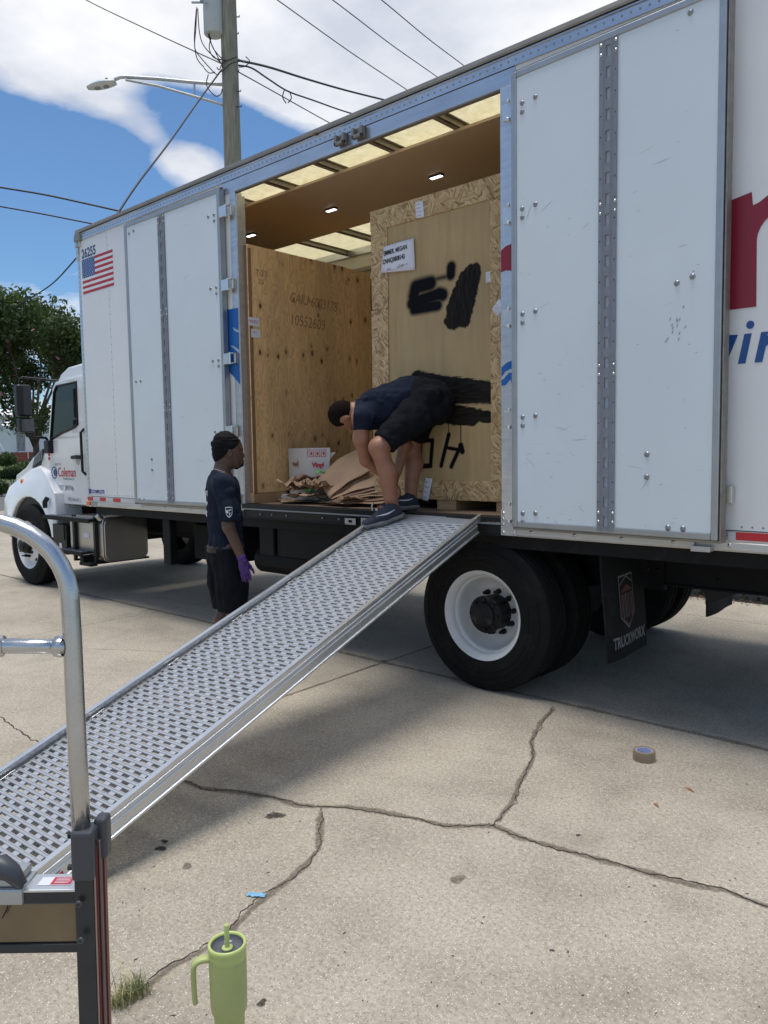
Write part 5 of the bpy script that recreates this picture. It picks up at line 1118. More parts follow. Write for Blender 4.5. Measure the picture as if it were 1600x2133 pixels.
# one extruded plank, then copies
pitch = .0311; nrow = 5; PLW = pitch*nrow; ncol = 9
def plank():
    m = MB(); a0, a1 = .024, RW-.024
    for r in range(nrow):
        d0 = r*pitch
        prof = [(d0+.0006, DK-.016), (d0+.0006, DK-.002), (d0+.0024, DK), (d0+.0050, DK), (d0+.0070, DK-.0026), (d0+.0098, DK-.0026), (d0+.0118, DK), (d0+.0144, DK), (d0+.0168, DK-.002), (d0+.0168, DK-.016)]
        m.prism(prof, a0, a1, lambda a, b, t: RM @ Vector((a, t, b)))
        cw = (a1-a0)/ncol; off = 0 if r % 2 else cw*.5; g0 = d0+.0170; g1 = d0+pitch+.0006
        xs_ = [a0]; t = a0+off-cw
        while t < a1:
            s0, s1 = t+cw*.21, t+cw*.79+.0
            if s1 > a0 and s0 < a1: xs_ += [max(s0, a0+.004), min(s1, a1-.004)]
            t += cw
        xs_.append(a1)
        for k in range(0, len(xs_)-1, 2):
            if xs_[k+1]-xs_[k] > .002: m.box((g0, xs_[k], DK-.012), (g1, xs_[k+1], DK-.003), RM)
    return m.build('plank', M_['ramp'], ramp, fix=False)
pl = plank(); bm = bmesh.new(); bm.from_mesh(pl.data); bmesh.ops.recalc_face_normals(bm, faces=bm.faces); bm.to_mesh(pl.data); bm.free()
base = .075
def shift(o, t): o.matrix_basis = Matrix.Translation(Rd*t) @ o.matrix_basis
n_pl = int((RL-base-.01)/PLW)
pls = [pl]+[dup(pl) for _ in range(n_pl-1)]
for k, o in enumerate(pls): shift(o, base+k*PLW+random.uniform(-.0005, .0005))
# punched traction buttons, weld beads, cross supports
m = MB()
for k in range(n_pl):
    if k % 3 == 0:
        for s in (RW-.025,): m.tube([RM @ Vector((base+k*PLW+t, s+.002*math.sin(t*900), DK+.002)) for t in np.linspace(-.045, .045, 8)], .0035, 5)
o = m.build('weld_beads', M_['steel'], ramp, smooth=True); o['kind'] = 'stuff'
for k in range(0, n_pl, 2):
    m = MB(); rb(m, (base+k*PLW+.06, .02, -.09), (base+k*PLW+.09, RW-.02, DK-.034)); m.build('cross_bar', M_['rampside'], ramp)
m = MB(); rb(m, (-.028, .0, DK-.006), (.073, RW, DK+.001)); rb(m, (-.028, 0, DK+.001), (-.015, RW, DK+.003))
for k in range(5): rb(m, (.0+k*.013, .03, DK+.0012), (.006+k*.013, RW-.03, DK+.0028))
m.build('top_lip', M_['rampside'], ramp, bevel=.001, seg=1)
m = MB(); rb(m, (-.03, .1, -.11), (-.012, .16, DK-.006)); rb(m, (-.03, RW-.16, -.11), (-.012, RW-.1, DK-.006)); m.build('hook', M_['steel'], ramp)
m = MB(); rb(m, (RL, 0, -.07), (RL+.22, RW, -.062)); m.build('ground_plate', M_['rampside'], ramp)
# warning label on the outer face of the near rail
def RX(x, y):    # photo pixel -> ramp coords on the outer face
    d = ray(x, y); O_ = CO-RP; t = -(O_.dot(Rn)+.006)/d.dot(Rn); q = CO+d*t-RP; return q.dot(Rd), q.dot(Ru)
a_, b_ = RX(92, 1826); c_, e_ = RX(123, 1800)
m = MB(); rb(m, (c_, -.010, -.088), (c_+.17, -.0078, -.064)); lb = m.build('warning_label', M_['paper'], ramp)
m = MB(); rb(m, (c_, -.0108, -.088), (c_+.025, -.0101, -.064)); rb(m, (c_+.025, -.0108, -.067), (c_+.17, -.0101, -.064)); rb(m, (c_+.025, -.0108, -.088), (c_+.17, -.0101, -.085)); m.build('label_border', M_['pinkink'], lb)
m = MB()
for k in range(6): rb(m, (c_+.036+.022*k, -.0108, -.081), (c_+.046+.022*k+.004*(k % 2), -.0101, -.071))
m.build('label_print', M_['ink'], lb)
# ------------------------------------------------------------------ hand truck in the foreground
HT = 1.15
ht = empty('hand_truck', PD(180, 2900, HT*1.0), 'tall aluminium hand truck with looped tube handle and red striped rails', 'hand truck')
Hp = lambda x, y, t=HT: PD(x, y, t)
pts = [Hp(170, 1745), Hp(163, 1600), Hp(156, 1450), Hp(151, 1330), Hp(146, 1250)]
for a in range(6, 97, 10):
    t = math.radians(a); pts.append(Hp(-42+188*math.cos(t), 1252-168*math.sin(t)))
for a in range(106, 181, 12):
    t = math.radians(a); pts.append(Hp(-60+170*math.cos(t), 1252-168*math.sin(t)))
pts += [Hp(-232, 1330), Hp(-236, 1600), Hp(-240, 1760)]
m = MB(); m.tube(pts, .0136, 24); tb = m.build('handle_tube', M_['tube'], ht, smooth=True)
m = MB(); m.tube([Hp(140, 1347), Hp(60, 1346), Hp(-232, 1345)], .0112, 20); m.lathe([(.0145, 0), (.016, .004), (.015, .012), (.0115, .016)], Hp(133, 1347), RT*-1, 20)
m.build('cross_tube', M_['tube'], ht, smooth=True)
m = MB(); m.lathe([(.0115, 0), (.016, .003), (.017, .02), (.014, .03), (.011, .034)], Hp(10, 1346), RT*-1, 20); m.build('clamp_joint', M_['steel'], ht, smooth=True)
M_['inrail'] = mat('inner_rail_grey', (.16, .12, .115), .35, .5, var=.15, vscale=15)
# rails: two extrusions side by side running to the ground
DOWN = Vector((0, 0, -1)); fwd = Vector((FW.x, FW.y, 0)).normalized(); rgt = fwd.cross(Vector((0, 0, 1)))
lean = (Hp(197, 2133)-Hp(180, 1760)); lean = Vector((lean.x, lean.y, 0))
Ra = Hp(181, 1752); dn = (Vector((0, 0, -1))*.28 + rgt*-.004 + fwd*.0).normalized()
fr_ = Matrix(((dn.x, rgt.x, fwd.x, Ra.x), (dn.y, rgt.y, fwd.y, Ra.y), (dn.z, rgt.z, fwd.z, Ra.z), (0, 0, 0, 1)))    # along, right, away
LG = (Ra.z-.12)
def hb_(m, a, b): return m.box(a, b, fr_)
def rail_set(sh, par):
    m = MB(); hb_(m, (0, -.0165+sh, -.012), (LG, .0115+sh, .016)); m.build('rail', M_['rail'], par, bevel=.002)
    m = MB(); hb_(m, (.005, .0117+sh, -.009), (LG, .0140+sh, .014)); m.build('rail_strip', M_['peach'], par, bevel=.001)
    m = MB(); hb_(m, (.005, .0142+sh, -.006), (LG, .0158+sh, .008)); hb_(m, (.005, .0196+sh, .010), (LG, .0215+sh, .02)); m.build('red_strip', M_['redstripe'], par, bevel=.001)
    m = MB(); hb_(m, (.0, .0156+sh, .0), (LG, .0195+sh, .020)); m.build('inner_rail', M_['inrail'], par, bevel=.002)
rail_set(0, ht); rail_set(-.30, ht)
m = MB(); hb_(m, (-.022, -.019, -.017), (.055, .0145, .020)); hb_(m, (-.030, .006, .008), (.035, .026, .034)); m.build('rail_cap', M_['plastic'], ht, bevel=.006, seg=3)
m = MB(); hb_(m, (-.004, .0135, -.004), (.02, .017, .006)); m.build('cap_slot', M_['ink'], ht, bevel=.002)
for yy in (1745, 1811):
    q = Hp(146, yy); m = MB(); m.lathe([(.006, 0), (.0075, .002), (.0075, .009), (.0045, .011), (.0045, .017), (.0005, .018)], q+rgt*.012+fwd*.006, -rgt, 10); m.build('bolt', M_['hub'], ht, auto=40)
for yy, xx in ((1873, 171), (1948, 175)):
    q = Hp(xx, yy); m = MB(); m.lathe([(.0052, 0), (.0045, .0022), (.0022, .003), (.0018, .001), (.0005, .001)], q-fwd*.0125, -fwd, 14); m.build('rivet', M_['plastic'], ht, smooth=True)
# cross member: bright top plate, dark front bar, bronze cover, lower bar
zt_ = Hp(80, 1857).z; 
T = Hp(163, 1853); 
def xm(m, r0, r1, a0, a1, z0, z1):    # box from T: right offset, away offset, height offset
    Mx = Matrix(((rgt.x, fwd.x, 0, T.x), (rgt.y, fwd.y, 0, T.y), (0, 0, 1, T.z), (0, 0, 0, 1))); return m.box((r0, a0, z0), (r1, a1, z1), Mx)
m = MB(); xm(m, -.45, -.002, 0, .045, -.004, 0); m.build('cross_plate', M_['rampside'], ht, bevel=.001)
m = MB(); xm(m, -.45, .0, .001, .012, -.022, -.0045); m.build('cross_bar', M_['rail'], ht, bevel=.001)
m = MB(); xm(m, -.45, .0, .004, .012, -.085, -.0225); m.build('cover', M_['bronze'], ht, bevel=.002)
m = MB(); xm(m, -.45, .004, .0, .014, -.099, -.0855); m.build('cross_bar', M_['rail'], ht, bevel=.001)
m = MB(); xm(m, -.067, -.016, .012, .034, .0002, .0008); st = m.build('sticker', M_['paper'], ht)
m = MB(); xm(m, -.048, -.017, .013, .033, .0009, .0012); m.build('red_print', M_['redtape'], st)
m = MB()
for k in range(4): xm(m, -.043, -.022+.002*(k % 2), .0165+.004*k, .0178+.004*k, .0013, .0015)
m.build('sticker_print', M_['paper'], st)
m = MB(); xm(m, -.45, -.082, -.004, .05, -.022, .004); xm(m, -.45, -.090, .0, .05, .004, .018); m.build('strapped_bracket', M_['galv'], ht, bevel=.004)
m = MB(); q0 = Hp(60, 1828); m.tube([Hp(-40, 1815), Hp(5, 1805), Hp(25, 1818), Hp(48, 1845)], [.02, .018, .014, .008], 8); m.build('wrapped_hose', M_['plastic'], ht, smooth=True)
m = MB(); m.tube([Hp(-10, 1884), Hp(20, 1880), Hp(42, 1876)], .0012, 5); m.tube([Hp(18, 1880), Hp(14, 1895), Hp(5, 1912)], .0012, 5); m.build('loose_tie', M_['ink'], ht)
# axle, wheels and nose plate near the ground (below the frame)
ba = fr_ @ Vector((LG, 0, .02)); bb = fr_ @ Vector((LG, -.30, .02))
m = MB(); m.cyl(ba+rgt*.06, bb-rgt*.06, .01, 10); m.build('axle', M_['steel'], ht)
for c, s in ((ba, 1), (bb, -1)):
    m = MB(); m.lathe([(.03, -.03), (.09, -.03), (.118, -.022), (.122, 0), (.118, .022), (.09, .03), (.03, .03)], Vector((c.x, c.y, .122))+rgt*s*.06, rgt, 28); m.build('wheel', M_['rubber'], ht, auto=40)
m = MB(); Mx = Matrix(((rgt.x, -fwd.x, 0, ba.x), (rgt.y, -fwd.y, 0, ba.y), (0, 0, 1, .01), (0, 0, 0, 1))); m.box((-.36, .02, 0), (.06, .28, .006), Mx); m.box((-.33, .02, .0), (-.31, .04, .14), Mx); m.box((.0, .02, .0), (.02, .04, .14), Mx); m.build('nose_plate', M_['galv'], ht)
# ------------------------------------------------------------------ tumbler
tx, ty_ = -1.609, -2.943
def TUM():
    tm = empty('tumbler', (tx, ty_, 0), 'lime green tumbler with handle and straw standing on the concrete', 'tumbler')
    s = 1.0
    m = MB(); m.lathe([(.0005, 0), (.033, 0), (.036, .004), (.0385, .06), (.0400, .105), (.0415, .112), (.0460, .122), (.0478, .135), (.0485, .18), (.0490, .262), (.0485, .268)], (tx, ty_, 0), n=48); m.build('body', M_['lime'], tm, smooth=True)
    m = MB(); m.lathe([(.0482, .2665), (.0492, .268), (.0494, .283), (.0492, .285), (.0488, .2865), (.0502, .289), (.0505, .300), (.049, .305), (.0455, .306), (.0425, .303), (.0415, .296), (.0415, .284)], (tx, ty_, 0), n=48); m.build('rim', M_['limelt'], tm, smooth=True)
    m = MB(); m.lathe([(.0418, .300), (.040, .292), (.030, .286), (.016, .284), (.0145, .290)], (tx, ty_, 0), n=48); m.build('lid', M_['smoke'], tm, smooth=True)
    m = MB(); m.lathe([(.0005, .262), (.041, .262), (.0412, .27)], (tx, ty_, 0), n=32); m.build('lid_base', M_['satin'], tm, smooth=True)
    m = MB(); m.lathe([(.0135, .286), (.0145, .288), (.0145, .292), (.012, .2935), (.0065, .294)], (tx, ty_, 0), n=24); m.build('collar', M_['limelt'], tm, smooth=True)
    m = MB(); m.lathe([(.0065, .20), (.0066, .352), (.0060, .354), (.0046, .354), (.0045, .335), (.0005, .334)], (tx, ty_, 0), n=20); m.build('straw', M_['limelt'], tm, smooth=True)
    d = -RT.copy(); d.z = 0; d.normalize(); d = (d*.97-fwd*.25).normalized(); c = Vector((tx, ty_, 0))
    path = [c+d*.046+Vector((0, 0, .268)), c+d*.062+Vector((0, 0, .270)), c+d*.078+Vector((0, 0, .266)), c+d*.0875+Vector((0, 0, .252)), c+d*.0885+Vector((0, 0, .22)), c+d*.0875+Vector((0, 0, .17)), c+d*.0845+Vector((0, 0, .152))]
    sd2 = d.cross(Vector((0, 0, 1))); m = MB(); vs = []; n = 12; K = len(path)
    def cat(t):
        s_ = t*(K-1); i = min(int(s_), K-2); f = s_-i; p0, p1, p2, p3 = path[max(i-1, 0)], path[i], path[i+1], path[min(i+2, K-1)]
        return .5*((2*p1)+(-p0+p2)*f+(2*p0-5*p1+4*p2-p3)*f*f+(-p0+3*p1-3*p2+p3)*f**3)
    NN = 30
    for i in range(NN+1):
        t = i/NN; p_ = cat(t); tg = (cat(min(1, t+.02))-cat(max(0, t-.02))).normalized(); nn = tg.cross(sd2).normalized(); k = 1.0 if t < .9 else max(.25, math.sqrt(max(0, 1-((t-.9)/.1)**2)))
        for j in range(n):
            a = 2*PI*j/n; ca, sa = math.cos(a), math.sin(a); e = .6
            vs.append(p_+sd2*(.0125*k*math.copysign(abs(ca)**e, ca))+nn*(.0070*k*math.copysign(abs(sa)**e, sa)))
    m.add(vs, [(i*n+j, i*n+(j+1) % n, (i+1)*n+(j+1) % n, (i+1)*n+j) for i in range(NN) for j in range(n)]+[tuple(range(n)), tuple(range(NN*n, NN*n+n))])
    m.build('handle', M_['limelt'] if 0 else M_['lime'], tm, smooth=True)
TUM()
# ------------------------------------------------------------------ tape roll and scraps
q = G(1342, 1582); tp = empty('tape_roll', (q.x, q.y, 0), 'roll of brown packing tape standing flat on the concrete', 'tape')
m = MB(); m.lathe([(.040, .001), (.0545, .0), (.055, .002), (.055, .048), (.0545, .05), (.040, .049)], (q.x, q.y, 0), n=40); m.build('tape', M_['tan'], tp, auto=40)
m = MB(); m.lathe([(.0398, .001), (.0398, .0485), (.0375, .0485), (.0375, .001)], (q.x, q.y, 0), n=40); m.build('core', M_['bluetape'], tp, auto=40)
m = MB(); a0 = 4.0; m.add([(q.x+.0555*math.cos(a0+t), q.y+.0555*math.sin(a0+t), z) for t, z in ((0, .03), (.25, .012), (.35, .016), (.1, .036))]+[(q.x+.064*math.cos(a0+.3), q.y+.064*math.sin(a0+.3), .018)], [(0, 1, 2, 3), (1, 4, 2)]); m.build('loose_end', M_['peach'], tp, fix=False)
for k, (x_, y_, r_, lb) in enumerate(((1437, 1646, .5, 'brown leaf sliver on the concrete, right of the tape roll'), (1367, 1678, -.2, 'smaller brown leaf sliver on the concrete below the tape roll'))):
    c = G(x_, y_); u = Vector((math.cos(-.6+r_*.2), math.sin(-.6+r_*.2), 0)); v = Vector((-u.y, u.x, 0)); s = .035 if k == 0 else .026
    m = MB(); m.add([c-u*s, c-u*s*.2+v*.007+Vector((0, 0, .006)), c+u*s+Vector((0, 0, .004)), c-u*s*.1-v*.006+Vector((0, 0, .002)), c+Vector((0, 0, .009))], [(0, 1, 4), (1, 2, 4), (2, 3, 4), (3, 0, 4)]); tag(m.build('leaf', M_['leaf']), lb, 'leaf', 'fallen leaf slivers')
c = G(534, 1866); m = MB(); u = (G(550, 1866)-G(520, 1864)).normalized(); v = Vector((-u.y, u.x, 0)); vs = []
for i in range(7):
    for j in range(3): vs.append(c+u*(.034*(i/3-1))+v*(.012*(j-1)+.003*math.sin(i*2))+Vector((0, 0, .003+.003*abs(math.sin(i*1.7+j)))))
m.add(vs, [(i*3+j, (i+1)*3+j, (i+1)*3+j+1, i*3+j+1) for i in range(6) for j in range(2)]); tag(m.build('paper_scrap', M_['bluescrap'], fix=False), 'small blue printed paper scrap lying by the crack', 'paper scrap')
# grass tuft in the crack
def gx_(m, nt, b, mp):
    r = N(nt, 'ShaderNodeNewGeometry').outputs['Random Per Island']; at = N(nt, 'ShaderNodeAttribute', attribute_name='dry')
    c = RAMP(nt, r, [(0, (.05, .085, .02)), (1, (.14, .18, .06))]); c = MIX(nt, at.outputs['Fac'], c, (.42, .36, .16, 1)); nt.links.new(c, b.inputs['Base Color'])
M_['tuft'] = mat('grass_blades', (.1, .15, .05), .6, extra=gx_)
rnd = random.Random(4); m = MB(); dry = []
for k in range(230):
    t = rnd.random(); c = G(236, 2098).lerp(G(300, 2064), t)+Vector((rnd.uniform(-.03, .03), rnd.uniform(-.02, .02), 0)); a = rnd.uniform(0, 2*PI); u = Vector((math.cos(a), math.sin(a), 0)); L = rnd.uniform(.03, .09)*(1 if rnd.random() > .2 else 1.35); w_ = rnd.uniform(.001, .0022); v = Vector((-u.y, u.x, 0)); bend = rnd.uniform(.2, 1.1); vs = []; isdry = rnd.random() < .3
    for i in range(5):
        s = i/4; p_ = c+u*(L*bend*s*s)+Vector((0, 0, L*s*(1-.35*bend*s))); ww = w_*(1-s*.9); vs += [p_-v*ww, p_+v*ww]; d_ = 1.0 if isdry else max(0, 1-s*3.0); dry += [d_, d_]
    m.add(vs, [(2*i, 2*i+1, 2*i+3, 2*i+2) for i in range(4)])
o = m.build('grass_tuft', M_['tuft'], fix=False); at = o.data.attributes.new('dry', 'FLOAT', 'POINT'); at.data.foreach_set('value', dry); tag(o, 'tuft of green and dry grass growing from a crack', 'grass', kind='stuff')
# ------------------------------------------------------------------ utility pole, lamp arm, wires
DP = 16.6
pb = PD(481, 200, DP); pb.z = 0
pole = empty('utility_pole', pb, 'weathered wooden utility pole with grey transformer and street lamp arm', 'utility pole')
m = MB(); m.tube([(pb.x, pb.y, z) for z in np.linspace(0, 13.2, 24)], [.215-.0022*k for k in range(24)], 20); m.build('pole', M_['pole'], pole, smooth=True)
hp = lambda x, y, t=DP: PD(x, y, t)
m = MB()
for x_, y_ in ((491, 70), (493, 35), (492, 148), (496, 190), (497, 222), (492, 125)):
    c = hp(x_, y_, DP-.1); m.tube([c-RT*.06, c+RT*.06, c+RT*.06+Vector((0, 0, .03))], .012, 6)
m.build('pole_step', M_['wire'], pole)
c0 = hp(443, 0, DP-.25); zb_ = hp(443, 70, DP-.25).z; m = MB(); m.lathe([(.0005, 0), (.19, 0), (.205, .02), (.205, .97), (.215, .98), (.215, 1.02), (.17, 1.06), (.0005, 1.08)], (c0.x, c0.y, zb_), n=28); xf_ = m.build('transformer', M_['xfmr'], pole, auto=40)
m = MB()
for k, a in enumerate((.4, 2.2)): m.lathe([(.03, 0), (.05, .03), (.03, .06), (.045, .09), (.03, .12), (.04, .15), (.012, .2)], (c0.x+.1*math.cos(a), c0.y+.1*math.sin(a), zb_+1.04), n=10)
for k in range(3):
    q = hp(418, 8, DP-.35)+Vector((0, 0, -.0+.08*k))
m.build('bushing', M_['galv'], xf_, smooth=True)
m = MB(); q = hp(421, 5, DP-.5); m.lathe([(.04, 0), (.05, .03), (.04, .05), (.05, .09), (.03, .12)], q, n=8); m.beam(q+RT*-.22, q+RT*.1, .03, .03); m.build('cutout', M_['galv'], pole)
m = MB()
for z in (.2, .8): m.beam(Vector((c0.x, c0.y, zb_+z))+RT*.1, Vector((pb.x, pb.y, zb_+z)), .06, .06)
m.build('bracket', M_['galv'], pole)
l = [hp(464, 176), hp(400, 171), hp(330, 164), hp(262, 160), hp(250, 161), hp(238, 166)]
m = MB(); m.tube(l, .036, 10); m.tube([hp(464, 218), hp(400, 199), hp(330, 179), hp(262, 166)], .030, 8); m.beam(hp(405, 173), hp(405, 198), .03, .03); m.build('lamp_arm', M_['galv'], pole, smooth=False, auto=40)
c = hp(213, 178); dL_ = (hp(190, 180)-hp(240, 170)).normalized(); sd3 = dL_.cross(Vector((0, 0, 1))).normalized(); nu = sd3.cross(dL_)
m = MB(); vs = []; K = 9; J = 14
for i in range(K):
    t = i/(K-1); w_ = .15*math.sin(min(1, t*1.2+.12)*PI*.62)+.02; w_ = .16*(math.sin(PI*(.12+.8*t)))**.6
    for j in range(J):
        a = 2*PI*j/J; vs.append(c+dL_*(-.30+.62*t)+sd3*w_*math.cos(a)+nu*(.085*math.sin(a)*(1 if math.sin(a) > 0 else .45)*(.5+.6*math.sin(PI*t))))
m.add(vs, [(i*J+j, i*J+(j+1) % J, (i+1)*J+(j+1) % J, (i+1)*J+j) for i in range(K-1) for j in range(J)]+[tuple(range(J)), tuple(range((K-1)*J, K*J))]); lh = m.build('lamp_head', M_['xfmr'], pole, smooth=True)
m = MB()
for s in (-.08, .1): m.lathe([(.07, 0), (.06, .012), (.0005, .014)], c+dL_*s-nu*.038, -nu, 14)
m.build('lens', M_['track'], lh); m = MB(); m.lathe([(.03, 0), (.03, .06), (.0005, .07)], c-dL_*.12+nu*.07, nu, 8); m.build('photocell', M_['green'], lh)
# service drops: jumpers that belong to the pole
def wire(name, pts, r, label=None, par=None, n=5, group=None):
    m = MB(); P2 = [Vector(p) for p in pts]; L = len(P2); out = []
    for i in range(L-1):
        p0, p1, p2, p3 = P2[max(i-1, 0)], P2[i], P2[i+1], P2[min(i+2, L-1)]
        for k in range(8):
            f = k/8; out.append(.5*((2*p1)+(-p0+p2)*f+(2*p0-5*p1+4*p2-p3)*f*f+(-p0+3*p1-3*p2+p3)*f**3))
    out.append(P2[-1]); m.tube(out, r, n); o = m.build(name, M_['wire'], par, smooth=True)
    if label: tag(o, label, 'wire', group)
    return o
J = [[(410, 15), (408, 60), (406, 100), (420, 122), (445, 150), (452, 155)], [(412, 18), (416, 70), (428, 100), (462, 132)], [(409, 20), (405, 80), (410, 120), (425, 140)], [(436, 70), (444, 100), (468, 128)], [(430, 20), (432, 60), (440, 90), (465, 140)], [(440, 78), (436, 100), (446, 120), (470, 125)], [(425, 142), (436, 152), (448, 150)], [(434, 155), (430, 175), (438, 190), (450, 200), (460, 196), (463, 185)], [(452, 140), (457, 145), (466, 130), (495, 118)], [(462, 150), (480, 133), (500, 128), (520, 130)], [(497, 140), (510, 138), (520, 128), (512, 118)]]
for k, w_ in enumerate(J): wire('jumper_wire', [hp(x, y, DP-.25) for x, y in w_], .011, par=pole)
grp = 'overhead wires'
wire('overhead_wire', [hp(120, -40, 22), hp(180, 0, 21), hp(330, 72, 18.5), hp(463, 133, DP)], .013, 'thin wire falling from the top left corner to the pole', group=grp)
wire('overhead_wire', [hp(497, 126, DP), hp(560, 140, 18), hp(640, 165, 20), hp(720, 188, 22), hp(800, 208, 24), hp(900, 232, 26)], .028, 'thick twisted cable sagging right of the pole, uppermost', group=grp)
wire('overhead_wire', [hp(497, 136, DP), hp(525, 142, 17), hp(560, 165, 18), hp(600, 190, 19), hp(650, 208, 20), hp(735, 237, 22), hp(830, 258, 24)], .020, 'twisted service cable with a hanging splice right of the pole', group=grp)
wire('overhead_wire', [hp(497, 150, DP), hp(560, 185, 18), hp(687, 256, 21), hp(800, 315, 23)], .013, 'thin straight wire passing under the splice right of the pole', group=grp)
for k, (a, b) in enumerate((((592, 188), (596, 218)), ((603, 190), (600, 217)))):
    wire('wire_splice', [hp(a[0], a[1], 18.9), hp(a[0]+(-3 if k == 0 else 4), a[1]+14, 18.9), hp(b[0], b[1]-3, 18.9)], .014, 'short splice tail hanging from the service cable, %s of two' % ('left' if k == 0 else 'right'), group='splice tails')
wire('overhead_wire', [hp(462, 145, DP), hp(452, 158, DP-.3), hp(410, 215, 15.5), hp(350, 300, 13.8), hp(290, 378, 12.6), hp(248, 440, 12), hp(215, 490, 11.7)], .017, 'dark cable dropping steeply from the pole to the truck roof', group=grp)
wire('overhead_wire', [hp(-60, 378, 22), hp(0, 390, 22), hp(90, 405, 22), hp(170, 422, 22), hp(250, 440, 22), hp(330, 458, 22)], .028, 'thick cable on the far left, upper of the pair', group=grp)
wire('overhead_wire', [hp(-60, 420, 24), hp(0, 430, 24), hp(90, 446, 24), hp(192, 466, 24), hp(280, 482, 24)], .024, 'thick cable on the far left, lower of the pair', group=grp)
for k, (a, b, c_) in enumerate((((520, -40), (578, 0), (852, 190)), ((630, -40), (693, 0), (912, 161)), ((740, -40), (795, 0), (968, 138)))):
    A_, B_, C_ = hp(*a, 24), hp(*b, 24), hp(*c_, 30); wire('overhead_wire', [A_, B_, (B_+C_)/2+Vector((0, 0, -.05)), C_, C_+(C_-B_)*.5], .017, ['high power line crossing the clouds, leftmost of three', 'high power line crossing the clouds, middle of three', 'high power line crossing the clouds, rightmost of three'][k], group='power lines across the clouds')
wire('overhead_wire', [hp(190, 500, 20), hp(150, 548, 22), hp(110, 590, 25), hp(68, 618, 28), hp(30, 640, 30)], .022, 'wire slanting down from the truck corner into the tree', group=grp)
# ------------------------------------------------------------------ trees and shrubs
def leaves(name, blobs, n, size, mt, par=None, seed=0, flat=.5, core=.35):
    rs = np.random.RandomState(seed); vol = np.array([b[3]*b[4]*b[5] for b in blobs]); cnt = (n*vol/vol.sum()).astype(int); V = []; 
    for b, c_ in zip(blobs, cnt):
        d = rs.normal(size=(c_, 3)); d /= np.linalg.norm(d, axis=1)[:, None]; r = core+(1-core)*rs.rand(c_, 1)**.6; r *= 1+.18*rs.normal(size=(c_, 1))*.5
        V.append(np.array(b[:3])+d*r*np.array(b[3:6]))
    Pn = np.concatenate(V); k = len(Pn); u = rs.normal(size=(k, 3)); u /= np.linalg.norm(u, axis=1)[:, None]; w_ = rs.normal(size=(k, 3)); v = np.cross(u, w_); v /= np.linalg.norm(v, axis=1)[:, None]
    s = size*(.6+.8*rs.rand(k, 1)); q = np.stack([Pn-u*s, Pn+v*s*flat, Pn+u*s, Pn-v*s*flat], 1).reshape(-1, 3)
    me = bpy.data.meshes.new(name); me.from_pydata(q.tolist(), [], (np.arange(k*4).reshape(-1, 4)).tolist()); me.materials.append(M_[mt]); o = bpy.data.objects.new(name, me); COL.objects.link(o)
    if par is not None: adopt(o, par)
    return o
def tree(c, h, r, label, seed, n=9000, leaf=.13, px=None):
    rnd = random.Random(seed); t = empty('tree', c, label, 'tree', 'trees round the lot'); c = Vector(c); m = MB(); tips = []
    m.tube([c, c+Vector((.05, .1, h*.15)), c+Vector((.0, .1, h*.32))], [.20, .16, .13], 10)
    for k in range(7):
        a = k*2.4+rnd.random(); e = c+Vector((math.cos(a)*r*.55, math.sin(a)*r*.55, h*(.55+.3*rnd.random()))); mid = c+Vector((math.cos(a)*r*.18, math.sin(a)*r*.18, h*.42)); m.tube([c+Vector((0, .05, h*.22)), mid, e], [.10, .07, .03], 7); tips.append(e)
        for j in range(3):
            b = a+rnd.uniform(-1, 1); e2 = e+Vector((math.cos(b)*r*.3, math.sin(b)*r*.3, rnd.uniform(-.4, 1.2))); m.tube([mid.lerp(e, .6), e2], [.04, .015], 5); tips.append(e2)
    m.build('trunk', M_['bark'], t, smooth=True)
    blobs = []
    for e in tips: blobs.append((e.x, e.y, e.z, r*rnd.uniform(.2, .34), r*rnd.uniform(.2, .34), r*rnd.uniform(.16, .27)))
    for k in range(14):
        a = rnd.uniform(0, 2*PI); rr = r*rnd.uniform(.3, .95); z = c.z+h*rnd.uniform(.36, .95); s_ = 1-abs((z-c.z)/h-.6)*.9; blobs.append((c.x+rr*s_*math.cos(a), c.y+rr*s_*math.sin(a), z, r*rnd.uniform(.18, .3), r*rnd.uniform(.18, .3), r*rnd.uniform(.14, .22)))
    leaves('crown', blobs, n, leaf, 'foliage', t, seed, .45)
    leaves('blossom', [(c.x, c.y, c.z+h*.62, r, r, h*.34)], 60, .12, 'blossom', t, seed+5, .8, core=.85)
    return t
ct = PD(62, 760, 38); tree((ct.x, ct.y, .0), 9.6, 4.3, 'dark leafy crape myrtle with scattered pink blossom left of the truck', 3, n=26000, leaf=.115)
ct = PD(-110, 760, 36); tree((ct.x, ct.y, .0), 9.0, 3.6, 'leafy tree at the left edge beside the crape myrtle', 8, n=15000, leaf=.12)
ct = PD(230, 770, 42); tree((ct.x, ct.y, .2), 8.6, 3.6, 'leafy tree hidden behind the truck box front', 9, n=9000, leaf=.13)
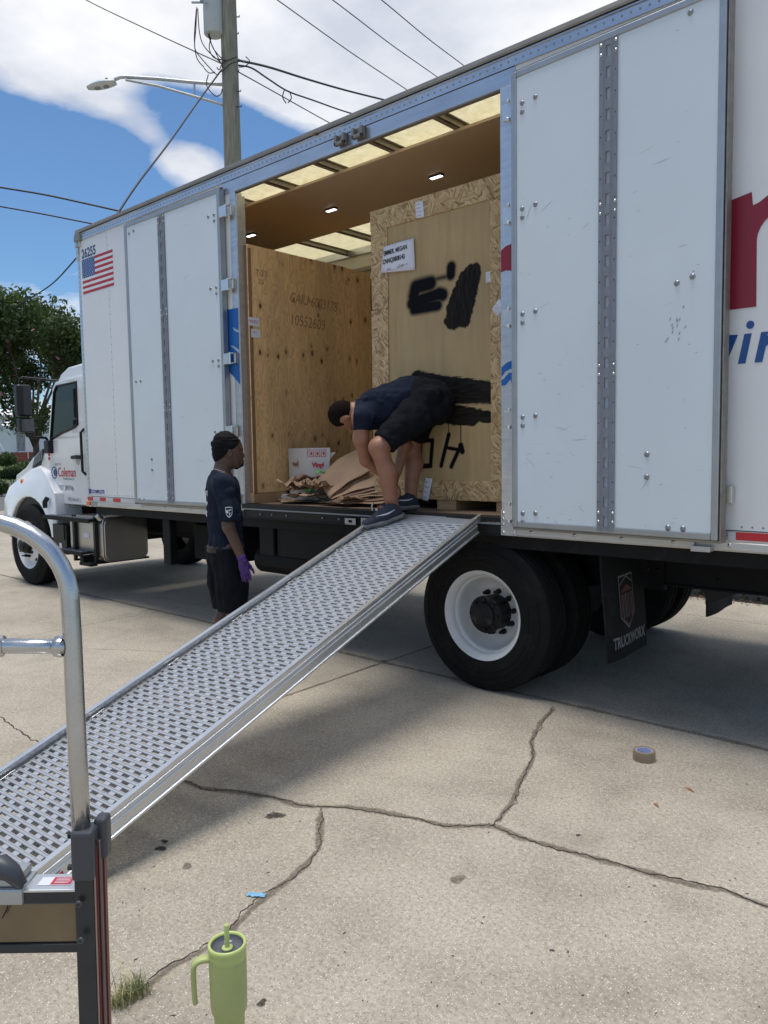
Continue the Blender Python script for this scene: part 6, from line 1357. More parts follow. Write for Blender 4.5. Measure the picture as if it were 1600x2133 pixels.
for k, (x, y, d, sx, sz, lb) in enumerate([(12, 955, 60, .62, .62, 'round clipped shrub on the lawn beside the brick step'), (42, 976, 44, .75, .34, 'low dark green shrub behind the white fender'), (22, 984, 40, .62, .26, 'bright spreading juniper nearest the white fender'), (-4, 1010, 32, .3, .30, 'shrub at the left edge above the wheel arch'), (58, 968, 48, .6, .35, 'low shrub just left of the hood vent')]):
    c = PD(x, y, d); leaves('shrub', [(c.x, c.y, c.z-.1, sx, sx, sz), (c.x+sx*.6, c.y+sx*.5, c.z-.1, sx*.7, sx*.7, sz*.8), (c.x-sx*.7, c.y-sx*.3, c.z-.15, sx*.7, sx*.7, sz*.7)], 3800, .07, 'foliage', None, 40+k, .4)
    o = bpy.data.objects['shrub' if k == 0 else 'shrub.%03d' % k]; tag(o, lb, 'shrub', 'shrubs on the lawn')
    # stand it on soil: short stems reach the ground
    st = MB(); [st.tube([(c.x+dx, c.y+dy, c.z-sz*.3), (c.x+dx*.5, c.y+dy*.5, c.z-sz-.4)], .02, 5) for dx, dy in ((0, 0), (.2, .1), (-.2, .1))]; st.build('stem', M_['bark'], o)
# low hedge behind the truck
hb2 = [(x, 4.52+.10*math.sin(x*2), .40, .5, .42, .42) for x in np.arange(-8.6, 9, .38)]
he = leaves('hedge', hb2, 42000, .034, 'foliage', None, 70, .45, core=.5); tag(he, 'low dark hedge running behind the truck, seen under the frame', 'hedge')
m = MB(); rnd = random.Random(9)
for k in range(900):
    c = Vector((rnd.uniform(-8, 2), rnd.gauss(4.10, .07), .004)); a = rnd.uniform(0, 6); u = Vector((math.cos(a), math.sin(a), rnd.uniform(-.1, .3)))*rnd.uniform(.012, .028); v = Vector((-math.sin(a), math.cos(a), .1))*.01; m.add([c-u, c+v, c+u+Vector((0, 0, .008)), c-v], [(0, 1, 2, 3)])
tag(m.build('leaf_litter', M_['dryfol'], fix=False), 'brown leaf litter lying along the foot of the hedge', 'leaf litter', kind='stuff')
# ------------------------------------------------------------------ the white building
bd_ = 68; c = PD(60, 942, bd_); gz_ = c.z-.9
fwdh = Vector((FW.x, FW.y, 0)).normalized(); rt = fwdh.cross(Vector((0, 0, 1)))
bl_ = empty('building', (c.x, c.y, gz_), 'low white stucco building with barred door and brick steps behind the tree', 'building')
BM = Matrix(((rt.x, fwdh.x, 0, c.x), (rt.y, fwdh.y, 0, c.y), (0, 0, 1, gz_), (0, 0, 0, 1)))
def bb2(a, b, name, mt, par=bl_, bev=0): return MB().box(a, b, BM).build(name, M_[mt], par, bevel=bev)
s = bd_/1603.25        # metres per pixel at the building
def bx_(x): return (x-60)*s
fl = .9
dx0, dx1 = bx_(35), bx_(54)
bb2((bx_(-120), 0, 0), (dx0, .25, 4.0), 'wall', 'stucco'); bb2((dx1, 0, 0), (bx_(260), .25, 4.0), 'wall', 'stucco'); bb2((dx0, 0, fl+3.0), (dx1, .25, 4.0), 'wall', 'stucco'); bb2((dx0, 0, 0), (dx1, .25, fl), 'wall', 'stucco')
bb2((bx_(-130), -.5, 4.0), (bx_(270), 9, 4.16), 'roof', 'stucco'); 
m = MB(); m.add([BM @ Vector(v) for v in [(bx_(-130), -.5, 4.16), (bx_(270), -.5, 4.16), (bx_(270), 5, 5.0), (bx_(-130), 5, 5.0)]], [(0, 1, 2, 3)]); m.build('roof_slope', M_['stucco'], bl_)
bb2((dx0, .18, fl+2.1), (dx1, .2, fl+3.0), 'transom', 'glassdark'); dr = bb2((dx0+.02, .16, fl), (dx1-.02, .2, fl+2.05), 'door', 'glassdark')
for k in range(7): bb2((dx0+.05+.11*k, .11, fl+.1), (dx0+.085+.11*k, .14, fl+2.0), 'bar', 'stucco', dr)
bb2((dx0+.02, .10, fl), (dx1-.02, .15, fl+.1), 'door_rail', 'stucco', dr); bb2((dx0+.02, .10, fl+1.95), (dx1-.02, .15, fl+2.06), 'door_rail', 'stucco', dr)
m = MB(); q = [(bx_(18), -1.1, fl+2.25), (bx_(38), -1.1, fl+2.25), (bx_(38), .0, fl+3.0), (bx_(18), 0, fl+3.0)]; m.add([BM @ Vector(v) for v in q]+[BM @ Vector((v[0], v[1], v[2]+.08)) for v in q], [(0, 1, 2, 3), (4, 5, 6, 7), (0, 1, 5, 4), (0, 3, 7, 4), (1, 2, 6, 5)]); m.build('awning', M_['stucco'], bl_)
m = MB(); q = [(bx_(72), -1.1, fl+2.2), (bx_(92), -1.1, fl+2.2), (bx_(92), .0, fl+2.9), (bx_(72), 0, fl+2.9)]; m.add([BM @ Vector(v) for v in q]+[BM @ Vector((v[0], v[1], v[2]+.08)) for v in q], [(0, 1, 2, 3), (4, 5, 6, 7), (0, 1, 5, 4), (0, 3, 7, 4), (1, 2, 6, 5)]); m.build('awning', M_['stucco'], bl_)
for k in range(4): bb2((bx_(33), -1.9+.3*k, fl-.62+.16*k), (bx_(80), -.05 if k == 3 else -1.6+.3*k, fl-.47+.16*k), 'brick_step', 'brick')
bb2((bx_(33), -2.2, -.3), (bx_(80), -.06, fl-.63), 'brick_base', 'brick')
m = MB(); V_ = lambda a, b, c_: BM @ Vector((a, b, c_))
m.tube([V_(bx_(6), -2, fl+.9), V_(bx_(22), -2, fl+.9), V_(bx_(32), -2, fl+.1)], .03, 6)
for xx in (6, 14, 22): m.tube([V_(bx_(xx), -2, fl-1), V_(bx_(xx), -2, fl+.9)], .03, 6)
m.tube([V_(bx_(80), -2, fl-.6), V_(bx_(80), -2, fl+1.0), V_(bx_(98), -2, fl+1.0), V_(bx_(98), -2, fl-.6)], .03, 6); m.build('handrail', M_['stucco'], bl_)
m = MB(); m.box((bx_(4), -.12, fl+1.9), (bx_(8), 0, fl+2.3), BM); m.build('wall_lamp', M_['galv'], bl_)
# what stands behind the photographer, mirrored in the paint and the cab glass
h2 = empty('house', (-24, -34, 0), 'pale house across the lot behind the photographer, mirrored in the cab glass', 'house')
def hb3(a, b, name, mt, par=h2): return MB().box(a, b).build(name, M_[mt], par)
hb3((-36, -40, 0), (-14, -34, 3.4), 'wall', 'stucco'); m = MB(); m.prism([(-33.4, 3.4), (-40.6, 3.4), (-37, 5.4)], -36.5, -13.5, lambda a, b, d: (d, a, b)); m.build('roof', M_['asphalt'], h2)
for x in (-33, -28.5, -24, -19.5): w3 = hb3((x, -34.05, 1.0), (x+1.8, -33.99, 2.5), 'window', 'glassdark'); hb3((x-.1, -34.0, .9), (x, -33.95, 2.6), 'frame', 'stucco', w3)
tree((-17, -24, 0), 8.5, 4.2, 'broad tree behind the photographer, mirrored in the cab glass', 21, n=6000, leaf=.2)
tree((-38, -27, 0), 9.5, 4.5, 'taller tree behind the photographer, mirrored in the cab glass', 22, n=6000, leaf=.2)
# ------------------------------------------------------------------ people: smooth signed-distance bodies turned into meshes
class SDF:
    def __init__(s, lo, hi, h):
        s.h = h; s.lo = np.array(lo, float); n = np.ceil((np.array(hi)-s.lo)/h).astype(int)+1; s.n = n
        s.D = np.full(n, 1.0, np.float32)
    def block(s, lo, hi):
        a = np.clip(np.floor((np.array(lo)-s.lo)/s.h).astype(int), 0, s.n-1); b = np.clip(np.ceil((np.array(hi)-s.lo)/s.h).astype(int)+1, 1, s.n)
        g = [s.lo[k]+s.h*np.arange(a[k], b[k]) for k in range(3)]
        X, Y, Z = np.meshgrid(*g, indexing='ij'); return tuple(slice(a[k], b[k]) for k in range(3)), np.stack([X, Y, Z], -1)
    def smin(s, sl, d, k):
        D = s.D[sl]; h = np.maximum(k-np.abs(D-d), 0)/k; s.D[sl] = np.minimum(D, d)-h*h*k*.25
    def cap(s, a, b, ra, rb, k=.02, sq=None):
        a = np.array(a, float); b = np.array(b, float); m = max(ra, rb)+k+.03
        sl, Pn = s.block(np.minimum(a, b)-m, np.maximum(a, b)+m); ab = b-a; t = np.clip(((Pn-a)@ab)/max(ab@ab, 1e-9), 0, 1)
        V = Pn-(a+t[..., None]*ab)
        if sq is not None:        # sq: (axis, factor) squash along an axis
            ax = np.array(sq[0], float); ax /= np.linalg.norm(ax); c = V@ax; V = V+ax*(c*(1/sq[1]-1))[..., None]
        d = np.linalg.norm(V, axis=-1)-(ra+(rb-ra)*t)
        if sq is not None: d = d*min(1, (1+sq[1])/2)
        s.smin(sl, d, k); return s
    def ell(s, c, r, R=None, k=.02, sub=False):
        c = np.array(c, float); r = np.array(r, float); m = r.max()+k+.02
        sl, Pn = s.block(c-m, c+m); V = Pn-c
        if R is not None: V = V@np.array(R)      # columns of R are the local axes
        q = np.linalg.norm(V/r, axis=-1); g = np.linalg.norm(V/(r*r), axis=-1)+1e-9; d = q*(q-1)/g
        if sub:
            D = s.D[sl]; h = np.maximum(k-np.abs(D+d), 0)/k; s.D[sl] = np.maximum(D, -d)+h*h*k*.25
        else: s.smin(sl, d, k)
        return s
    def cut(s, p, n, k=.004):     # keep the side opposite to n
        sl, Pn = s.block(s.lo, s.lo+s.h*s.n); n = np.array(n, float); n /= np.linalg.norm(n); d = (Pn-np.array(p))@n; s.D = np.maximum(s.D, d); return s
    def over(s, BD, t=.007, near=.03):
        m = s.D < near; s.D[m] = np.minimum(s.D[m], BD[m]-t); return s
    def noise(s, amp, f, seed=0, stretch=(1, 1, 1)):
        rs = np.random.RandomState(seed); sl, Pn = s.block(s.lo, s.lo+s.h*s.n); m = np.abs(s.D) < .03; Q = Pn[m]*np.array(stretch)*f; acc = np.zeros(len(Q))
        for o in range(3):
            R = np.random.RandomState(seed+o).rand(32, 32, 32); q = Q*2**o; i = np.floor(q).astype(int); t = q-i; t = t*t*(3-2*t); v = 0
            for dx in (0, 1):
                for dy in (0, 1):
                    for dz in (0, 1): v = v+R[(i[:, 0]+dx) % 32, (i[:, 1]+dy) % 32, (i[:, 2]+dz) % 32]*(t[:, 0] if dx else 1-t[:, 0])*(t[:, 1] if dy else 1-t[:, 1])*(t[:, 2] if dz else 1-t[:, 2])
            acc += (1-np.abs(2*v-1)*2)*.5**o
        s.D[m] += (amp*acc).astype(np.float32); return s
    def mesh(s, name, mt, par):
        D = s.D; S = D < 0; nx, ny, nz = D.shape
        c = [(i, j, k) for i in (0, 1) for j in (0, 1) for k in (0, 1)]
        v = lambda A, o: A[o[0]:nx-1+o[0], o[1]:ny-1+o[1], o[2]:nz-1+o[2]]
        cnt = sum(v(S, o).astype(np.int8) for o in c); act = (cnt > 0) & (cnt < 8); ids = np.argwhere(act); idx = -np.ones(act.shape, np.int64); idx[act] = np.arange(len(ids))
        acc = np.zeros((len(ids), 3)); num = np.zeros(len(ids))
        for ax in range(3):
            for o in c:
                if o[ax]: continue
                p = list(o); p[ax] = 1; a = D[tuple((ids+np.array(o)).T)]; b = D[tuple((ids+np.array(p)).T)]; m = (a < 0) != (b < 0)
                t = np.where(m, a/np.where(m, a-b, 1), 0); q = np.tile(np.array(o, float), (len(ids), 1)); q[:, ax] += t; acc[m] += q[m]; num[m] += 1
        V = s.lo+s.h*(ids+acc/num[:, None]); F = []
        for ax in range(3):
            sl0 = [slice(1, -1)]*3; sl0[ax] = slice(0, -1); sl1 = list(sl0); sl1[ax] = slice(1, None)
            A = S[tuple(sl0)]; B = S[tuple(sl1)]; e = np.argwhere(A != B); off = np.ones(3, int); off[ax] = 0; base = e+off
            u, w = (ax+1) % 3, (ax+2) % 3; du = np.zeros(3, int); du[u] = 1; dw = np.zeros(3, int); dw[w] = 1
            q = np.stack([idx[tuple((base-du-dw).T)], idx[tuple((base-dw).T)], idx[tuple(base.T)], idx[tuple((base-du).T)]], 1)
            fl = A[tuple(e.T)]; q[~fl] = q[~fl][:, ::-1]; F.append(q)
        F = np.concatenate(F); F = F[(F >= 0).all(1)]
        me = bpy.data.meshes.new(name); me.from_pydata(V.tolist(), [], F.tolist()); me.shade_smooth(); me.materials.append(mt)
        o = bpy.data.objects.new(name, me); COL.objects.link(o)
        if par is not None: adopt(o, par)
        return o
def npv(v): return np.array([v.x, v.y, v.z])
def hand(S, wrist, d, palm, side, L=.18, curl=.5, h=1.0, k=.006):
    """wrist point, d = direction of the fingers, palm = palm normal, side = towards the thumb"""
    d = d/np.linalg.norm(d); side = side-d*(side@d); side /= np.linalg.norm(side); palm = np.cross(d, side)*(1 if np.cross(d, side)@palm > 0 else -1)
    pc = wrist+d*L*.24; S.ell(pc, (L*.30, L*.215, L*.085), np.stack([d, side, palm], 1), k=.015)
    for i, (o, ln) in enumerate(((.155, .40), (.055, .45), (-.05, .42), (-.15, .33))):
        a = wrist+d*L*.46+side*L*o; dd = d; r = L*.052
        for j, f in enumerate((.45, .31, .24)):
            ang = curl*(.5+.35*j); dd = dd*math.cos(ang)+palm*math.sin(ang); dd /= np.linalg.norm(dd); b = a+dd*L*ln*f; S.cap(a, b, r, r*.9, k=k); a = b; r *= .9
    a = wrist+d*L*.12+side*L*.17; dd = d*.85+side*.42+palm*.4; dd /= np.linalg.norm(dd); r = L*.065
    for f in (.22, .17, .14):
        b = a+dd*L*f; S.cap(a, b, r, r*.88, k=k); a = b; r *= .88; dd = dd+d*.35+palm*.12; dd /= np.linalg.norm(dd)
def shoe(par, heel, toe, up, h=.0045, tint='shoe', L=.29):
    d = toe-heel; d /= np.linalg.norm(d); up = up/np.linalg.norm(up); s = np.cross(up, d); s /= np.linalg.norm(s); up = np.cross(d, s); R = np.stack([d, s, up], 1)
    w = lambda a, b, c: heel+d*a*L+s*b*L+up*c*L
    lo = np.minimum.reduce([w(-.1, -.25, -.05), w(1.1, .25, .5), w(-.1, .25, .5), w(1.1, -.25, -.05), w(.5, 0, .5)])-.06; hi = np.maximum.reduce([w(-.1, -.25, -.05), w(1.1, .25, .5), w(-.1, .25, .5), w(1.1, -.25, -.05), w(.5, 0, .5)])+.06
    S = SDF(lo, hi, h); S.cap(w(.13, 0, .17), w(.45, .0, .17), L*.125, L*.15, k=.03); S.cap(w(.45, 0, .16), w(.86, .02, .13), L*.15, L*.12, k=.04, sq=(up, .75)); S.cap(w(.18, 0, .22), w(.22, 0, .33), L*.12, L*.115, k=.03); S.cap(w(.30, 0, .28), w(.62, 0, .17), L*.10, L*.10, k=.03)
    S.cut(w(0, 0, .105), -up); S.cut(w(.2, 0, .40), up*.96-d*.28)
    o = S.mesh('shoe', M_[tint], par)
    S = SDF(lo, hi, h); S.cap(w(.11, 0, .09), w(.5, .005, .07), L*.15, L*.165, k=.03, sq=(up, .6)); S.cap(w(.5, 0, .07), w(.88, .02, .09), L*.165, L*.13, k=.03, sq=(up, .6)); S.cut(w(0, 0, .0), -up); S.cut(w(0, 0, .125), up*.99-d*.05)
    so = S.mesh('sole', M_['sole'], o)
    for sg in (1, -1):     # curved side mark
        m = MB(); v = []
        for i in range(9):
            t = i/8; a = .18+.48*t; c = .16+.10*(1-t)**2.0+(.10 if 0 else 0)*t; wd = .012+.030*math.sin(PI*min(1, t*1.1)); 
            for q in (-wd*.5, wd*.5): v.append(Vector(w(a, sg*(.155+.008*math.sin(t*PI)), c*0+.30-.17*t+.09*t*t*2+q)))
        # conform to the shoe side
        m.add(v, [(2*i, 2*i+1, 2*i+3, 2*i+2) for i in range(8)]); g = m.build('side_mark', M_['swoosh'], o, fix=False)
        sw = g.modifiers.new('wrap', 'SHRINKWRAP'); sw.target = o; sw.wrap_method = 'NEAREST_SURFACEPOINT'; sw.wrap_mode = 'ABOVE_SURFACE'; sw.offset = .0015
    m = MB()
    for i in range(5):
        t = .34+.05*i; m.tube([Vector(w(t, -.055, .37-.30*(t-.3))), Vector(w(t+.01, 0, .395-.32*(t-.3))), Vector(w(t, .055, .37-.30*(t-.3)))], .0028, 5)
    g = m.build('laces', M_['sock'], o, smooth=True)
    return o
# ---------------- standing man
T0 = 5.56
F1 = Vector((RT.x*.95+FW.x*.32, RT.y*.95+FW.y*.32, 0)).normalized(); R1 = F1.cross(Vector((0, 0, 1)))      # faces right and slightly away; R1 = his right side, towards the camera
Bp = P(478, 1403, 2, 0); B1 = npv(Bp); f1 = npv(F1); r1 = npv(R1); z1_ = np.array([0, 0, 1.])
man1 = empty('person', Bp, 'man standing left of the ramp in navy shirt, black head wrap and purple glove', 'person')
J1 = lambda f, r, z: B1+f1*f+r1*r+z1_*z
lo = B1+np.array([-.5, -.5, -.02]); hi = B1+np.array([.5, .5, 1.85])
S = SDF(lo, hi, .006)
for s in (1, -1):
    fo = .02*s
    S.cap(J1(.01+fo, .095*s, .90), J1(.02+fo, .10*s, .49), .085, .058, .04); S.cap(J1(.02+fo, .10*s, .49), J1(-.02+fo, .10*s, .09), .056, .036, .03); S.cap(J1(-.02+fo, .10*s, .38), J1(-.035+fo, .10*s, .28), .05, .045, .04)
    S.cap(J1(-.02+fo, .10*s, .05), J1(.12+fo, .105*s, .035), .035, .03, .03)
    if s == 1: sh, e_, wr = J1(-.02, .19, 1.385), J1(.0, .225, 1.09), J1(.085, .245, .85)
    else: sh, e_, wr = J1(-.02, -.19, 1.385), J1(.0, -.225, 1.09), J1(.10, -.22, .86)
    S.cap(sh, e_, .055, .042, .04); S.cap(e_, wr, .042, .027, .02); hand(S, wr, np.array(wr-e_)*.6+np.array([0, 0, -.12]), -r1*s, f1, L=.17 if s < 0 else .14, curl=.35, k=.006)
S.cap(J1(.0, 0, .92), J1(.0, 0, 1.12), .13, .125, .06, sq=(f1, .8)); S.cap(J1(.0, 0, 1.12), J1(-.005, 0, 1.33), .13, .135, .06, sq=(f1, .82)); S.cap(J1(-.02, -.13, 1.37), J1(-.02, .13, 1.37), .07, .07, .05); S.cap(J1(-.025, 0, 1.40), J1(.008, 0, 1.53), .066, .060, .03)
hc = J1(.045, 0, 1.605)
R_ = np.stack([f1, r1, z1_], 1)
S.ell(hc+z1_*.02, (.098, .077, .105), R_, .02); S.ell(hc+f1*.035-z1_*.05, (.062, .058, .068), R_, .03); S.cap(hc+f1*.055-z1_*.095, hc+f1*.075-z1_*.085, .026, .022, .02)
S.cap(hc+f1*.086-z1_*.005, hc+f1*.100-z1_*.034, .009, .013, .014); S.ell(hc+f1*.095-z1_*.066, (.014, .026, .008), R_, .006); S.ell(hc+f1*.092-z1_*.078, (.014, .022, .008), R_, .006); S.cap(hc+f1*.087-r1*.03+z1_*.018, hc+f1*.087+r1*.03+z1_*.018, .012, .012, .012)
for s in (1, -1):
    S.ell(hc+f1*.088+r1*s*.03-z1_*.0, (.012, .014, .009), R_, .008, sub=True); S.ell(hc-f1*.005+r1*s*.078-z1_*.015, (.019, .008, .031), R_, .008); S.ell(hc-f1*.002+r1*s*.084-z1_*.015, (.010, .005, .018), R_, .005, sub=True)
BD = S.D.copy(); S.mesh('body', M_['skin1'], man1)
for s in (1, -1):
    m = MB(); m.lathe([(.0005, .0), (.006, .001), (.0085, .004), (.0005, .008)], Vector(hc+f1*.077+r1*s*.03), Vector(f1), 12); e = m.build('eye', M_['boltgrey'], man1, smooth=True); m = MB(); m.lathe([(.004, .0), (.0005, .001)], Vector(hc+f1*.0852+r1*s*.03), Vector(f1), 8); m.build('pupil', M_['ink'], e)
# beard along the jaw
S = SDF(hc-.14, hc+.14, .004); S.cap(hc+f1*.05-z1_*.10, hc+f1*.082-z1_*.09, .029, .023, .015); S.cap(hc+f1*.086-z1_*.054-r1*.02, hc+f1*.086-z1_*.054+r1*.02, .007, .007, .006); S.noise(.0015, 60, 3); S.mesh('beard', M_['hair'], man1)
# head wrap
S = SDF(hc-.2, hc+.2, .0045); S.ell(hc+z1_*.022-f1*.006, (.105, .0835, .109), R_, .02); S.ell(hc-f1*.055-z1_*.02, (.064, .064, .08), R_, .03); S.ell(hc-f1*.028+z1_*.065, (.085, .072, .085), R_, .03); S.cap(hc-f1*.08+z1_*.05, hc-f1*.118+z1_*.062, .020, .007, .03); S.cut(hc+z1_*.0, f1*.60-z1_*.80); S.noise(.0032, 17, 5, (.8, .8, 3.0)); S.mesh('head_wrap', M_['durag'], man1)
# shirt
S = SDF(lo, hi, .006)
S.cap(J1(.0, 0, .93), J1(.0, 0, 1.12), .166, .150, .05, sq=(f1, .82)); S.cap(J1(.0, 0, 1.12), J1(-.005, 0, 1.33), .152, .152, .05, sq=(f1, .86)); S.cap(J1(-.02, -.14, 1.375), J1(-.02, .14, 1.378), .090, .090, .05); S.cap(J1(-.02, 0, 1.39), J1(-.008, 0, 1.46), .078, .068, .02)
for s in (1, -1): S.cap(J1(-.02, .185*s, 1.378), J1(-.005, .222*s, 1.20), .088, .080, .04); S.cap(J1(-.005, .222*s, 1.20), J1(.0, .228*s, 1.135), .078, .080, .02)
S.noise(.013, 5.5, 11, (1, 1, .55)); S.noise(.005, 16, 12, (1, 1, .7)); S.over(BD)
S.cut(J1(0, 0, .905), -z1_); S.cut(J1(.0, 0, 1.452), z1_*.95+f1*.3)
# open the sleeves at the hem (only outside the trunk)
for s in (1, -1):
    sl, Pn = S.block(lo, hi); q = (Pn-B1)@r1*s; z = (Pn-B1)[..., 2]; d = np.minimum((1.128-z), (q-.158)); S.D[sl] = np.maximum(S.D[sl], np.where(q > .150, d, -1))
sh1 = S.mesh('shirt', M_['tee'], man1)
# shorts and patterned waistband
S = SDF(lo, hi, .006)
for s in (1, -1):
    fo = .02*s; S.cap(J1(.005+fo*.5, .085*s, .90), J1(.015+fo, .105*s, .52), .125, .112, .03); S.cap(J1(.015+fo, .105*s, .52), J1(.018+fo, .107*s, .44), .112, .112, .02)
S.cap(J1(.0, 0, .92), J1(0, 0, .86), .15, .15, .05, sq=(f1, .85)); S.noise(.014, 6, 21, (1, 1, .5)); S.noise(.004, 18, 24, (1, 1, .35)); S.over(BD, near=.02); S.cut(J1(0, 0, .475), -z1_); S.cut(J1(0, 0, .93), z1_); S.mesh('shorts', M_['short'], man1)
S = SDF(lo, hi, .006); S.cap(J1(.0, 0, .93), J1(0, 0, .90), .153, .153, .03, sq=(f1, .85)); S.over(BD); S.cut(J1(0, 0, .895), -z1_); S.cut(J1(0, 0, .942), z1_); S.mesh('waistband', M_['band'], man1)
# purple gloves
for s in (1,):
    e_, wr = J1(.0, .225, 1.09), J1(.085, .245, .85); S = SDF(wr-.24, wr+.16, .0035); S.cap(wr-(wr-e_)*-.0+np.array(e_-wr)*.10, wr, .034, .032, .01); hand(S, wr, np.array(wr-e_)*.6+np.array([0, 0, -.12]), -r1, f1, L=.182, curl=.35, k=.005); S.noise(.0015, 60, 31); S.mesh('glove', M_['glove'], man1)
for s in (1, -1): shoe(man1, J1(-.085+.02*s, .10*s, .0), J1(.2+.02*s, .11*s, 0), z1_)
m = MB(); n = 28; pts = []
for i in range(n+1):
    a = 2*PI*i/n; pts.append(Vector(J1(-.006+.066*math.cos(a), .070*math.sin(a), 1.465-.022*math.cos(a))))
m.tube(pts, .0022, 5, cap=False); m.build('necklace', M_['steel'], man1)
def decal(name, verts2, origin, ux, uy, mt, par, target, faces=None):
    m = MB(); m.add([Vector(origin)+Vector(ux)*a+Vector(uy)*b for a, b in verts2], faces or [tuple(range(len(verts2)))]); o = m.build(name, M_[mt], par, fix=False)
    w_ = o.modifiers.new('wrap', 'SHRINKWRAP'); w_.target = target; w_.wrap_method = 'PROJECT'; w_.use_negative_direction = True; w_.use_positive_direction = True; w_.project_limit = .12
    w_.use_project_z = False; w_.wrap_method = 'NEAREST_SURFACEPOINT'; w_.wrap_mode = 'ABOVE_SURFACE'; w_.offset = .002; return o
def ring(pts, t):
    c = (sum(p[0] for p in pts)/len(pts), sum(p[1] for p in pts)/len(pts)); n = len(pts); inn = [(c[0]+(a-c[0])*t, c[1]+(b-c[1])*t) for a, b in pts]
    return pts+inn, [(i, (i+1) % n, (i+1) % n+n, i+n) for i in range(n)]
sp = [(-.032, .034), (-.016, .036), (0, .038), (.016, .036), (.032, .034), (.032, .01), (.026, -.012), (.014, -.028), (0, -.038), (-.014, -.028), (-.026, -.012), (-.032, .01)]
v_, f_ = ring(sp, .84); og = J1(-.005, .30, 1.195)
decal('sleeve_badge', v_, og, f1, z1_, 'tprint', sh1, sh1, f_)
for q in ([(-.022, .018), (-.017, .018), (-.017, -.006), (-.022, -.004)], [(-.022, .018), (-.017, .018), (-.006, -.006), (-.011, -.008)], [(-.011, .02), (-.006, .02), (-.006, -.008), (-.011, -.006)], [(.001, .02), (.006, .02), (.004, -.026), (.0, -.028)], [(.006, .02), (.022, .018), (.022, .013), (.006, .015)], [(.008, -.006), (.018, -.004), (.016, -.010), (.008, -.012)]): decal('badge_letter', q, og, f1, z1_, 'tprint', sh1, sh1)
for k, (tx_, sz, zz_) in enumerate((('Coleman', .07, 1.30), ('Worldwide', .05, 1.235), ('Moving', .075, 1.165), ('Allied', .04, 1.11))):
    cu = text('shirt_print', tx_, sz*.9, frame(Vector(J1(-.17, -.115, zz_)), Vector(r1), (0, 0, 1)), M_['tprint'], sh1, bold=.002, sx=.85)
    w_ = cu.modifiers.new('wrap', 'SHRINKWRAP'); w_.target = sh1; w_.wrap_method = 'NEAREST_SURFACEPOINT'; w_.wrap_mode = 'ABOVE_SURFACE'; w_.offset = .003
# ---------------- bending man: joints placed on the photo's depth plane
def K(x, y, o=0.0, T=5.40): return npv(PD(x, y, T-o))
RPd = npv(Rd); RPu = npv(Ru)
def rampHit(x, y):
    d = ray(x, y); O_ = CO-RP; dk = DK+.002; t = -((O_.dot(Ru))-dk)/d.dot(Ru); return npv(CO+d*t)
hl = rampHit(838, 1079); tl = rampHit(757, 1103); dn_ = (tl-hl); dn_ /= np.linalg.norm(dn_)
print('near shoe', hl, tl, np.linalg.norm(tl-hl))
tn = (Vector(hl)-CO).dot(FW); hf = npv(P(872, 1062, 2, OZ0+.002)); tf = (Vector(hf)-CO).dot(FW); print('depths', tn, tf)
man2 = empty('person', Vector(hl), 'man bending over on the ramp top in navy shirt and black shorts', 'person')
TC = (tn+tf)/2; fw = npv(FW); rt_ = npv(RT); up_ = npv(UP)
N_ = lambda x, y, o=0.0: npv(PD(x, y, TC-o))      # o>0: nearer to the camera
ank = N_(819, 1062, TC-tn-.01); knee = N_(789, 932, .22); hipn = N_(893, 838, .10); hipf = N_(890, 838, -.10)
ankf = N_(855, 1035, TC-tf); kneef = N_(858, 925, -.20)
shn = N_(752, 868, .17); shf = N_(768, 850, -.19); neck0 = N_(748, 846, 0); head = N_(716, 864, .0)
allp = np.array([ank, knee, hipn, hipf, ankf, kneef, shn, shf, head]); lo = allp.min(0)-.3; hi = allp.max(0)+.3
S = SDF(lo, hi, .006)
for h_, k_, a_ in ((hipn, knee, ank), (hipf, kneef, ankf)):
    S.cap(h_, k_, .095, .062, .04); kk = k_*.93+a_*.07; S.cap(k_, kk, .060, .056, .03); cf_ = k_*.62+a_*.38-(-rt_)*.018; S.cap(k_, a_, .054, .036, .02); S.cap(k_*.85+a_*.15+rt_*.012, cf_+rt_*.012, .052, .05, .03); S.cap(cf_+rt_*.012, k_*.2+a_*.8+rt_*.004, .05, .035, .04)
    S.cap(k_*.3+a_*.7+rt_*.012, a_+rt_*.022+up_*-.01, .026, .02, .03); S.ell(k_-rt_*.018, (.04, .04, .05), None, .03)
S.cap(ank, ank+dn_*.10-RPu*.02, .036, .03, .03); S.cap(ankf, ankf-up_*.04, .036, .04, .03)
ribn = N_(805, 850, 0); pel = N_(888, 835, 0)
S.cap(pel, ribn, .135, .135, .05); S.cap(ribn, N_(768, 862, 0), .135, .11, .05); S.cap(shn, shf, .065, .065, .05)
S.cap(N_(755, 852), N_(728, 858), .062, .060, .03)
fd_ = rt_*.12-up_*.85+fw*.45; fd_ /= np.linalg.norm(fd_)      # face direction: down and forward
hu = -rt_*1.0; hu -= fd_*(hu@fd_); hu /= np.linalg.norm(hu); hs = np.cross(fd_, hu); Rh = np.stack([fd_, hs, hu], 1)
S.ell(head, (.098, .076, .105), Rh, .02); S.ell(head+fd_*.03-hu*.055, (.06, .056, .06), Rh, .03); S.cap(head+fd_*.088-hu*.01, head+fd_*.11-hu*.035, .010, .014, .012); S.ell(head+fd_*.088-hu*.068, (.012, .024, .012), Rh, .006); S.cap(head+fd_*.055-hu*.105, head+fd_*.075-hu*.10, .025, .022, .02)
for s in (1, -1): S.ell(head-fd_*.0+hs*s*.078-hu*.02, (.020, .009, .032), Rh, .008); S.ell(head+fd_*.086+hs*s*.03, (.012, .014, .009), Rh, .008, sub=True)
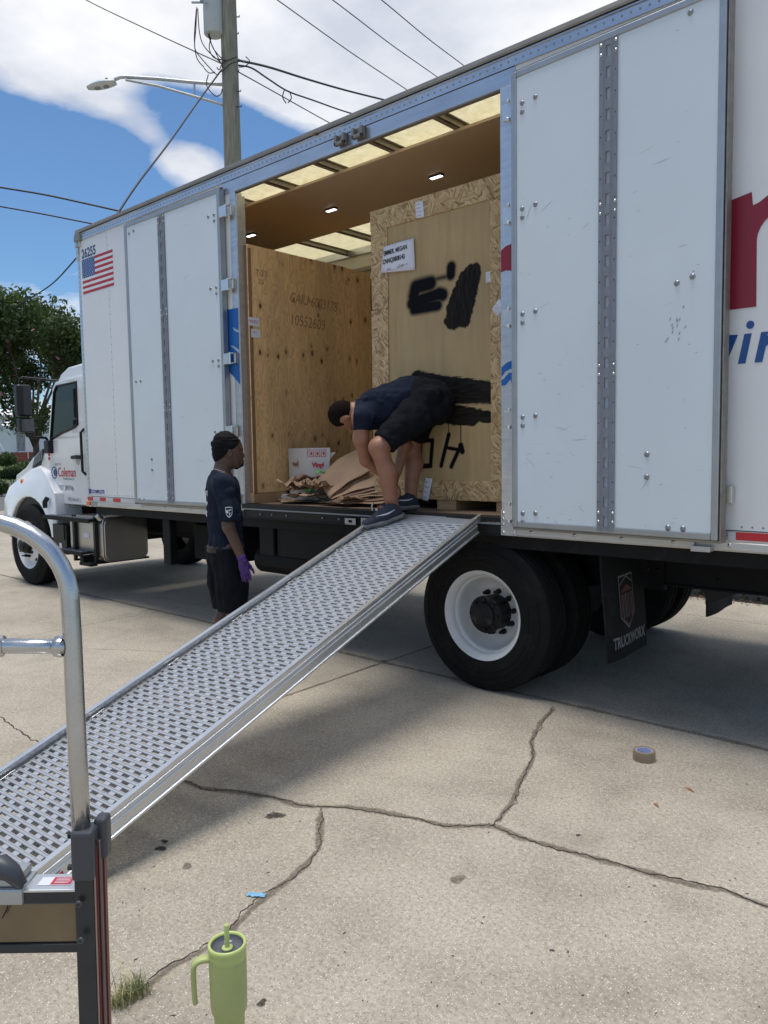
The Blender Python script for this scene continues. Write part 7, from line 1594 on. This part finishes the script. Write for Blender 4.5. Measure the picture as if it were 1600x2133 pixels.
# arms: near arm passes in front of the near thigh and behind the shin
eln = N_(763, 958, .04); wrn = N_(812, 1000, -.06); elf = N_(842, 928, -.12); wrf = N_(828, 985, -.10); shf2 = N_(785, 870, -.17)
S.cap(shn-up_*.01, N_(752, 915, .14), .058, .052, .03); S.cap(N_(752, 915, .14), eln, .052, .044, .03); S.cap(eln, wrn, .044, .03, .02); S.cap(shf, elf, .056, .044, .04); S.cap(elf, wrf, .044, .029, .02)
hand(S, wrn, N_(826, 1012, -.06)-wrn, -up_, fw*-1, L=.17, curl=.8); hand(S, wrf, N_(826, 1010, -.10)-wrf, rt_*-1, fw*-1., L=.175, curl=.8)
BD = S.D.copy(); S.mesh('body', M_['skin2'], man2)
S = SDF(head-.2, head+.2, .0045); S.ell(head-fd_*.006+hu*.006, (.100, .080, .106), Rh, .02); S.cut(head+fd_*.055+hu*.0, fd_*.9-hu*.35); S.cut(head-hu*.085, -hu*.9+fd_*.5); S.ell(head+fd_*.012+hs*.085-hu*.02, (.03, .03, .045), Rh, .01, sub=True); S.ell(head+fd_*.012-hs*.085-hu*.02, (.03, .03, .045), Rh, .01, sub=True); S.noise(.0012, 90, 6); S.mesh('hair', M_['hair'], man2)
# shirt
S = SDF(lo, hi, .006); S.cap(N_(892, 834), N_(845, 833), .176, .174, .05); S.cap(N_(845, 833), N_(800, 848), .162, .158, .05); S.cap(N_(800, 848), N_(768, 858), .155, .125, .05); S.cap(shn, shf, .085, .085, .05); S.cap(N_(765, 850), N_(742, 853), .085, .070, .02)
S.cap(shn, N_(752, 893, .15), .083, .079, .03); S.cap(shf, shf+(elf-shf)*.35, .08, .075, .03)
S.noise(.015, 5, 41, (1, 1, 1)); S.noise(.006, 13, 42); S.over(BD)
S.cut(N_(740, 852), -rt_*.97+up_*.05); S.cut(N_(856, 822), rt_*.85-up_*.52)
cutp = N_(752, 897, .15); dv = -up_; sl, Pn = S.block(lo, hi); q = (Pn-cutp)@dv; nearm = np.linalg.norm((Pn-cutp)-((Pn-cutp)@dv)[..., None]*dv, axis=-1) < .11; S.D = np.where(nearm, np.maximum(S.D, q), S.D)
S.mesh('shirt', M_['tee'], man2)
# shorts
S = SDF(lo, hi, .006)
for h_, k_, sg in ((hipn, knee, 1), (hipf, kneef, -1)):
    S.cap(h_, h_*.3+k_*.7, .145, .108, .04); S.cap(h_*.3+k_*.7, k_*.97+h_*.03, .108, .100, .02)
S.cap(N_(905, 838, .06), N_(905, 838, -.06), .150, .150, .04); S.cap(pel, N_(868, 826, 0), .165, .158, .05)
S.noise(.017, 5, 51, (1, 1, .8)); S.noise(.006, 14, 52); S.over(BD, near=.02)
for k_, h_ in ((knee, hipn), (kneef, hipf)):
    dv = k_-h_; dv /= np.linalg.norm(dv); pt = h_*.10+k_*.90 if k_ is knee else h_*.12+k_*.88; sl, Pn = S.block(lo, hi); q = (Pn-pt)@dv; nr = np.linalg.norm((Pn-pt)-q[..., None]*dv, axis=-1) < .16; S.D = np.where(nr & (q > -.05), np.maximum(S.D, q), S.D)
S.mesh('shorts', M_['short'], man2)
for c, d in ((ank, RPu), (ankf, z1_)):
    S = SDF(c-.12, c+.12, .005); S.cap(c+up_*.022, c-up_*.03, .040, .043, .02); S.cut(c+up_*.016, up_); S.mesh('sock', M_['sock'], man2)
shoe(man2, hl-dn_*.01, hl-dn_*.01+dn_*.29, RPu, L=.30)
dfar = -rt_*1.0-npv(FW)*.30; dfar[2] = 0; dfar /= np.linalg.norm(dfar); shoe(man2, hf, hf+dfar*.29, z1_, L=.29)
